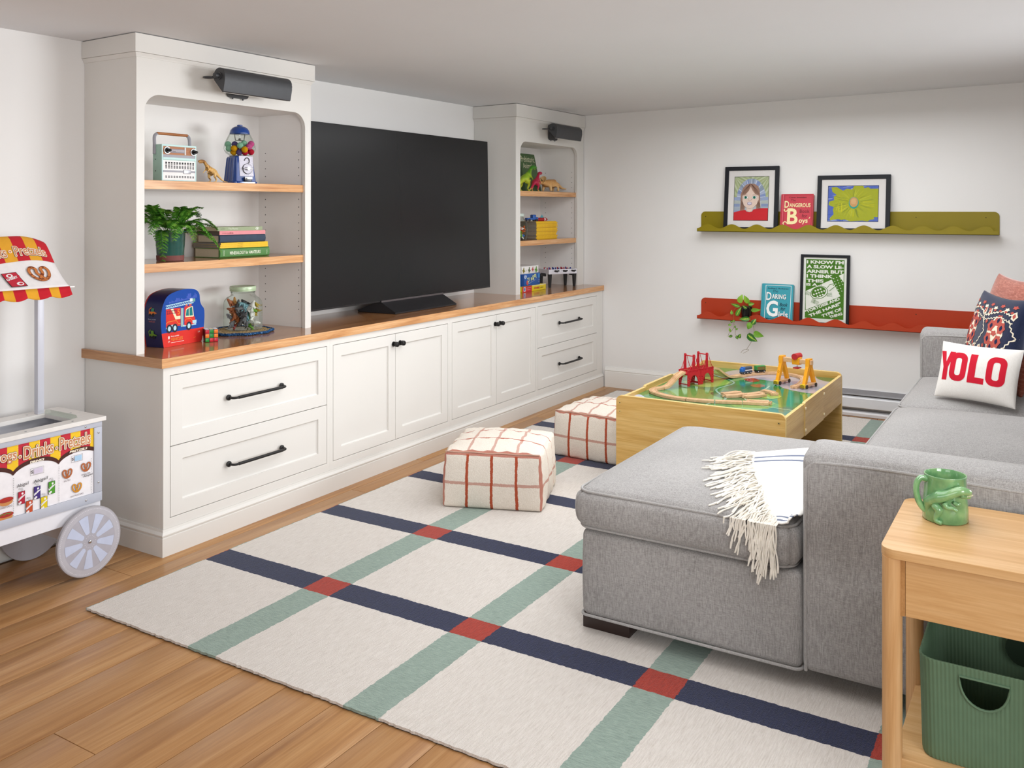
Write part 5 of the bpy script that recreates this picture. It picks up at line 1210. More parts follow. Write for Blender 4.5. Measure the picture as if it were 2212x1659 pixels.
b = B(); b.lathe([(.060, .186), (.0625, .188), (.0625, .192), (.0605, .194), (.0625, .196), (.0625, .206), (.0605, .210), (.054, .211), (.053, .2095), (.0, .2095)], 44); b.build('lid', pl('#bcd0ae', .35, .5, metal=.15), t, smooth=35)
AC = [('#5c5a5e', 'dark grey'), ('#8a8a90', 'grey'), ('#b59a3a', 'ochre'), ('#a85f38', 'brown'), ('#e6e3de', 'white'), ('#6fa33a', 'lime green'), ('#c23a40', 'red'), ('#6d4a58', 'plum'), ('#2c2b2e', 'black'), ('#7fa7b3', 'pale blue'), ('#d9a05a', 'tan')]
def quadruped(mat, s=1):
    J = [(0, 0, .0, .010), (-.018, 0, .002, .009), (-.028, 0, .010, .006), (-.038, 0, .011, .0055), (.018, 0, 0, .0085), (.030, 0, .002, .003)]; E = [(0, 1), (1, 2), (2, 3), (0, 4), (4, 5)]
    for x, p_ in ((-.015, 1), (.017, 4)):
        for y in (-.006, .006): J += [(x, y, -.011, .0035), (x, y, -.022, .003)]; E += [(p_, len(J) - 2), (len(J) - 2, len(J) - 1)]
    J = [(a * s, b_ * s, c_ * s, r_ * s, r_ * s) for a, b_, c_, r_ in J]; o = creature('tmp', J, E, mat, None, 1); dg = bpy.context.evaluated_depsgraph_get(); me = bpy.data.meshes.new_from_object(o.evaluated_get(dg)); bpy.data.objects.remove(o); return me
QM = {c_: quadruped(pl(c_, .5)) for c_, _ in AC}; random.seed(31)
def fill(n_, inside, z0, z1, where, grp, cols):
    for i in range(n_):
        c_, nm = cols[i % len(cols)]; o = bpy.data.objects.new('plastic_animal', QM[c_]); COL.objects.link(o)
        q = i / max(1, n_ - 1); z = z0 + (z1 - z0) * q
        x, y = inside(i); o.location = (x, y, z); o.rotation_euler = (random.uniform(-1.2, 1.2), random.uniform(-1.2, 1.2), random.uniform(0, 6.28)); o.scale = [random.uniform(.8, 1.05)] * 3
        tag(o, nm + ' plastic animal among the others in the ' + where, 'toy animal', grp)
def insq(i):
    a, r_ = i * 2.4, .060 * math.sqrt(((i * 7) % 10 + 2) / 12); x, y = r_ * math.cos(a), r_ * math.sin(a); return (JX + x * math.cos(JR) - y * math.sin(JR), JY + x * math.sin(JR) + y * math.cos(JR))
fill(52, insq, .787 + .036, .787 + .135, 'square glass jar', 'plastic animals in the square jar', [AC[5], AC[6], AC[0], AC[8], AC[1], AC[4], AC[7], AC[0], AC[2], AC[10], AC[9], AC[8], AC[3]])
# ---------------- right bookcase: book, jar, magazines, toys, games ----------------
t = thing('book', 'green hardback titled Prehistoric Animals leaning upright behind the toy dinosaurs', 'book', (5.845, 3.440, shelfZ(1.510)), 0, None, R(-13))
b = B(); b.rbox(0, .265, 0, .022, 0, .305, .003, 2); b.build('cover', pl('#4d6b42', .6, var=.06), t); B()  .box(.004, .268, .003, .019, .004, .301).build('pages', PAGES, t, smooth=0)
p = Print((0, -.0004, 0), (1, 0, 0), (0, 0, 1)); p.text('Prehistoric', .040, .238, w=.205, h=.048, c='#e3e2c2', L=1); p.text('Animals', .055, .188, w=.150, h=.040, c='#e3e2c2', L=1); p.rect(.0, .0, .028, .305, '#3a5232', 0); p.text('NUMBER', .16, .045, h=.01, c='#36502f', L=1); p.build('cover_lettering', t)
t = thing('glass_jar', 'round glass jar with a pale lid, half hidden at the left of the magazines', 'jar', (5.535, 3.325, shelfZ(1.157)))
B().lathe([(.060, .001), (.076, .006), (.079, .02), (.082, .05), (.084, .075), (.082, .105), (.078, .125), (.066, .145), (.052, .155), (.050, .170)], 36).build('glass', GLASS, t, smooth=70)
B().lathe([(.053, .170), (.055, .172), (.055, .190), (.052, .193), (.0, .193)], 32).build('lid', pl('#c9d6cd', .3, .5), t, smooth=35)
def inr(i): a, r_ = i * 2.4, .052 * math.sqrt(((i * 7) % 10 + 2) / 12); return (5.535 + r_ * math.cos(a), 3.325 + r_ * math.sin(a))
QM['#c45a22'] = quadruped(pl('#c45a22', .5)); QM['#2f62a8'] = quadruped(pl('#2f62a8', .5)); QM['#cf8a70'] = quadruped(pl('#cf8a70', .5))
fill(26, inr, 1.157 + .028, 1.157 + .095, 'round glass jar', 'plastic animals in the round jar', [AC[5], ('#c45a22', 'orange'), AC[4], ('#cf8a70', 'salmon'), ('#c45a22', 'orange'), ('#2f62a8', 'blue'), ('#cf8a70', 'salmon')])
random.seed(8); z = shelfZ(1.157)
for i in range(19):
    w_ = .318 + random.uniform(-.006, .006); h_ = .0069
    book('magazine', {0: 'lowest yellow-spined magazine of the tall stack, lying on the right bookcase shelf', 18: 'topmost yellow-spined magazine of the tall stack, under the toy truck'}.get(i, 'yellow-spined magazine in the middle of the tall stack in the right bookcase'), (5.724 + random.uniform(-.006, .006), 3.268 + random.uniform(-.002, .002), z), R(random.uniform(-1, 1)), w_, .165, h_, YEL if i % 4 else pl('#dba90a', .5), False, 'yellow magazines stacked in the right bookcase', pages=GPG, cat='magazine'); z += h_ + .0001
MT = z
t = thing('toy_truck', 'small blue toy truck on the tall magazine stack', 'toy truck', (5.735, 3.315, MT), R(-25)); TB = pl('#1f56a8', .4)
B().rbox(-.050, .005, -.018, .018, .010, .026, .003, 2).build('bed', TB, t); B().rbox(-.002, .030, -.019, .019, .010, .050, .006, 2).build('cab', TB, t); B().rbox(.028, .050, -.018, .018, .010, .032, .006, 2).build('bonnet', TB, t)
for x in (-.033, .032):
    for y in (-.02, .02): B().cyl((x, y - .003, .010), (x, y + .003, .010), .010, 16).build('wheel', BLACKP, t)
t = thing('toy_rocket', 'small red toy rocket lying on the magazine stack beside the truck', 'toy rocket', (5.87, 3.315, MT + .0135), R(-25))
B().cyl((-.05, 0, 0), (.028, 0, 0), .013, 16).build('body', pl('#a81e24', .4), t); B().cyl((.028, 0, 0), (.038, 0, 0), .013, 16).build('white_band', PWHITE, t); B().cyl((.038, 0, 0), (.066, 0, 0), .017, 16, .001).build('nose_cone', pl('#a81e24', .4), t)
B().prism([(-.01, 0), (.030, 0), (.012, .026)], (.0, -.001, .010), (1, 0, 0), (0, 0, 1), .003).build('fin', pl('#4f9aa8', .4), t, smooth=0)
def gbox(name, label, x0, y0, z0, w, d, h, side, rz=0):
    t = thing(name, label, 'game box', (x0, y0, z0), rz); B().rbox(0, w, 0, d, 0, h, .0012, 1).build('box', side, t); return t
GX, GY = 5.493, 3.252
t = gbox('game_box', 'long yellow and red word game box at the bottom of the stack', GX, GY, ZC1 + .0005, .345, .22, .042, pl('#e5cc1c', .4))
p = Print((0, -.0004, 0), (1, 0, 0), (0, 0, 1)); p.rect(0, .0, .135, .042, '#c23038', 1); p.rect(.018, .006, .045, .036, '#dfe3ee', 2); p.ell(.032, .021, .009, .012, '#3f6fb0', 3); p.text('JUNIOR GAME', .055, .025, w=.07, h=.006, c='#f0d9c8', L=2); p.text('2-4 players', .055, .013, w=.06, h=.005, c='#f0d9c8', L=2); p.text('SCRABBLE', .165, .014, w=.085, h=.014, c='#c23038', L=2, bold=.03); p.text('Junior', .26, .014, w=.045, h=.010, c='#4a2a1c', L=2, bold=.03); p.rect(.14, .0385, .345, .042, '#f3ead0', 2); p.build('box_print', t)
t = gbox('game_box', 'blue game box reading Zingo in the middle of the stack', GX, GY + .004, ZC1 + .0435, .262, .21, .086, pl('#0f55a3', .35))
p = Print((0, -.0004, 0), (1, 0, 0), (0, 0, 1)); p.rect(0, 0, .028, .086, '#0c3d80', 1); p.ring(.050, .066, .017, .014, .003, '#e8eef6', 2); p.rect(.034, .063, .066, .069, '#e8eef6', 3); p.ell(.078, .022, .014, .017, '#cf5048', 2)
for i, (ch, yy, hh) in enumerate((('Z', .022, .034), ('i', .032, .028), ('n', .034, .022), ('g', .036, .034), ('o', .052, .026), ('!', .048, .034))):
    x = .082 + i * .024; p.text(ch, x - .0015, yy - .0015, w=.022 if ch not in 'i!' else .008, h=hh + .003, c='#20386a', L=2, bold=.08, rot=.22); p.text(ch, x, yy, w=.020 if ch not in 'i!' else .006, h=hh, c='#dfe8a8', L=3, bold=.04, rot=.22)
p.text('Bingo with a Zing', .095, .010, w=.10, h=.007, c='#e8eef6', L=2, rot=.25); p.rect(.232, .050, .256, .080, '#4a8fd0', 2); p.text('2-6', .238, .030, w=.015, h=.006, c='#e8eef6', L=2); p.text('Ages 4+', .234, .018, w=.022, h=.005, c='#e8eef6', L=2); p.build('box_print', t)
t = gbox('game_box', 'white dinosaur game box on top of the stack', GX + .004, GY + .006, ZC1 + .1300, .240, .20, .054, pl('#e8e6e4', .5))
p = Print((0, -.0004, 0), (1, 0, 0), (0, 0, 1))
def mini(cx, cz_, s_, c1):
    p.poly([(cx - .022 * s_, cz_ + .004 * s_), (cx - .008 * s_, cz_ + .010 * s_), (cx - .002 * s_, cz_ + .024 * s_), (cx + .006 * s_, cz_ + .026 * s_), (cx + .008 * s_, cz_ + .008 * s_), (cx + .022 * s_, cz_ - .004 * s_), (cx + .008 * s_, cz_ - .006 * s_), (cx + .004 * s_, cz_ - .020 * s_), (cx - .002 * s_, cz_ - .008 * s_), (cx - .010 * s_, cz_ - .020 * s_), (cx - .010 * s_, cz_ - .004 * s_)], c1, 1)
mini(.026, .022, 1, '#7f7420'); mini(.105, .022, 1, '#5f6b4c'); mini(.155, .026, .85, '#b54a50'); mini(.205, .020, 1.1, '#5f8f38'); p.line([(.055, .018), (.062, .024), (.06, .03)], .004, '#3f6a38', 1); p.build('box_print', t)
# table football
t = thing('table_football', 'miniature black and white table football game on the worktop end', 'table football', (5.948, 3.292, ZC1 + .0005), R(-29)); FB = pl('#17181a', .35, .5); FW = pl('#e4e2ea', .35)
w, d, h = .245, .125, .105
for x in (.012, w - .012):
    for y in (.0, d): 
        q = sqr(.0135, 0, .3); b = B(); k0 = [(x + vx * .62, y + vy * .62, 0) for vx, vy, _ in q]; k1 = [(x + vx, y + vy, h) for vx, vy, _ in q]; n = len(q); b.add(k0 + k1, [(i, (i + 1) % n, n + (i + 1) % n, n + i) for i in range(n)] + [tuple(reversed(range(n))), tuple(range(n, 2 * n))]); b.build('leg', FB, t, smooth=40)
b = B(); b.prism([[(-.004, -.014), (w + .004, -.014), (w + .004, d + .014), (-.004, d + .014)], [(.004, -.004), (w - .004, -.004), (w - .004, d + .004), (.004, d + .004)]], (0, 0, h + .032), (1, 0, 0), (0, 1, 0), .036); b.build('side_wall', FW, t, smooth=0, bevel=.001)
B().box(.0, w, -.006, d + .006, h + .0, h + .006).build('pitch', pl('#3f7a44', .6), t, smooth=0)
for s_ in (-1,): B().rbox(-.012, .0, .03, d - .03, h - .022, h + .002, .003, 1).build('goal_box', FB, t); B().rbox(w, w + .012, .03, d - .03, h - .022, h + .002, .003, 1).build('goal_box', FB, t)
for i in range(6):
    x = .028 + i * .038; c_ = '#b0223a' if i in (0, 3, 4) else '#24348f'; ext = .012 if i % 2 else .030
    b = B(); b.cyl((x, -.020 - ext, h + .022), (x, d + .018, h + .022), .0016, 8); b.build('rod', CHROME, t)
    B().cyl((x, -.020 - ext, h + .022), (x, -.020 - ext - (.034 if i % 2 == 0 else .012), h + .022), .0072 if i % 2 == 0 else .005, 12).build('rod_handle', FB, t)
    b = B()
    for y in ([.03, .095] if i % 2 else [.02, .062, .104]): b.box(x - .003, x + .003, y - .005, y + .005, h + .012, h + .034); b.ball((x, y, h + .038), .005, 6)
    b.build('players', pl(c_, .4), t, kind='stuff')
# ---------------- scalloped wall ledges ----------------
def ledge(name, label, z0, color):
    C = pl(color, .42, .35, var=.02, vs=8); ya, yb = .315, 2.243; w = yb - ya
    t = thing(name, label, 'shelf', (XF, yb, z0)); U, V = (0, -1, 0), (0, 0, 1)   # u runs to the right along the wall
    B().prism([(0, 0), (w, 0)] + [(w - .03 + .03 * math.cos(R(a)), .145 - .03 + .03 * math.sin(R(a))) for a in range(0, 91, 15)] + [(.03 + .03 * math.cos(R(a)), .145 - .03 + .03 * math.sin(R(a))) for a in range(90, 181, 15)], (-.0075, 0, 0), U, V, .006).build('back_plate', C, t, smooth=30, bevel=.0008, seg=1)
    B().box(-.100, -.0015, -w, 0, 0, .003).build('base_plate', C, t, smooth=0)
    top = [(w - i * w / 200, 0) for i in range(201)]; pts = []
    for u, _ in top:
        y = yb - u; zz = .039 + .0155 * math.cos(2 * PI * (y - 2.163) / .1775)
        if u < .04: zz = .024 + (zz - .024) * max(0, (u / .04)) ** .5 if zz > .024 else zz
        if u > w - .035: zz = min(zz, .026)
        pts.append((u, zz))
    B().prism([(0, 0), (w, 0)] + pts, (-.1, 0, 0), U, V, .003).build('scalloped_lip', C, t, smooth=25)
    b = B()
    for u in (.034, .62, 1.0, 1.45, w - .075): b.cyl((-.0076, -u, .108), (-.0068, -u, .108), .0035, 12)
    b.build('screw_hole', pl('#3a2c10', .8), t, kind='stuff')
    return t
ledge('wall_ledge', 'long olive green metal wall ledge with a scalloped lip, the upper one', 1.219, '#8a7a08')
ledge('wall_ledge', 'long burnt orange metal wall ledge with a scalloped lip, the lower one', .588, '#b33a18')
FRM = pl('#14161c', .5, .25, var=.04); MATB = pl('#e6dedb', .9, .1, var=.01)
PANE = glassmat('picture_glass', '#fbfcfc')
def lean(h): return -math.asin(.052 / h)
def frame(label, yc, z0, w, h, fw):
    t = thing('picture_frame', label, 'picture', (XF - .0775, yc, z0 + .0035), R(-90), None, lean(h))
    b = B(); W2 = w / 2
    b.prism([[(-W2, 0), (W2, 0), (W2, h), (-W2, h)], [(-W2 + fw, fw), (W2 - fw, fw), (W2 - fw, h - fw), (-W2 + fw, h - fw)]], (0, 0, 0), (1, 0, 0), (0, 0, 1), .018)
    b.build('frame', FRM, t, smooth=0, bevel=.0015)
    B().box(-W2 + fw * .8, W2 - fw * .8, .0085, .011, fw * .8, h - fw * .8).build('mount', MATB, t, smooth=0)
    B().box(-W2 + fw * .9, W2 - fw * .9, .0035, .0045, fw * .9, h - fw * .9).build('glass', PANE, t, smooth=0)
    return t, Print((0, .0084, 0), (1, 0, 0), (0, 0, 1), lay=.0002, rough=.7)
# child's portrait
t, p = frame('black framed child drawing of a girl in a red top on the olive ledge', 1.8635, 1.222, .386, .462, .028)
ax0, az0, aw, ah = -.121, .078, .242, .310; random.seed(2)
p.rect(ax0 - .003, az0 - .003, ax0 + aw + .003, az0 + ah + .003, '#2a2628', 1); X = lambda u: ax0 + u * aw; Z = lambda v: az0 + v * ah
p.rect(X(0), Z(0), X(1), Z(1), '#b9bfc4', 2)
for i in range(30):
    a0, a1 = 180 * i / 30, 180 * (i + 1) / 30; c_ = ['#b7bd98', '#aab283', '#c3c7a8', '#9faa7c'][i % 4]
    P = [(.5 + .42 * math.cos(R(a0)), .50 + .46 * math.sin(R(a0))), (.5 + .9 * math.cos(R(a0)), .50 + .9 * math.sin(R(a0))), (.5 + .9 * math.cos(R(a1)), .50 + .9 * math.sin(R(a1))), (.5 + .42 * math.cos(R(a1)), .50 + .46 * math.sin(R(a1)))]
    p.poly([(X(min(1, max(0, u))), Z(min(1, max(0, v)))) for u, v in P], c_, 3)
for i in range(16):
    a0, a1 = -10 + 200 * i / 16, -10 + 200 * (i + 1) / 16; c_ = ['#9aa3b8', '#8795c0', '#a9b1c9', '#8d98aa'][i % 4]
    P = [(.5 + .25 * math.cos(R(a0)), .50 + .28 * math.sin(R(a0))), (.5 + .43 * math.cos(R(a0)), .50 + .46 * math.sin(R(a0))), (.5 + .43 * math.cos(R(a1)), .50 + .46 * math.sin(R(a1))), (.5 + .25 * math.cos(R(a1)), .50 + .28 * math.sin(R(a1)))]
    p.poly([(X(u), Z(v)) for u, v in P], c_, 3)
for i in range(9): a0 = 5 + 21 * i; p.line([(X(.5 + .27 * math.cos(R(a0))), Z(.5 + .3 * math.sin(R(a0)))), (X(.5 + .42 * math.cos(R(a0))), Z(.5 + .45 * math.sin(R(a0))))], .004, '#d5dbe8', 4)
for u0, u1 in ((.0, .17), (.80, 1.0)):
    for j in range(5): p.rect(X(u0), Z(.16 + j * .075), X(u1), Z(.23 + j * .075), ['#93a0c4', '#a5adba', '#8b98ba', '#b3b8b4', '#9aa6c6'][j], 3)
HAIR, SKIN = '#a27d6c', '#e6cbbd'
p.poly([(X(u), Z(v)) for u, v in [(.18, .22), (.30, .20), (.36, .40), (.64, .40), (.66, .26), (.78, .30), (.76, .55), (.75, .68), (.70, .78), (.60, .835), (.46, .845), (.34, .82), (.25, .74), (.19, .60), (.19, .40)]], HAIR, 5)
p.poly([(X(u), Z(v)) for u, v in [(.0, .18), (.16, .215), (.34, .235), (.38, .20), (.46, .185), (.54, .20), (.58, .25), (.76, .275), (1.0, .275), (1, 0), (0, 0)]], '#cf2830', 6)
p.poly([(X(u), Z(v)) for u, v in [(.37, .28), (.38, .21), (.46, .188), (.53, .205), (.56, .28)]], SKIN, 7)
p.poly([(X(u), Z(v)) for u, v in [(.24, .56), (.245, .44), (.29, .34), (.38, .28), (.47, .265), (.58, .29), (.67, .36), (.73, .47), (.73, .56), (.62, .60), (.54, .68), (.48, .775), (.43, .68), (.34, .60)]], SKIN, 8)
p.line([(X(u), Z(v)) for u, v in [(.24, .56), (.245, .44), (.29, .34), (.38, .28), (.47, .265), (.58, .29), (.67, .36), (.73, .47), (.73, .56)]], .0012, '#4a3a3a', 9)
for i in range(9): k_ = i / 8; p.line([(X(.47 - .02 * k_), Z(.83)), (X(.42 - .15 * k_), Z(.74 - .06 * k_)), (X(.36 - .13 * k_), Z(.63 - .04 * k_))], .0009, '#6d4c40', 9); p.line([(X(.49 + .02 * k_), Z(.83)), (X(.56 + .12 * k_), Z(.74 - .05 * k_)), (X(.62 + .12 * k_), Z(.63 - .04 * k_))], .0009, '#6d4c40', 9)
for sx_ in (.345, .60): p.ell(X(sx_), Z(.525), .0165, .0095, '#eef0ee', 10); p.ell(X(sx_ - .005), Z(.525), .0095, .0095, '#1f7a66', 11); p.ell(X(sx_ - .005), Z(.525), .0035, .0035, '#12302a', 12, 10); p.ring(X(sx_), Z(.525), .0175, .0105, .001, '#2a2628', 12); p.line([(X(sx_ - .06), Z(.575)), (X(sx_), Z(.59)), (X(sx_ + .05), Z(.575))], .0016, '#4a3a3a', 10)
p.line([(X(.42), Z(.50)), (X(.425), Z(.46)), (X(.47), Z(.455)), (X(.52), Z(.47)), (X(.53), Z(.50))], .0013, '#3f3434', 10); p.ell(X(.46), Z(.385), .0165, .0125, '#6a4f86', 10); p.ell(X(.46), Z(.387), .0145, .0100, '#e3dbe6', 11)
for i in range(5): p.line([(X(.41 + .024 * i), Z(.415)), (X(.415 + .022 * i), Z(.36))], .0009, '#6a4f86', 12)
for sgn, u0 in ((-1, .22), (1, .70)):
    for i in range(7): p.line([(X(u0 + .008 * i), Z(.45 - .01 * i)), (X(u0 - .01 + .014 * i), Z(.33)), (X(u0 + .015 * i), Z(.24 + .01 * (i % 3)))], .0010, '#5a3f36', 9)
p.build('drawing', t)
# flower painting
t, p = frame('black framed landscape-format child painting of a yellow green flower on blue', 1.1765, 1.222, .466, .388, .028)
ax0, az0, aw, ah = -.1605, .076, .318, .238; p.rect(ax0 - .0035, az0 - .0035, ax0 + aw + .0035, az0 + ah + .0035, '#2b2f45', 1); p.rect(X(0), Z(0), X(1), Z(1), '#5568b8', 2); random.seed(6)
for i in range(46):
    u, v = random.choice([(random.uniform(0, .14), random.uniform(0, 1)), (random.uniform(.1, .95), random.uniform(.90, 1)), (random.uniform(0, .9), random.uniform(0, .06))]); p.line([(X(max(0, u - .05)), Z(min(.99, max(.01, v)))), (X(min(1, u + .06)), Z(min(.99, max(.01, v + .01))))], .003, random.choice(['#3d56b5', '#8a9ad6', '#aeb9e0', '#4b63c0']), 3)
out_ = [(.06, .97), (.16, .98), (.30, .87), (.38, .93), (.48, .90), (.52, 1), (.70, 1), (.73, .93), (.80, .97), (.84, .92), (1, .92), (1, .12), (.92, .12), (.93, .06), (.85, .04), (.80, .0), (.70, .02), (.45, .0), (.34, .05), (.28, .03), (.22, .06), (.05, .02), (.04, .08), (.12, .20), (.10, .32), (.12, .40), (.01, .46), (.02, .56), (.12, .60), (.11, .70), (.17, .75), (.08, .84)]
p.poly([(X(u), Z(v)) for u, v in out_], '#a8ab24', 4)
for i in range(90):
    a = random.uniform(0, 2 * PI); r0, r1 = random.uniform(.12, .2), random.uniform(.25, .44); u0, v0, u1, v1 = .51 + r0 * math.cos(a), .53 + r0 * 1.2 * math.sin(a), .51 + r1 * math.cos(a), .53 + r1 * 1.05 * math.sin(a)
    p.line([(X(min(.98, max(.06, u0))), Z(min(.97, max(.04, v0)))), (X(min(.98, max(.14, u1))), Z(min(.90, max(.08, v1))))], random.uniform(.0015, .004), random.choice(['#bdbb26', '#8f9a2a', '#c6c53c', '#7f8a2c', '#b3b82c', '#cfc51f']), 5)
p.ell(X(.52), Z(.52), .032, .040, '#2f9a8a', 6); p.ell(X(.52), Z(.54), .027, .033, '#cf9a62', 7); p.ell(X(.515), Z(.56), .016, .02, '#d9aa78', 8); p.line([(X(.17), Z(.30)), (X(.21), Z(.50)), (X(.22), Z(.28))], .004, '#d8cf20', 6); p.line([(X(.28), Z(.27)), (X(.28), Z(.52))], .004, '#d8cf20', 6)
p.build('painting', t)
# tortoise poster
t, p = frame('black framed green and white poster with block capitals and a tortoise on the orange ledge', 1.3605, .591, .323, .478, .019)
ax0, az0, aw, ah = -.1265, .044, .253, .402; p.rect(-.1425, .019, .1425, .459, '#eceae2', 1); GN = '#4a7a1f'; WH = '#eeece2'; p.rect(X(0), Z(0), X(1), Z(1), GN, 2)
rows = [('I KNOW I\'M', .925, 1.0), ('A SLOW LE-', .845, 1.0), ('ARNER BUT', .765, 1.0), ('I THINK', .685, .72), ('THIS', .605, .47), ('IS A', .545, .30)]
for s_, v, w_ in rows: p.text(s_, X(.02), Z(v), w=aw * .96 * w_, h=ah * (.058 if v > .6 else .048), c=WH, L=3, bold=.045)
p.poly([(X(u), Z(v)) for u, v in [(.01, .455), (.68, .665), (.91, .39), (.02, .135)]], WH, 3); p.poly([(X(u), Z(v)) for u, v in [(.86, .735), (.985, .775), (.985, .625)]], WH, 3)
for i in range(3):
    for j in range(6):
        u, v = .72 + .045 * j * .62 + .075 * i, .675 - .045 * j + .022 * i
        if u < .97: p.rect(X(u), Z(v), X(u) + .0055, Z(v) + .0055, WH, 3)
cx, cy = .36, .435; rot = R(22)
def T2(u, v): q = Vector((u * aw, v * ah)); return (X(cx) + q.x * math.cos(rot) - q.y * math.sin(rot), Z(cy) + q.x * math.sin(rot) + q.y * math.cos(rot))
p.ell(X(cx), Z(cy), .060, .042, GN, 4, 28, rot); p.ell(X(cx), Z(cy), .056, .038, WH, 5, 28, rot); p.ell(X(cx - .01), Z(cy + .008), .050, .034, GN, 6, 28, rot)
for i in range(-2, 3):
    for j in range(-1, 2):
        if abs(i) + abs(j) < 3: a = T2(i * .072, j * .050); p.poly([(a[0] + dx * .0062, a[1] + dy * .0058) for dx, dy in ((-1, -.7), (.7, -1), (1, .7), (-.7, 1))], WH, 7)
p.line([T2(.24, .03), T2(.34, .07), T2(.44, .06), T2(.48, .02), T2(.40, .0), T2(.26, -.03)], .0035, GN, 5); p.ell(*T2(.42, .04), .004, .004, GN, 5, 10)
for a0, b0 in (((.10, .10), (.14, .17)), ((.16, -.08), (.30, -.10)), ((-.18, -.07), (-.26, -.13)), ((-.24, .03), (-.34, .08)), ((-.22, -.10), (-.12, -.17))):
    a, b_ = Vector(T2(*a0)), Vector(T2(*b0)); d = (b_ - a); nrm = Vector((-d.y, d.x)).normalized() * .009
    for k_ in (-1, -.3, .4, 1): p.line([tuple(a + nrm * k_), tuple(b_ + nrm * k_ * 1.2)], .0022, GN, 5)
for s_, u, v, w_ in (('"TORTOISE AND', .0, .065, 1.02), ('THE HARE"', .10, .0, .96), ('TYPE OF', .46, .005, .58), ('THING', .64, -.025, .38)):
    pass
def rtext(s_, u, v, w_, h_, rt_): p.text(s_, X(u), Z(v), w=aw * w_, h=ah * h_, c=WH, L=4, bold=.045, rot=rt_)
rtext('"TORTOISE AND', .02, .070, .98, .052, R(25)); rtext('THE HARE"', .13, .012, .90, .052, R(25)); rtext('TYPE OF', .46, .018, .55, .050, R(24)); rtext('THING', .66, .010, .34, .046, R(20))
p.build('poster_print', t)
# standing books
def ubook(label, yc, z0, w, h, cov, edge):
    t = thing('book', label, 'book', (XF - .078, yc, z0 + .0035), R(-90), None, lean(h)); W2 = w / 2
    B().rbox(-W2, W2, 0, .003, 0, h, .0012, 1).build('front_board', cov, t, smooth=0); b = B(); b.rbox(-W2, W2, .027, .030, 0, h, .0012, 1); b.build('back_board', cov, t, smooth=0)
    B().tube([(-W2 + .002, .015, .001), (-W2 + .002, .015, h - .001)], .0148, 12, flat=.35).build('spine', cov, t); B().box(-W2 + .002, W2 - .004, .003, .027, .004, h - .004).build('pages', PAGES, t, smooth=0)
    return t, Print((0, -.0003, 0), (1, 0, 0), (0, 0, 1), lay=.0002)
t, p = ubook('red hardback titled The Dangerous Book for Boys standing on the olive ledge', 1.542, 1.222, .212, .266, pl('#bf2136', .5), None)
DK, CRM = '#5c0f1c', '#f0dfa8'; p.frame(-.090, .008, .098, .258, .0015, DK, 1); p.line([(-.098, 0), (-.098, .266)], .0015, '#e58a96', 1)
p.text('Conn Iggulden', 0, .234, w=.12, h=.012, c=DK, L=1, center=True, bold=.02); p.text('The', -.045, .214, w=.032, h=.015, c=DK, L=1)
p.text('D', -.088, .168, w=.032, h=.048, c=CRM, L=1, bold=.02); p.text('ANGEROUS', -.054, .172, w=.142, h=.028, c=CRM, L=1, bold=.02); p.text('B', -.066, .052, w=.072, h=.112, c=CRM, L=1, bold=.025)
p.line([tuple(v)[:2] for v in smooth_path([(-.062, .158, 0), (-.075, .142, 0), (-.088, .150, 0), (-.084, .160, 0)], 5)], .006, CRM, 1); p.line([tuple(v)[:2] for v in smooth_path([(-.060, .055, 0), (-.078, .070, 0), (-.092, .060, 0), (-.086, .050, 0)], 5)], .006, CRM, 1)
p.text('Book', .018, .132, w=.066, h=.024, c=DK, L=1); p.text('for', .034, .100, w=.036, h=.024, c=DK, L=1); p.text('oys', .014, .052, w=.060, h=.034, c=CRM, L=1, bold=.02); p.line([(.082, .092), (.088, .104)], .004, CRM, 1); p.build('cover_print', t)
t, p = ubook('turquoise hardback titled The Daring Book for Girls standing on the orange ledge', 1.677, .591, .212, .268, pl('#2c98a8', .5), None)
NV_, WT_ = '#123a48', '#f1f4f2'; p.frame(-.086, .010, .092, .258, .003, WT_, 1); p.text('Andrea J. Buchanan', 0, .228, w=.145, h=.013, c=NV_, L=1, center=True, bold=.02); p.text('The', -.034, .208, w=.036, h=.017, c=NV_, L=1, shear=.3)
for dx, c_, L_ in ((.0022, NV_, 1), (0, WT_, 2)):
    p.text('D', -.078 + dx, .152 - dx, w=.036, h=.056, c=c_, L=L_, bold=.02); p.text('ARING', -.040 + dx, .162 - dx, w=.098, h=.034, c=c_, L=L_, bold=.02); p.text('G', -.074 + dx, .038 - dx, w=.080, h=.112, c=c_, L=L_, bold=.03); p.text('irls', .012 + dx, .034 - dx, w=.064, h=.044, c=c_, L=L_, bold=.02)
p.text('Book', .016, .112, w=.056, h=.024, c=NV_, L=1, shear=.3, bold=.02); p.text('for', .024, .084, w=.034, h=.024, c=NV_, L=1, shear=.3, bold=.02); p.text('Miriam Peskowitz', 0, .018, w=.15, h=.011, c=NV_, L=1, center=True, bold=.02); p.build('cover_print', t)
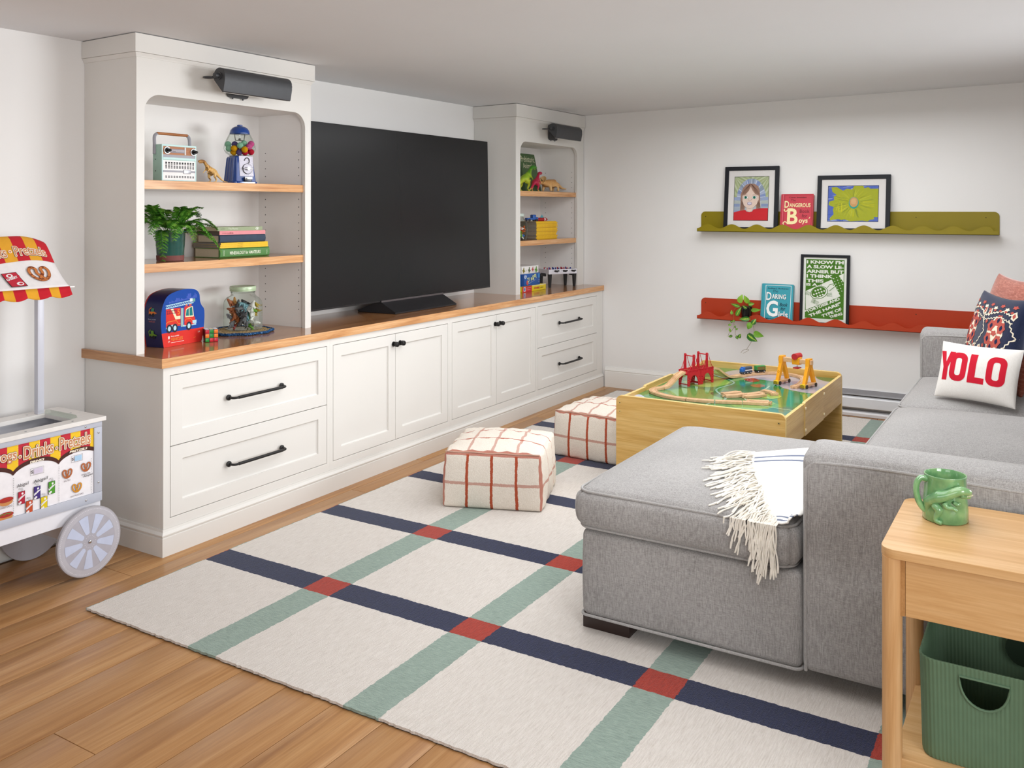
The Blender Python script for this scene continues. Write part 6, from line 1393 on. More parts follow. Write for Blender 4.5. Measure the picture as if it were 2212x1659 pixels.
# ---------------- trailing plant ----------------
t = thing('trailing_plant', 'variegated heart-leaf trailing plant in a small black pot on the orange ledge', 'plant', (XF - .055, 1.893, .5915))
B().lathe([(.0, 0), (.030, 0), (.036, .05), (.041, .094), (.042, .098), (.038, .098), (.035, .085), (.0, .082)], 28).build('pot', BLACKP, t, smooth=40)
B().cyl((0, 0, .080), (0, 0, .088), .036, 20).build('soil', pl('#33261a', .95), t)
m, k = newmat('heart_leaf', .35, .5); at_ = k.n('ShaderNodeAttribute', attribute_name='rest'); sp = k.n('ShaderNodeSeparateXYZ'); k.l(at_.outputs['Vector'], sp.inputs[0])
mid = k.math('ABSOLUTE', k.math('ADD', sp.outputs[1], k.math('MULTIPLY', k.math('SUBTRACT', k.noise(k.co(), 120, 2), .5), .5)))
oi = k.n('ShaderNodeObjectInfo'); base = k.ramp(k.math('ADD', k.math('MULTIPLY', oi.outputs['Random'], .7), k.math('MULTIPLY', k.noise(k.co(), 60, 2), .3)), [(.2, '#2f6a24'), (.5, '#4f8f2a'), (.8, '#8dbb38')])
k.color(k.mix(k.math('MULTIPLY', k.math('LESS_THAN', mid, .22), k.math('LESS_THAN', oi.outputs['Random'], .6)), base, '#a9c844')); LEAFM = m
def leaf(c, L, Wd, ang, nx=0, lift=.0, x=None):
    """heart-shaped leaf; ang in the wall plane (0 = tip to the right, 90 = tip up)"""
    b = B(); b.rest = []; n = 9; vs = []
    cen = Vector((x if x is not None else 6.235, c[0], c[1])) - t.location
    d = Vector((0, -math.cos(R(ang)), math.sin(R(ang)))); s_ = Vector((0, math.sin(R(ang)), math.cos(R(ang)))); o_ = Vector((-1, 0, 0))
    d = (d + o_ * nx).normalized()
    for i in range(n + 1):
        q = i / n; wv = Wd / 2 * (math.sin(PI * q ** .62) ** .85) * (1 - .15 * q)
        for j in (-1, -.5, 0, .5, 1):
            back_ = -.12 * abs(j) * (1 - q) if i == 0 else 0
            p_ = cen + d * (L * (q - .45 + (-.07 * abs(j) if q < .15 else 0))) + s_ * (wv * j) + o_ * (.18 * wv * abs(j) + .10 * L * math.sin(PI * q) + lift)
            vs.append(tuple(p_)); b.rest.append((q, j, 0))
    fs = [(i * 5 + j, i * 5 + j + 1, (i + 1) * 5 + j + 1, (i + 1) * 5 + j) for i in range(n) for j in range(4)]
    b.add(vs, fs); b.build('leaf', LEAFM, t, smooth=180)
LV = [((1.916, .749), .062, .044, 70), ((1.876, .747), .062, .040, 118), ((1.837, .717), .040, .030, 10), ((1.888, .692), .036, .026, 150), ((1.805, .677), .074, .030, 8), ((1.954, .702), .072, .026, 168), ((1.931, .657), .070, .032, 60), ((1.885, .610), .072, .036, -175), ((1.817, .596), .044, .038, 60),
      ((1.850, .563), .052, .044, -115), ((1.831, .481), .085, .054, -28), ((1.787, .507), .070, .048, -18), ((1.976, .586), .022, .018, 30), ((1.993, .561), .020, .018, 200), ((1.952, .552), .018, .016, 70), ((1.940, .536), .018, .016, 10), ((1.989, .526), .030, .018, 100), ((1.986, .481), .034, .020, 200), ((1.938, .475), .026, .022, -60), ((1.919, .488), .036, .028, 60), ((1.981, .649), .03, .022, 100), ((1.96, .59), .018, .012, -80)]
for i, (c_, L, w_, a_) in enumerate(LV): leaf(c_, L, w_, a_, nx=.25 * math.sin(i * 2.1), x=6.262 if c_[1] > .62 and i not in (2, 4) else 6.248)
ST = [[(6.30, 1.895, .687), (6.262, 1.852, .690), (6.255, 1.848, .629), (6.255, 1.843, .601), (6.255, 1.824, .561), (6.258, 1.822, .505), (6.26, 1.838, .457), (6.262, 1.876, .393)], [(6.262, 1.876, .393), (6.262, 1.900, .387), (6.262, 1.916, .366)], [(6.262, 1.876, .393), (6.262, 1.859, .392), (6.262, 1.900, .365)],
      [(6.30, 1.919, .690), (6.262, 1.962, .672), (6.255, 1.966, .617), (6.255, 1.962, .561), (6.256, 1.952, .528), (6.256, 1.954, .495), (6.256, 1.933, .483)], [(6.255, 1.962, .546), (6.255, 1.981, .517), (6.255, 1.998, .501), (6.255, 2.007, .477)], [(6.31, 1.895, .687), (6.29, 1.904, .729), (6.27, 1.916, .757)], [(6.31, 1.885, .688), (6.29, 1.871, .721), (6.27, 1.880, .752)], [(6.30, 1.885, .688), (6.26, 1.848, .704), (6.25, 1.820, .680)], [(6.31, 1.9, .687), (6.27, 1.93, .69), (6.26, 1.955, .70)]]
STM = pl('#7d6a38', .6)
for s_ in ST: W_(t).tube(smooth_path(s_, 4), .0011, 6).build('stem', STM, t)
# ---------------- wooden train set on the play table ----------------
BEECH = wood('beech', '#e3bf98', '#d8b189', '#c59a70', 0, 2.5, .5, .35, bump=.05); MZ = .4062
SEC = [(-.020, 0), (.020, 0), (.020, .012), (.0155, .012), (.0155, .009), (.0105, .009), (.0105, .012), (-.0105, .012), (-.0105, .009), (-.0155, .009), (-.0155, .012), (-.020, .012)]
def track(label, pts, n=5, peg=None, cat='toy track'):
    P = smooth_path(pts, n) if len(pts) > 2 else [Vector(q) for q in pts]
    t = thing('track_piece', label, cat, tuple(P[0]))
    b = W_(t); vs = []; m = len(SEC)
    for i, q in enumerate(P):
        d = (P[min(len(P) - 1, i + 1)] - P[max(0, i - 1)]); d.z = 0; d.normalize(); s_ = Vector((d.y, -d.x, 0))
        vs += [tuple(q + s_ * u + Vector((0, 0, z))) for u, z in SEC]
    fs = [(i * m + j, (i + 1) * m + j, (i + 1) * m + (j + 1) % m, i * m + (j + 1) % m) for i in range(len(P) - 1) for j in range(m)]
    b.add(vs, fs + [tuple(range(m)), tuple(reversed(range((len(P) - 1) * m, len(P) * m)))]); b.build('rail_body', BEECH, t, smooth=30)
    if peg:
        e, f = (P[-1], P[-2]) if peg > 0 else (P[0], P[1]); d = (e - f); d.z = 0; d.normalize()
        b = W_(t); b.cyl(tuple(e + d * .010 + Vector((0, 0, .001))), tuple(e + d * .010 + Vector((0, 0, .011))), .0052, 12); a = e + d * .001; c_ = e + d * .008
        b.tube([tuple(a + Vector((0, 0, .006))), tuple(c_ + Vector((0, 0, .006)))], .003, 6); b.build('peg', BEECH, t)
    return t
z = MZ
track('straight wooden track piece at the near edge of the play table, right end forked', [(4.492, 1.235, z), (4.470, 1.30, z), (4.452, 1.352, z)], peg=-1)
track('forked wooden track branch beside the near straight piece', [(4.530, 1.242, z), (4.508, 1.30, z), (4.495, 1.345, z)], peg=-1)
track('wooden track piece left of the forked straight at the near edge', [(4.450, 1.356, z), (4.425, 1.42, z), (4.405, 1.478, z)])
track('gently curved wooden track piece at the near edge of the table', [(4.403, 1.483, z), (4.386, 1.55, z), (4.380, 1.618, z)])
track('curved wooden track piece left of the near edge pieces', [(4.380, 1.622, z), (4.385, 1.70, z), (4.412, 1.768, z), (4.430, 1.795, z)])
track('tightly curved wooden track turning up to the ramp', [(4.432, 1.799, z), (4.462, 1.835, z), (4.510, 1.855, z), (4.560, 1.850, z), (4.585, 1.838, z)])
DZ = z + .070
track('rising wooden ramp track up to the near end of the red bridge', [(4.588, 1.836, z), (4.622, 1.820, z + .006), (4.655, 1.803, z + .028), (4.690, 1.786, z + .056), (4.728, 1.769, DZ)])
track('falling wooden ramp track from the far end of the red bridge', [(4.940, 1.686, DZ), (4.985, 1.668, z + .060), (5.030, 1.648, z + .030), (5.070, 1.628, z + .007), (5.105, 1.612, z)])
track('wooden track piece under the train', [(5.108, 1.610, z), (5.17, 1.580, z), (5.235, 1.548, z)])
track('wooden track piece under the green wagon', [(5.238, 1.546, z), (5.29, 1.512, z), (5.335, 1.465, z)])
track('curved wooden track piece by the far right corner of the table', [(5.337, 1.462, z), (5.358, 1.41, z), (5.350, 1.345, z), (5.325, 1.30, z)])
track('curved wooden track piece passing under the yellow crane', [(5.323, 1.297, z), (5.27, 1.252, z), (5.19, 1.228, z), (5.12, 1.220, z)])
track('end piece of the curved wooden track under the yellow crane', [(5.117, 1.220, z), (5.05, 1.218, z), (4.975, 1.232, z)], peg=1)
track('loose wooden track piece lying in the middle of the table, left one', [(4.600, 1.505, z), (4.64, 1.47, z), (4.690, 1.445, z)], peg=1)
track('loose curved wooden track piece crossing the left loose one', [(4.560, 1.478, z), (4.60, 1.43, z), (4.66, 1.405, z)], peg=-1)
track('loose straight wooden track piece right of the middle', [(4.590, 1.385, z), (4.640, 1.345, z), (4.700, 1.315, z)], peg=-1)
track('loose wooden track piece lying beside the loose straight piece', [(4.640, 1.395, z), (4.69, 1.36, z), (4.735, 1.335, z)], peg=-1)
track('loose curved wooden track piece at the right of the loose pieces', [(4.795, 1.350, z), (4.775, 1.30, z), (4.730, 1.268, z)])
# red suspension bridge
RB = pl('#c21a2c', .35, .45, var=.03)
t = thing('toy_bridge', 'red plastic toy suspension bridge with twin towers carrying the wooden track', 'toy bridge', (4.7325, 1.767, MZ - .0003), R(-20.7)); L1 = .1075
for k_ in (0, 1):
    x0 = k_ * (L1 + .003)
    B().box(x0, x0 + L1, -.026, .026, .062, .070).build('deck', RB, t, smooth=0, bevel=.0008)
    for sy in (-1, 1):
        y = sy * .031; b = B(); arch = [(x0 + .018 + (L1 - .036) * (1 - math.cos(R(a))) / 2, .058 * math.sin(R(a))) for a in range(0, 181, 12)]
        # arched side panel standing on two feet
        out_ = [(x0, 0), (x0 + .018, 0)] + arch[1:-1] + [(x0 + L1 - .018, 0), (x0 + L1, 0), (x0 + L1, .088), (x0, .088)]
        holes = [list(reversed([(a, c_), (a + .008, c_), (a + .004, c_ + .009)])) for a in (x0 + .005, x0 + L1 - .013) for c_ in (.012, .026, .040)] + [list(reversed([(x0 + .008 + i * .0115, .074), (x0 + .014 + i * .0115, .074), (x0 + .014 + i * .0115, .083), (x0 + .008 + i * .0115, .083)])) for i in range(8)]
        b.prism([out_] + holes, (0, y + .002, 0), (1, 0, 0), (0, 0, 1), .004); b.build('side_panel', RB, t, smooth=0)
        xm = x0 + L1 / 2; b = B(); hl = [list(reversed([(xm - .0028, .094 + i * .0085), (xm + .0028, .094 + i * .0085), (xm + .0028, .099 + i * .0085), (xm - .0028, .099 + i * .0085)])) for i in range(8)]
        b.prism([[(xm - .009, .085), (xm + .009, .085), (xm + .006, .170), (xm - .006, .170)]] + hl, (0, y + .003, 0), (1, 0, 0), (0, 0, 1), .006); b.build('tower', RB, t, smooth=0)
        b = B()
        for sg in (-1, 1):
            cab = [(xm + sg * (.006 + .046 * q), y, .166 - .080 * (1 - (1 - q) ** 1.9)) for q in [i / 10 for i in range(11)]]; b.tube(cab, .0016, 6)
            for q in (3, 5, 7): b.tube([cab[q], (cab[q][0], y, .087)], .0009, 5)
        b.build('cable', RB, t, kind='stuff')
    b = B(); b.tube([(x0 + L1 / 2, -.031, .160), (x0 + L1 / 2, .031, .160)], .0028, 8); b.build('tower_crossbar', RB, t)
    for xx in (x0 + .009, x0 + L1 - .009): B().tube([(xx, -.031, .008), (xx, .031, .008)], .0026, 8).build('foot_crossbar', RB, t)
# locomotive and wagon
def wheels(t, xs, y, r):
    for x in xs:
        for s_ in (-1, 1):
            b = B(); b.cyl((x, s_ * y, r), (x, s_ * (y + .003), r), r, 14); b.build('wheel', BLACKP, t); b = B(); b.ball((x, s_ * (y + .003), r), .0035, 6); b.build('hub', CHROME, t)
tz = MZ + .0122
t = thing('toy_locomotive', 'blue toy locomotive pulling a green wagon on the far track', 'toy train', (5.205, 1.563, tz), R(-27)); BL1 = pl('#1c62b5', .3); SL = pl('#3d4a5c', .35)
B().rbox(-.040, .042, -.013, .013, .006, .016, .002, 1).build('chassis', SL, t); B().rbox(-.022, .042, -.0135, .0135, .016, .041, .005, 2).build('body', SL, t)
b = B(); b.rbox(-.042, -.018, -.013, .013, .012, .036, .007, 3); b.build('nose', BL1, t); B().rbox(-.030, -.016, -.0138, .0138, .020, .042, .004, 2).build('cab', BL1, t)
for s_ in (-1, 1): B().box(-.018, .042, min(s_ * .0132, s_ * .0140), max(s_ * .0132, s_ * .0140), .020, .025).build('white_stripe', PWHITE, t, smooth=0)
wheels(t, (-.026, .0, .026), .011, .0075)
t = thing('toy_wagon', 'green toy carriage with red window grid behind the blue locomotive', 'toy train', (5.292, 1.506, tz), R(-38)); GR1 = pl('#2c8a3c', .3)
B().rbox(-.034, .034, -.012, .012, .006, .015, .002, 1).build('chassis', BLACKP, t); B().rbox(-.033, .033, -.014, .014, .015, .041, .004, 2).build('body', GR1, t)
b = B()
for i in range(7):
    for j in range(3): b.box(-.025 + i * .0075, -.0205 + i * .0075, -.0146, -.0138, .018 + j * .0065, .0225 + j * .0065)
b.build('red_windows', pl('#a8402c', .4), t, smooth=0, kind='stuff'); wheels(t, (-.020, .020), .011, .0075)
# gantry crane
YC = pl('#efa31c', .35, .45)
t = thing('toy_gantry_crane', 'yellow and wood toy gantry crane with a red winch straddling the far track', 'toy crane', (5.063, 1.243, MZ - .0002), R(-15))
for sy in (-1, 1):
    y = sy * .080
    B().rbox(-.062, .066, y - .012, y + .012, .010, .024, .003, 2).build('wheel_carriage', BEECH, t)
    for x in (-.048, .052):
        for s_ in (-1, 1): b = B(); b.cyl((x, y + s_ * .012, .011), (x, y + s_ * .016, .011), .011, 16); b.build('wheel', BLACKP, t)
    b = B()
    for x0, x1 in ((-.050, -.010), (.052, .010)): b.prism([(x0 - .011, .022), (x0 + .011, .022), (x1 + .013, .118), (x1 - .013, .118)], (0, y - .009, 0), (1, 0, 0), (0, 0, 1), .018)
    b.build('a_frame_leg', YC, t, smooth=0, bevel=.001)
    b = B(); b.prism([(-.024, .112), (.024, .112), (.020, .158), (-.020, .158)], (0, y - .011, 0), (1, 0, 0), (0, 0, 1), .022); b.build('frame_head', YC, t, smooth=0, bevel=.002)
    b = B(); b.rbox(-.074, -.060, y - .013, y + .013, .006, .026, .002, 1); o = b.build('bumper', pl('#e2c21c', .4), t)
    p = Print((-.0743, y, .016), (0, -1, 0), (0, 0, 1), lay=.0003)
    for i in (-1, 0, 1): p.line([(-.012, -.006 + i * .006), (0, .002 + i * .006), (.012, -.006 + i * .006)], .0026, '#1c1a1a', 1)
    p.build('hazard_marks', t)
B().box(-.011, .011, -.100, .100, .126, .150).build('beam', BEECH, t, smooth=0, bevel=.001)
B().rbox(-.019, .019, -.030, .012, .118, .158, .003, 2).build('trolley', YC, t); b = B(); b.cyl((-.030, -.009, .163), (.030, -.009, .163), .017, 20); b.build('winch_drum', pl('#b81c28', .35), t)
b = B(); b.tube([(0, -.010, .118), (0, -.010, .104)], .0015, 6); b.rbox(-.020, .020, -.026, .006, .096, .103, .002, 1); b.build('lifting_hook', pl('#b81c28', .35), t)
p = Print((-.0445, .080, .060), (0, -1, 0), (.35, 0, .94), lay=.0008)
p.ell(0, .012, .0055, .0055, '#f2efe6', 1); p.ring(0, .012, .0055, .0055, .001, '#2a2626', 2); p.build('badge', t)
# ---------------- toy snack cart ----------------
CG, CW = pl('#b9bcc8', .45, .4, var=.015), pl('#e9e8ee', .45, .4, var=.01)
CX0, CX1, CY0, CY1 = 1.10, 2.136, 3.150, 3.440
t = thing('snack_cart', 'white toy snack cart with striped awning and menu front beside the bookcase', 'toy cart', (1.62, 3.30, 0))
b = W_(t); b.prism([[(CX0, CY0), (CX1, CY0), (CX1, CY1), (CX0, CY1)], [(CX0 + .02, CY0 + .02), (CX1 - .02, CY0 + .02), (CX1 - .02, CY1 - .02), (CX0 + .02, CY1 - .02)]], (0, 0, .566), (1, 0, 0), (0, 1, 0), .361); b.build('body', CW, t, smooth=0, bevel=.001)
b = W_(t); b.prism([[(CX0 - .01, CY0 - .014), (CX1 + .016, CY0 - .014), (CX1 + .016, CY1 + .010), (CX0 - .01, CY1 + .010)], [(CX0 + .05, CY0 + .045), (CX1 - .085, CY0 + .045), (CX1 - .085, CY1 - .065), (CX0 + .05, CY1 - .065)]], (0, 0, .584), (1, 0, 0), (0, 1, 0), .0165); b.build('counter', pl('#e6e2de', .4), t, smooth=0, bevel=.0015)
W_(t).box(CX0 + .03, CX1 - .03, CY0 + .03, CY1 - .03, .50, .505).build('inner_tray', pl('#7c7f8a', .12, .5), t, smooth=0)
b = W_(t); b.prism([(.0, 0), (.028, 0), (.022, .012), (.004, .016)], (CX1 - .090, CY0 + .05, .585), (1, 0, 0), (0, 0, 1), (CY1 - CY0 - .12)); b.build('clear_guard', GLASS, t, smooth=0)
W_(t).box(CX0 + .02, CX1 - .02, CY0 + .022, CY1 - .022, .21, .22).build('floor_board', CW, t, smooth=0)
for z0, z1 in ((.547, .5665), (.262, .297)): W_(t).rbox(CX0, CX1 + .003, CY0 - .007, CY0 - .0005, z0, z1, .0012, 1).build('grey_rail', CG, t)
W_(t).rbox(CX1 - .030, CX1 + .003, CY0 - .0065, CY0 - .0006, .2975, .5465, .0012, 1).build('grey_stile', CG, t)
b = W_(t)
for x, z in ((2.070, .558), (2.124, .525), (2.124, .335), (2.072, .279), (1.3, .279), (1.3, .558)): b.ball((x, CY0 - .0072, z), .0042, 8, (1, .5, 1))
b.build('bolts', CHROME, t, kind='stuff'); b = W_(t)
for x, y in ((2.03, CY0 + .012), (2.11, CY0 + .15), (1.60, CY0 + .012), (2.0, CY1 - .03), (1.72, CY1 - .03), (1.85, CY0 + .012)): b.cyl((x, y, .584), (x, y, .5848), .004, 10)
b.build('screws', ZINC, t, kind='stuff')
# menu print
ox, oy, oz = Vector((0, CY0 - .0015, 0)) - t.location; p = Print((ox, oy, oz), (1, 0, 0), (0, 0, 1), lay=.0003, rough=.4)
YE, RE, BR, TX, WT2 = '#f0c428', '#c42a3c', '#4a2620', '#c98a62', '#efecf0'; XR = CX1 - .030; Z0m, Z1m = .2975, .5465
p.rect(CX0, Z0m, XR, Z1m, WT2, 0)
def archz(x, x0, x1, z0, z1): q = (x - x0) / (x1 - x0); return z0 + (z1 - z0) * max(0, math.sin(PI * max(0, min(1, q)))) ** .5
secs = [(1.44, 1.625), (1.625, 1.797), (1.797, 1.965), (1.965, 2.13)]
def top_z(x, o=0):
    for a, c_ in secs:
        if a <= x <= c_: return archz(x, a, c_, .436, .470) + o
    return .45 + o
for i in range(24):
    xr = XR - .014 - (i - 1) * .0395 if i else XR; xl = XR - .014 - i * .0395
    if xl < 1.45: break
    n_ = 6; xs = [xl + (xr - xl) * q / n_ for q in range(n_ + 1)]; p.poly([(x, top_z(x, .006)) for x in xs] + [(xr, Z1m), (xl, Z1m)], YE if i % 2 == 0 else RE, 1)
    for j in range(12):
        zz = .47 + j * .0065
        if i % 2: p.rect(xl - .0025, zz, xl - .0010, zz + .0028, '#f6e3a0', 2)
xs = [1.45 + (XR - 1.45) * q / 150 for q in range(151)]
p.raw([(x, top_z(x)) for x in xs] + [(x, top_z(x, .015)) for x in xs], [(i, i + 1, 152 + i, 151 + i) for i in range(150)], BR, 3)
def outl(s_, x, z, w_, h_):
    p.halo(s_, x, z, w_, h_, .0032, '#2a1c1c', 4, bold=.02); p.halo(s_, x, z, w_, h_, .0022, '#f6ead8', 5, bold=.02); p.text(s_, x, z, w=w_, h=h_, c=TX, L=6, bold=.015)
outl('Pretzels', 1.968, .491, .124, .045); outl('Drinks', 1.833, .489, .112, .045); outl('Hot Dogs', 1.640, .486, .168, .048)
for x in (1.956, 1.820): p.ell(x, .503, .0075, .0075, '#2a1c1c', 5); p.ell(x, .503, .0065, .0065, '#f6ead8', 6); p.ell(x, .503, .0042, .0042, TX, 7)
p.text('PRETZELS', 2.006, .472, w=.072, h=.0085, c='#f6ead8', L=6, bold=.05, shear=.2); p.text('DRINKS', 1.855, .470, w=.054, h=.0085, c='#f6ead8', L=6, bold=.05, shear=.2)
for x0, x1, z0 in ((2.014, 2.060, .434), (1.857, 1.908, .425)): p.frame(x0, z0, x1, z0 + .025, .0007, '#5a4a52', 2); p.text('$', x0 + .003, z0 + .006, h=.013, c='#3a3038', L=2); p.rect(x0 + .014, z0 + .003, x1 - .004, z0 + .022, '#a9cdea' if x0 > 2 else '#d5cbe0', 1)
for x in (1.797, 1.965, XR - .010):
    for j in range(22): p.rect(x - .0007, .300 + j * .0062, x + .0007, .3028 + j * .0062, '#2a2226', 2)
def pretzel(x, z, s_, c1, c2, pr=None, L=3):
    q = pr or p
    P_ = [tuple(a)[:2] for a in smooth_path([(.35, -.75, 0), (-.25, .05, 0), (-.25, .55, 0), (-.62, .78, 0), (-.92, .45, 0), (-.80, -.20, 0), (-.30, -.70, 0), (.30, -.70, 0), (.80, -.20, 0), (.92, .45, 0), (.62, .78, 0), (.25, .55, 0), (.25, .05, 0), (-.35, -.75, 0)], 6)]
    P_ = [(x + s_ * u, z + s_ * v) for u, v in P_]; n_ = len(P_)
    for seg in (P_[5:n_ - 6], P_[:18], P_[n_ - 19:]):
        for w_, c_ in ((.30, '#7a3a1c'), (.235, c1)): q.line(seg, w_ * s_, c_, L)
    for i in range(10): q.rect(x + s_ * .8 * math.cos(i * 1.3) - .0004, z + s_ * .62 * math.sin(i * 1.3) - .0004, x + s_ * .8 * math.cos(i * 1.3) + .0004, z + s_ * .62 * math.sin(i * 1.3) + .0004, c2, L + 2)
pretzel(1.998, .398, .019, '#b8683a', '#f2d9b8'); pretzel(2.073, .405, .019, '#b8683a', '#b8683a'); pretzel(2.036, .336, .019, '#d9952a', '#f2d9b8')
p.text('SALTED', 1.984, .370, w=.026, h=.006, c='#6a5a60', L=2); p.text('UNSALTED', 2.054, .376, w=.036, h=.006, c='#6a5a60', L=2); p.text('with MUSTARD', 2.010, .306, w=.052, h=.006, c='#6a5a60', L=2)
for x, z, w_ in ((1.808, .392, .044), (1.868, .392, .055), (2.060, .366, .04)): p.text('Abigail', x, z, w=w_, h=.015 if w_ > .041 else .009, c='#1c1a20', L=6, shear=.2, rot=.06)
for nm, x, z, c_ in (('CHERRY', 1.825, .357, '#b3243c'), ('GRAPE', 1.882, .360, '#43307c'), ('LIME', 1.937, .364, '#4f9a2c'), ('ORANGE', 1.853, .317, '#c4502c'), ('LEMON', 1.908, .316, '#e0c81e')):
    p.rect(x - .0125, z - .0235, x + .0125, z + .0225, '#1f1a20', 3); p.rect(x - .0115, z - .0225, x + .0115, z + .0215, c_, 4); p.poly([(x - .0115, z - .010), (x + .0115, z + .006), (x + .0115, z + .0105), (x - .0115, z - .0055)], WT2, 5); p.text(nm, x - .0105, z - .0075, w=.021, h=.006, c=WT2, L=6, bold=.05, rot=R(33)); p.ell(x + .003, z + .014, .004, .004, WT2, 5, 10); p.ell(x - .004, z - .016, .004, .004, WT2, 5, 10); p.poly([(x - .0115, z - .0225), (x - .003, z - .0225), (x - .0115, z - .014)], WT2, 5)
    p.line([(x + .006, z + .0215), (x + .003, z + .032), (x - .007, z + .033)], .0034, '#1f1a20', 5); p.line([(x + .006, z + .0215), (x + .003, z + .032), (x - .006, z + .033)], .0022, WT2, 6)
for z, c_ in ((.362, '#c9302c'), (.310, '#5f8a3c')): p.ell(1.770, z - .006, .024, .013, '#c98a52', 3); p.ell(1.770, z + .002, .026, .009, '#a8342c', 4); p.line([(1.748, z + .003), (1.756, z + .007), (1.764, z + .003), (1.772, z + .007), (1.780, z + .003), (1.788, z + .006)], .003, c_, 5)
p.text('CHILI DOG', 1.748, .336, w=.044, h=.006, c='#5a4a50', L=2); p.text('KITCHEN SINK', 1.738, .2985, w=.054, h=.006, c='#5a4a50', L=2)
p.build('menu_print', t)
# wheels
def cwheel(x, y, print_):
    b = W_(t); b.cyl((x, y + .006, .1300), (x, y - .006, .1300), .1296, 64); b.build('wheel', pl('#a9a6ac', .4, .4, var=.01), t, smooth=40, bevel=.0012)
    if print_:
        q = Print(Vector((x, y - .0062, .13)) - t.location, (1, 0, 0), (0, 0, 1), lay=.0003, rough=.35); q.ring(0, 0, .1255, .1255, .0225, '#bab8c0', 1, 64); q.ell(0, 0, .1255, .1255, '#b0aeb8', 0, 64); BLW = '#c3cbe2'
        for i in range(9):
            a0 = R(40 * i + 9 + 6); a1 = R(40 * i + 31 + 6); pts = [(.100 * math.cos(a0 + (a1 - a0) * j / 8), .100 * math.sin(a0 + (a1 - a0) * j / 8)) for j in range(9)]; am = (a0 + a1) / 2; pts += [(.034 * math.cos(am + R(14)), .034 * math.sin(am + R(14))), (.029 * math.cos(am), .029 * math.sin(am)), (.034 * math.cos(am - R(14)), .034 * math.sin(am - R(14)))]; q.poly(pts, BLW, 2)
        for i in range(120): a = 2 * PI * i / 120; q.ell(.1195 * math.cos(a), .1195 * math.sin(a), .0013, .0013, '#e6e5ea', 2, 6)
        for i in range(16): a = 2 * PI * i / 16; q.ell(.022 * math.cos(a), .022 * math.sin(a), .0011, .0011, '#e6e5ea', 2, 6)
        q.build('wheel_print', t); b = W_(t); b.ball((x, y - .008, .13), .0065, 10, (1, .6, 1)); b.build('axle_bolt', CHROME, t)
cwheel(2.069, 3.121, True); cwheel(2.052, 3.462, False)
W_(t).cyl((2.062, 3.127, .13), (2.056, 3.456, .13), .008, 12).build('axle', ZINC, t); b = W_(t); b.box(2.04, 2.085, 3.16, 3.43, .118, .210); b.build('axle_block', CW, t, smooth=0)
for y in (3.16, 3.41): W_(t).box(1.16, 1.19, y, y + .03, .001, .21).build('front_foot', CW, t, smooth=0)
# posts and awning
for x in (2.028, 1.18): W_(t).rbox(x, x + .026, 3.384, 3.408, .584, 1.246, .001, 1).build('post', pl('#cfd0da', .4, .4, metal=.1, var=.01), t)
AP = smooth_path([(3.412, 1.262, 0), (3.395, 1.276, 0), (3.372, 1.268, 0), (3.345, 1.232, 0), (3.31, 1.180, 0), (3.265, 1.130, 0), (3.215, 1.088, 0)], 6); acc = [0]
for i in range(1, len(AP)): acc.append(acc[-1] + (AP[i] - AP[i - 1]).length)
AL = acc[-1]
def aw(x, v, o=0):
    s_ = max(0, min(AL, AL - v)); i = 0
    while i < len(acc) - 2 and acc[i + 1] < s_: i += 1
    q = (s_ - acc[i]) / (acc[i + 1] - acc[i]); P = AP[i].lerp(AP[i + 1], q); T_2 = (AP[i + 1] - AP[i]).normalized()
    yy, zz = P.x, P.y; ny, nz = T_2.y, -T_2.x
    if nz < 0: ny, nz = -ny, -nz
    k_ = max(0, (x - 1.93) / .12); sag = .010 * math.sin((x - 1.15) * 9) * math.sin(PI * s_ / AL) - .030 * k_ * k_ * (1 - s_ / AL) ** .7
    return tuple(Vector((x, yy + ny * o, zz + nz * o + sag)) - t.location)
ex = 2.050; xs = [1.15 + (ex - 1.15) * i / 40 for i in range(41)]; vsn = 24
b = B(); b.add([aw(x, AL * j / vsn) for x in xs for j in range(vsn + 1)], [(i * (vsn + 1) + j, (i + 1) * (vsn + 1) + j, (i + 1) * (vsn + 1) + j + 1, i * (vsn + 1) + j + 1) for i in range(40) for j in range(vsn)])
o = b.build('awning', pl('#e9e4e4', .8, .2), t, smooth=60); sm = o.modifiers.new('sol', 'SOLIDIFY'); sm.thickness = .0016; sm.offset = -1
p = Print((0, 0, 0), (1, 0, 0), (0, 0, 1), f=lambda x, v, o_: aw(x, v, o_ + .0012), lay=.0005, rough=.7, grid=.018); YA, RA = '#dfa02c', '#c01f2c'
x = ex; i = 0; V1 = AL * .46
while x > 1.2: p.rect(max(1.15, x - .047), V1, x, AL - .004, RA if i % 2 == 0 else YA, 1); x -= .047; i += 1
def outl2(s_, x, z, w_, h_): p.halo(s_, x, z, w_, h_, .0030, '#2a1c1c', 2, bold=.02); p.halo(s_, x, z, w_, h_, .0020, '#f6ead8', 3, bold=.02); p.text(s_, x, z, w=w_, h=h_, c=TX, L=4, bold=.015)
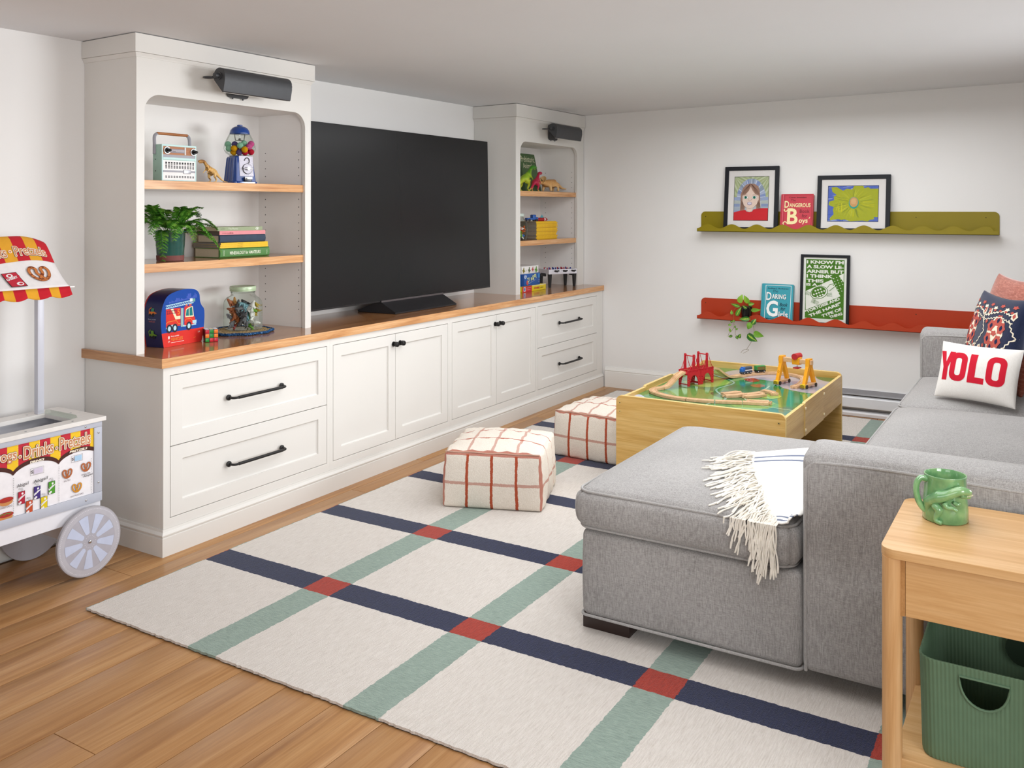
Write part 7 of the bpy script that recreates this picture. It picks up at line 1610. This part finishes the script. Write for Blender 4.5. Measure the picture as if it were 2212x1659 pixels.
outl2('Pretzels', 1.905, V1 + .022, .122, .044); outl2('Drinks', 1.775, V1 + .022, .100, .044); outl2('Hot Dogs', 1.60, V1 + .022, .150, .044); p.ell(1.890, V1 + .044, .0065, .0065, '#f6ead8', 3); p.ell(1.890, V1 + .044, .0042, .0042, TX, 4)
pretzel(1.965, V1 * .50, .040, '#c4743c', '#f0dcb8', p, 2)
p.poly([(1.835, .012), (1.895, .012), (1.880, .085), (1.825, .085)], '#2a1c1c', 2); p.poly([(1.837, .014), (1.892, .014), (1.878, .083), (1.827, .083)], '#c02a3c', 3); p.poly([(1.832, .042), (1.885, .060), (1.884, .070), (1.830, .052)], '#c02a3c', 4); p.text('CHERRY', 1.833, .044, w=.046, h=.012, c='#f2ecec', L=5, bold=.04, rot=R(15)); p.ell(1.850, .070, .012, .009, '#f2ecec', 4); p.ell(1.850, .070, .006, .005, '#c02a3c', 5); p.ell(1.872, .026, .013, .009, '#f2ecec', 4); p.ell(1.874, .026, .007, .005, '#c02a3c', 5)
p.build('awning_print', t, smooth=60)
def val(x, v, o=0): return tuple(Vector((x, 3.212 - .022 * (1 - v / .04) - o + .004 * math.sin(x * 60) * (1 - v / .04), 1.088 - .040 + v)) - t.location)
b = B(); vs = []; nx_ = 120
for i in range(nx_ + 1):
    x = 1.15 + (ex - 1.15) * i / nx_; lo = .009 * (1 - abs(math.sin(PI * (x - ex) / .086))) 
    for j in range(4): vs.append(val(x, lo + (.040 - lo) * j / 3))
b.add(vs, [(i * 4 + j, (i + 1) * 4 + j, (i + 1) * 4 + j + 1, i * 4 + j + 1) for i in range(nx_) for j in range(3)])
cols = [pl(RA, .8, .2), pl(YA, .8, .2)]; o = b.build('valance', cols, t, smooth=60)
for pq in o.data.polygons: pq.material_index = int((ex - (pq.center.x + t.location.x)) / .043) % 2
sm = o.modifiers.new('sol', 'SOLIDIFY'); sm.thickness = .0014
W_(t).cyl((1.12, 3.217, 1.084), (2.072, 3.217, 1.084), .0035, 10).build('awning_rod', PWHITE, t)
for x in (1.19, 2.040): W_(t).tube([(x, 3.384, 1.10), (x, 3.217, 1.084)], .003, 8).build('awning_stay', PWHITE, t)
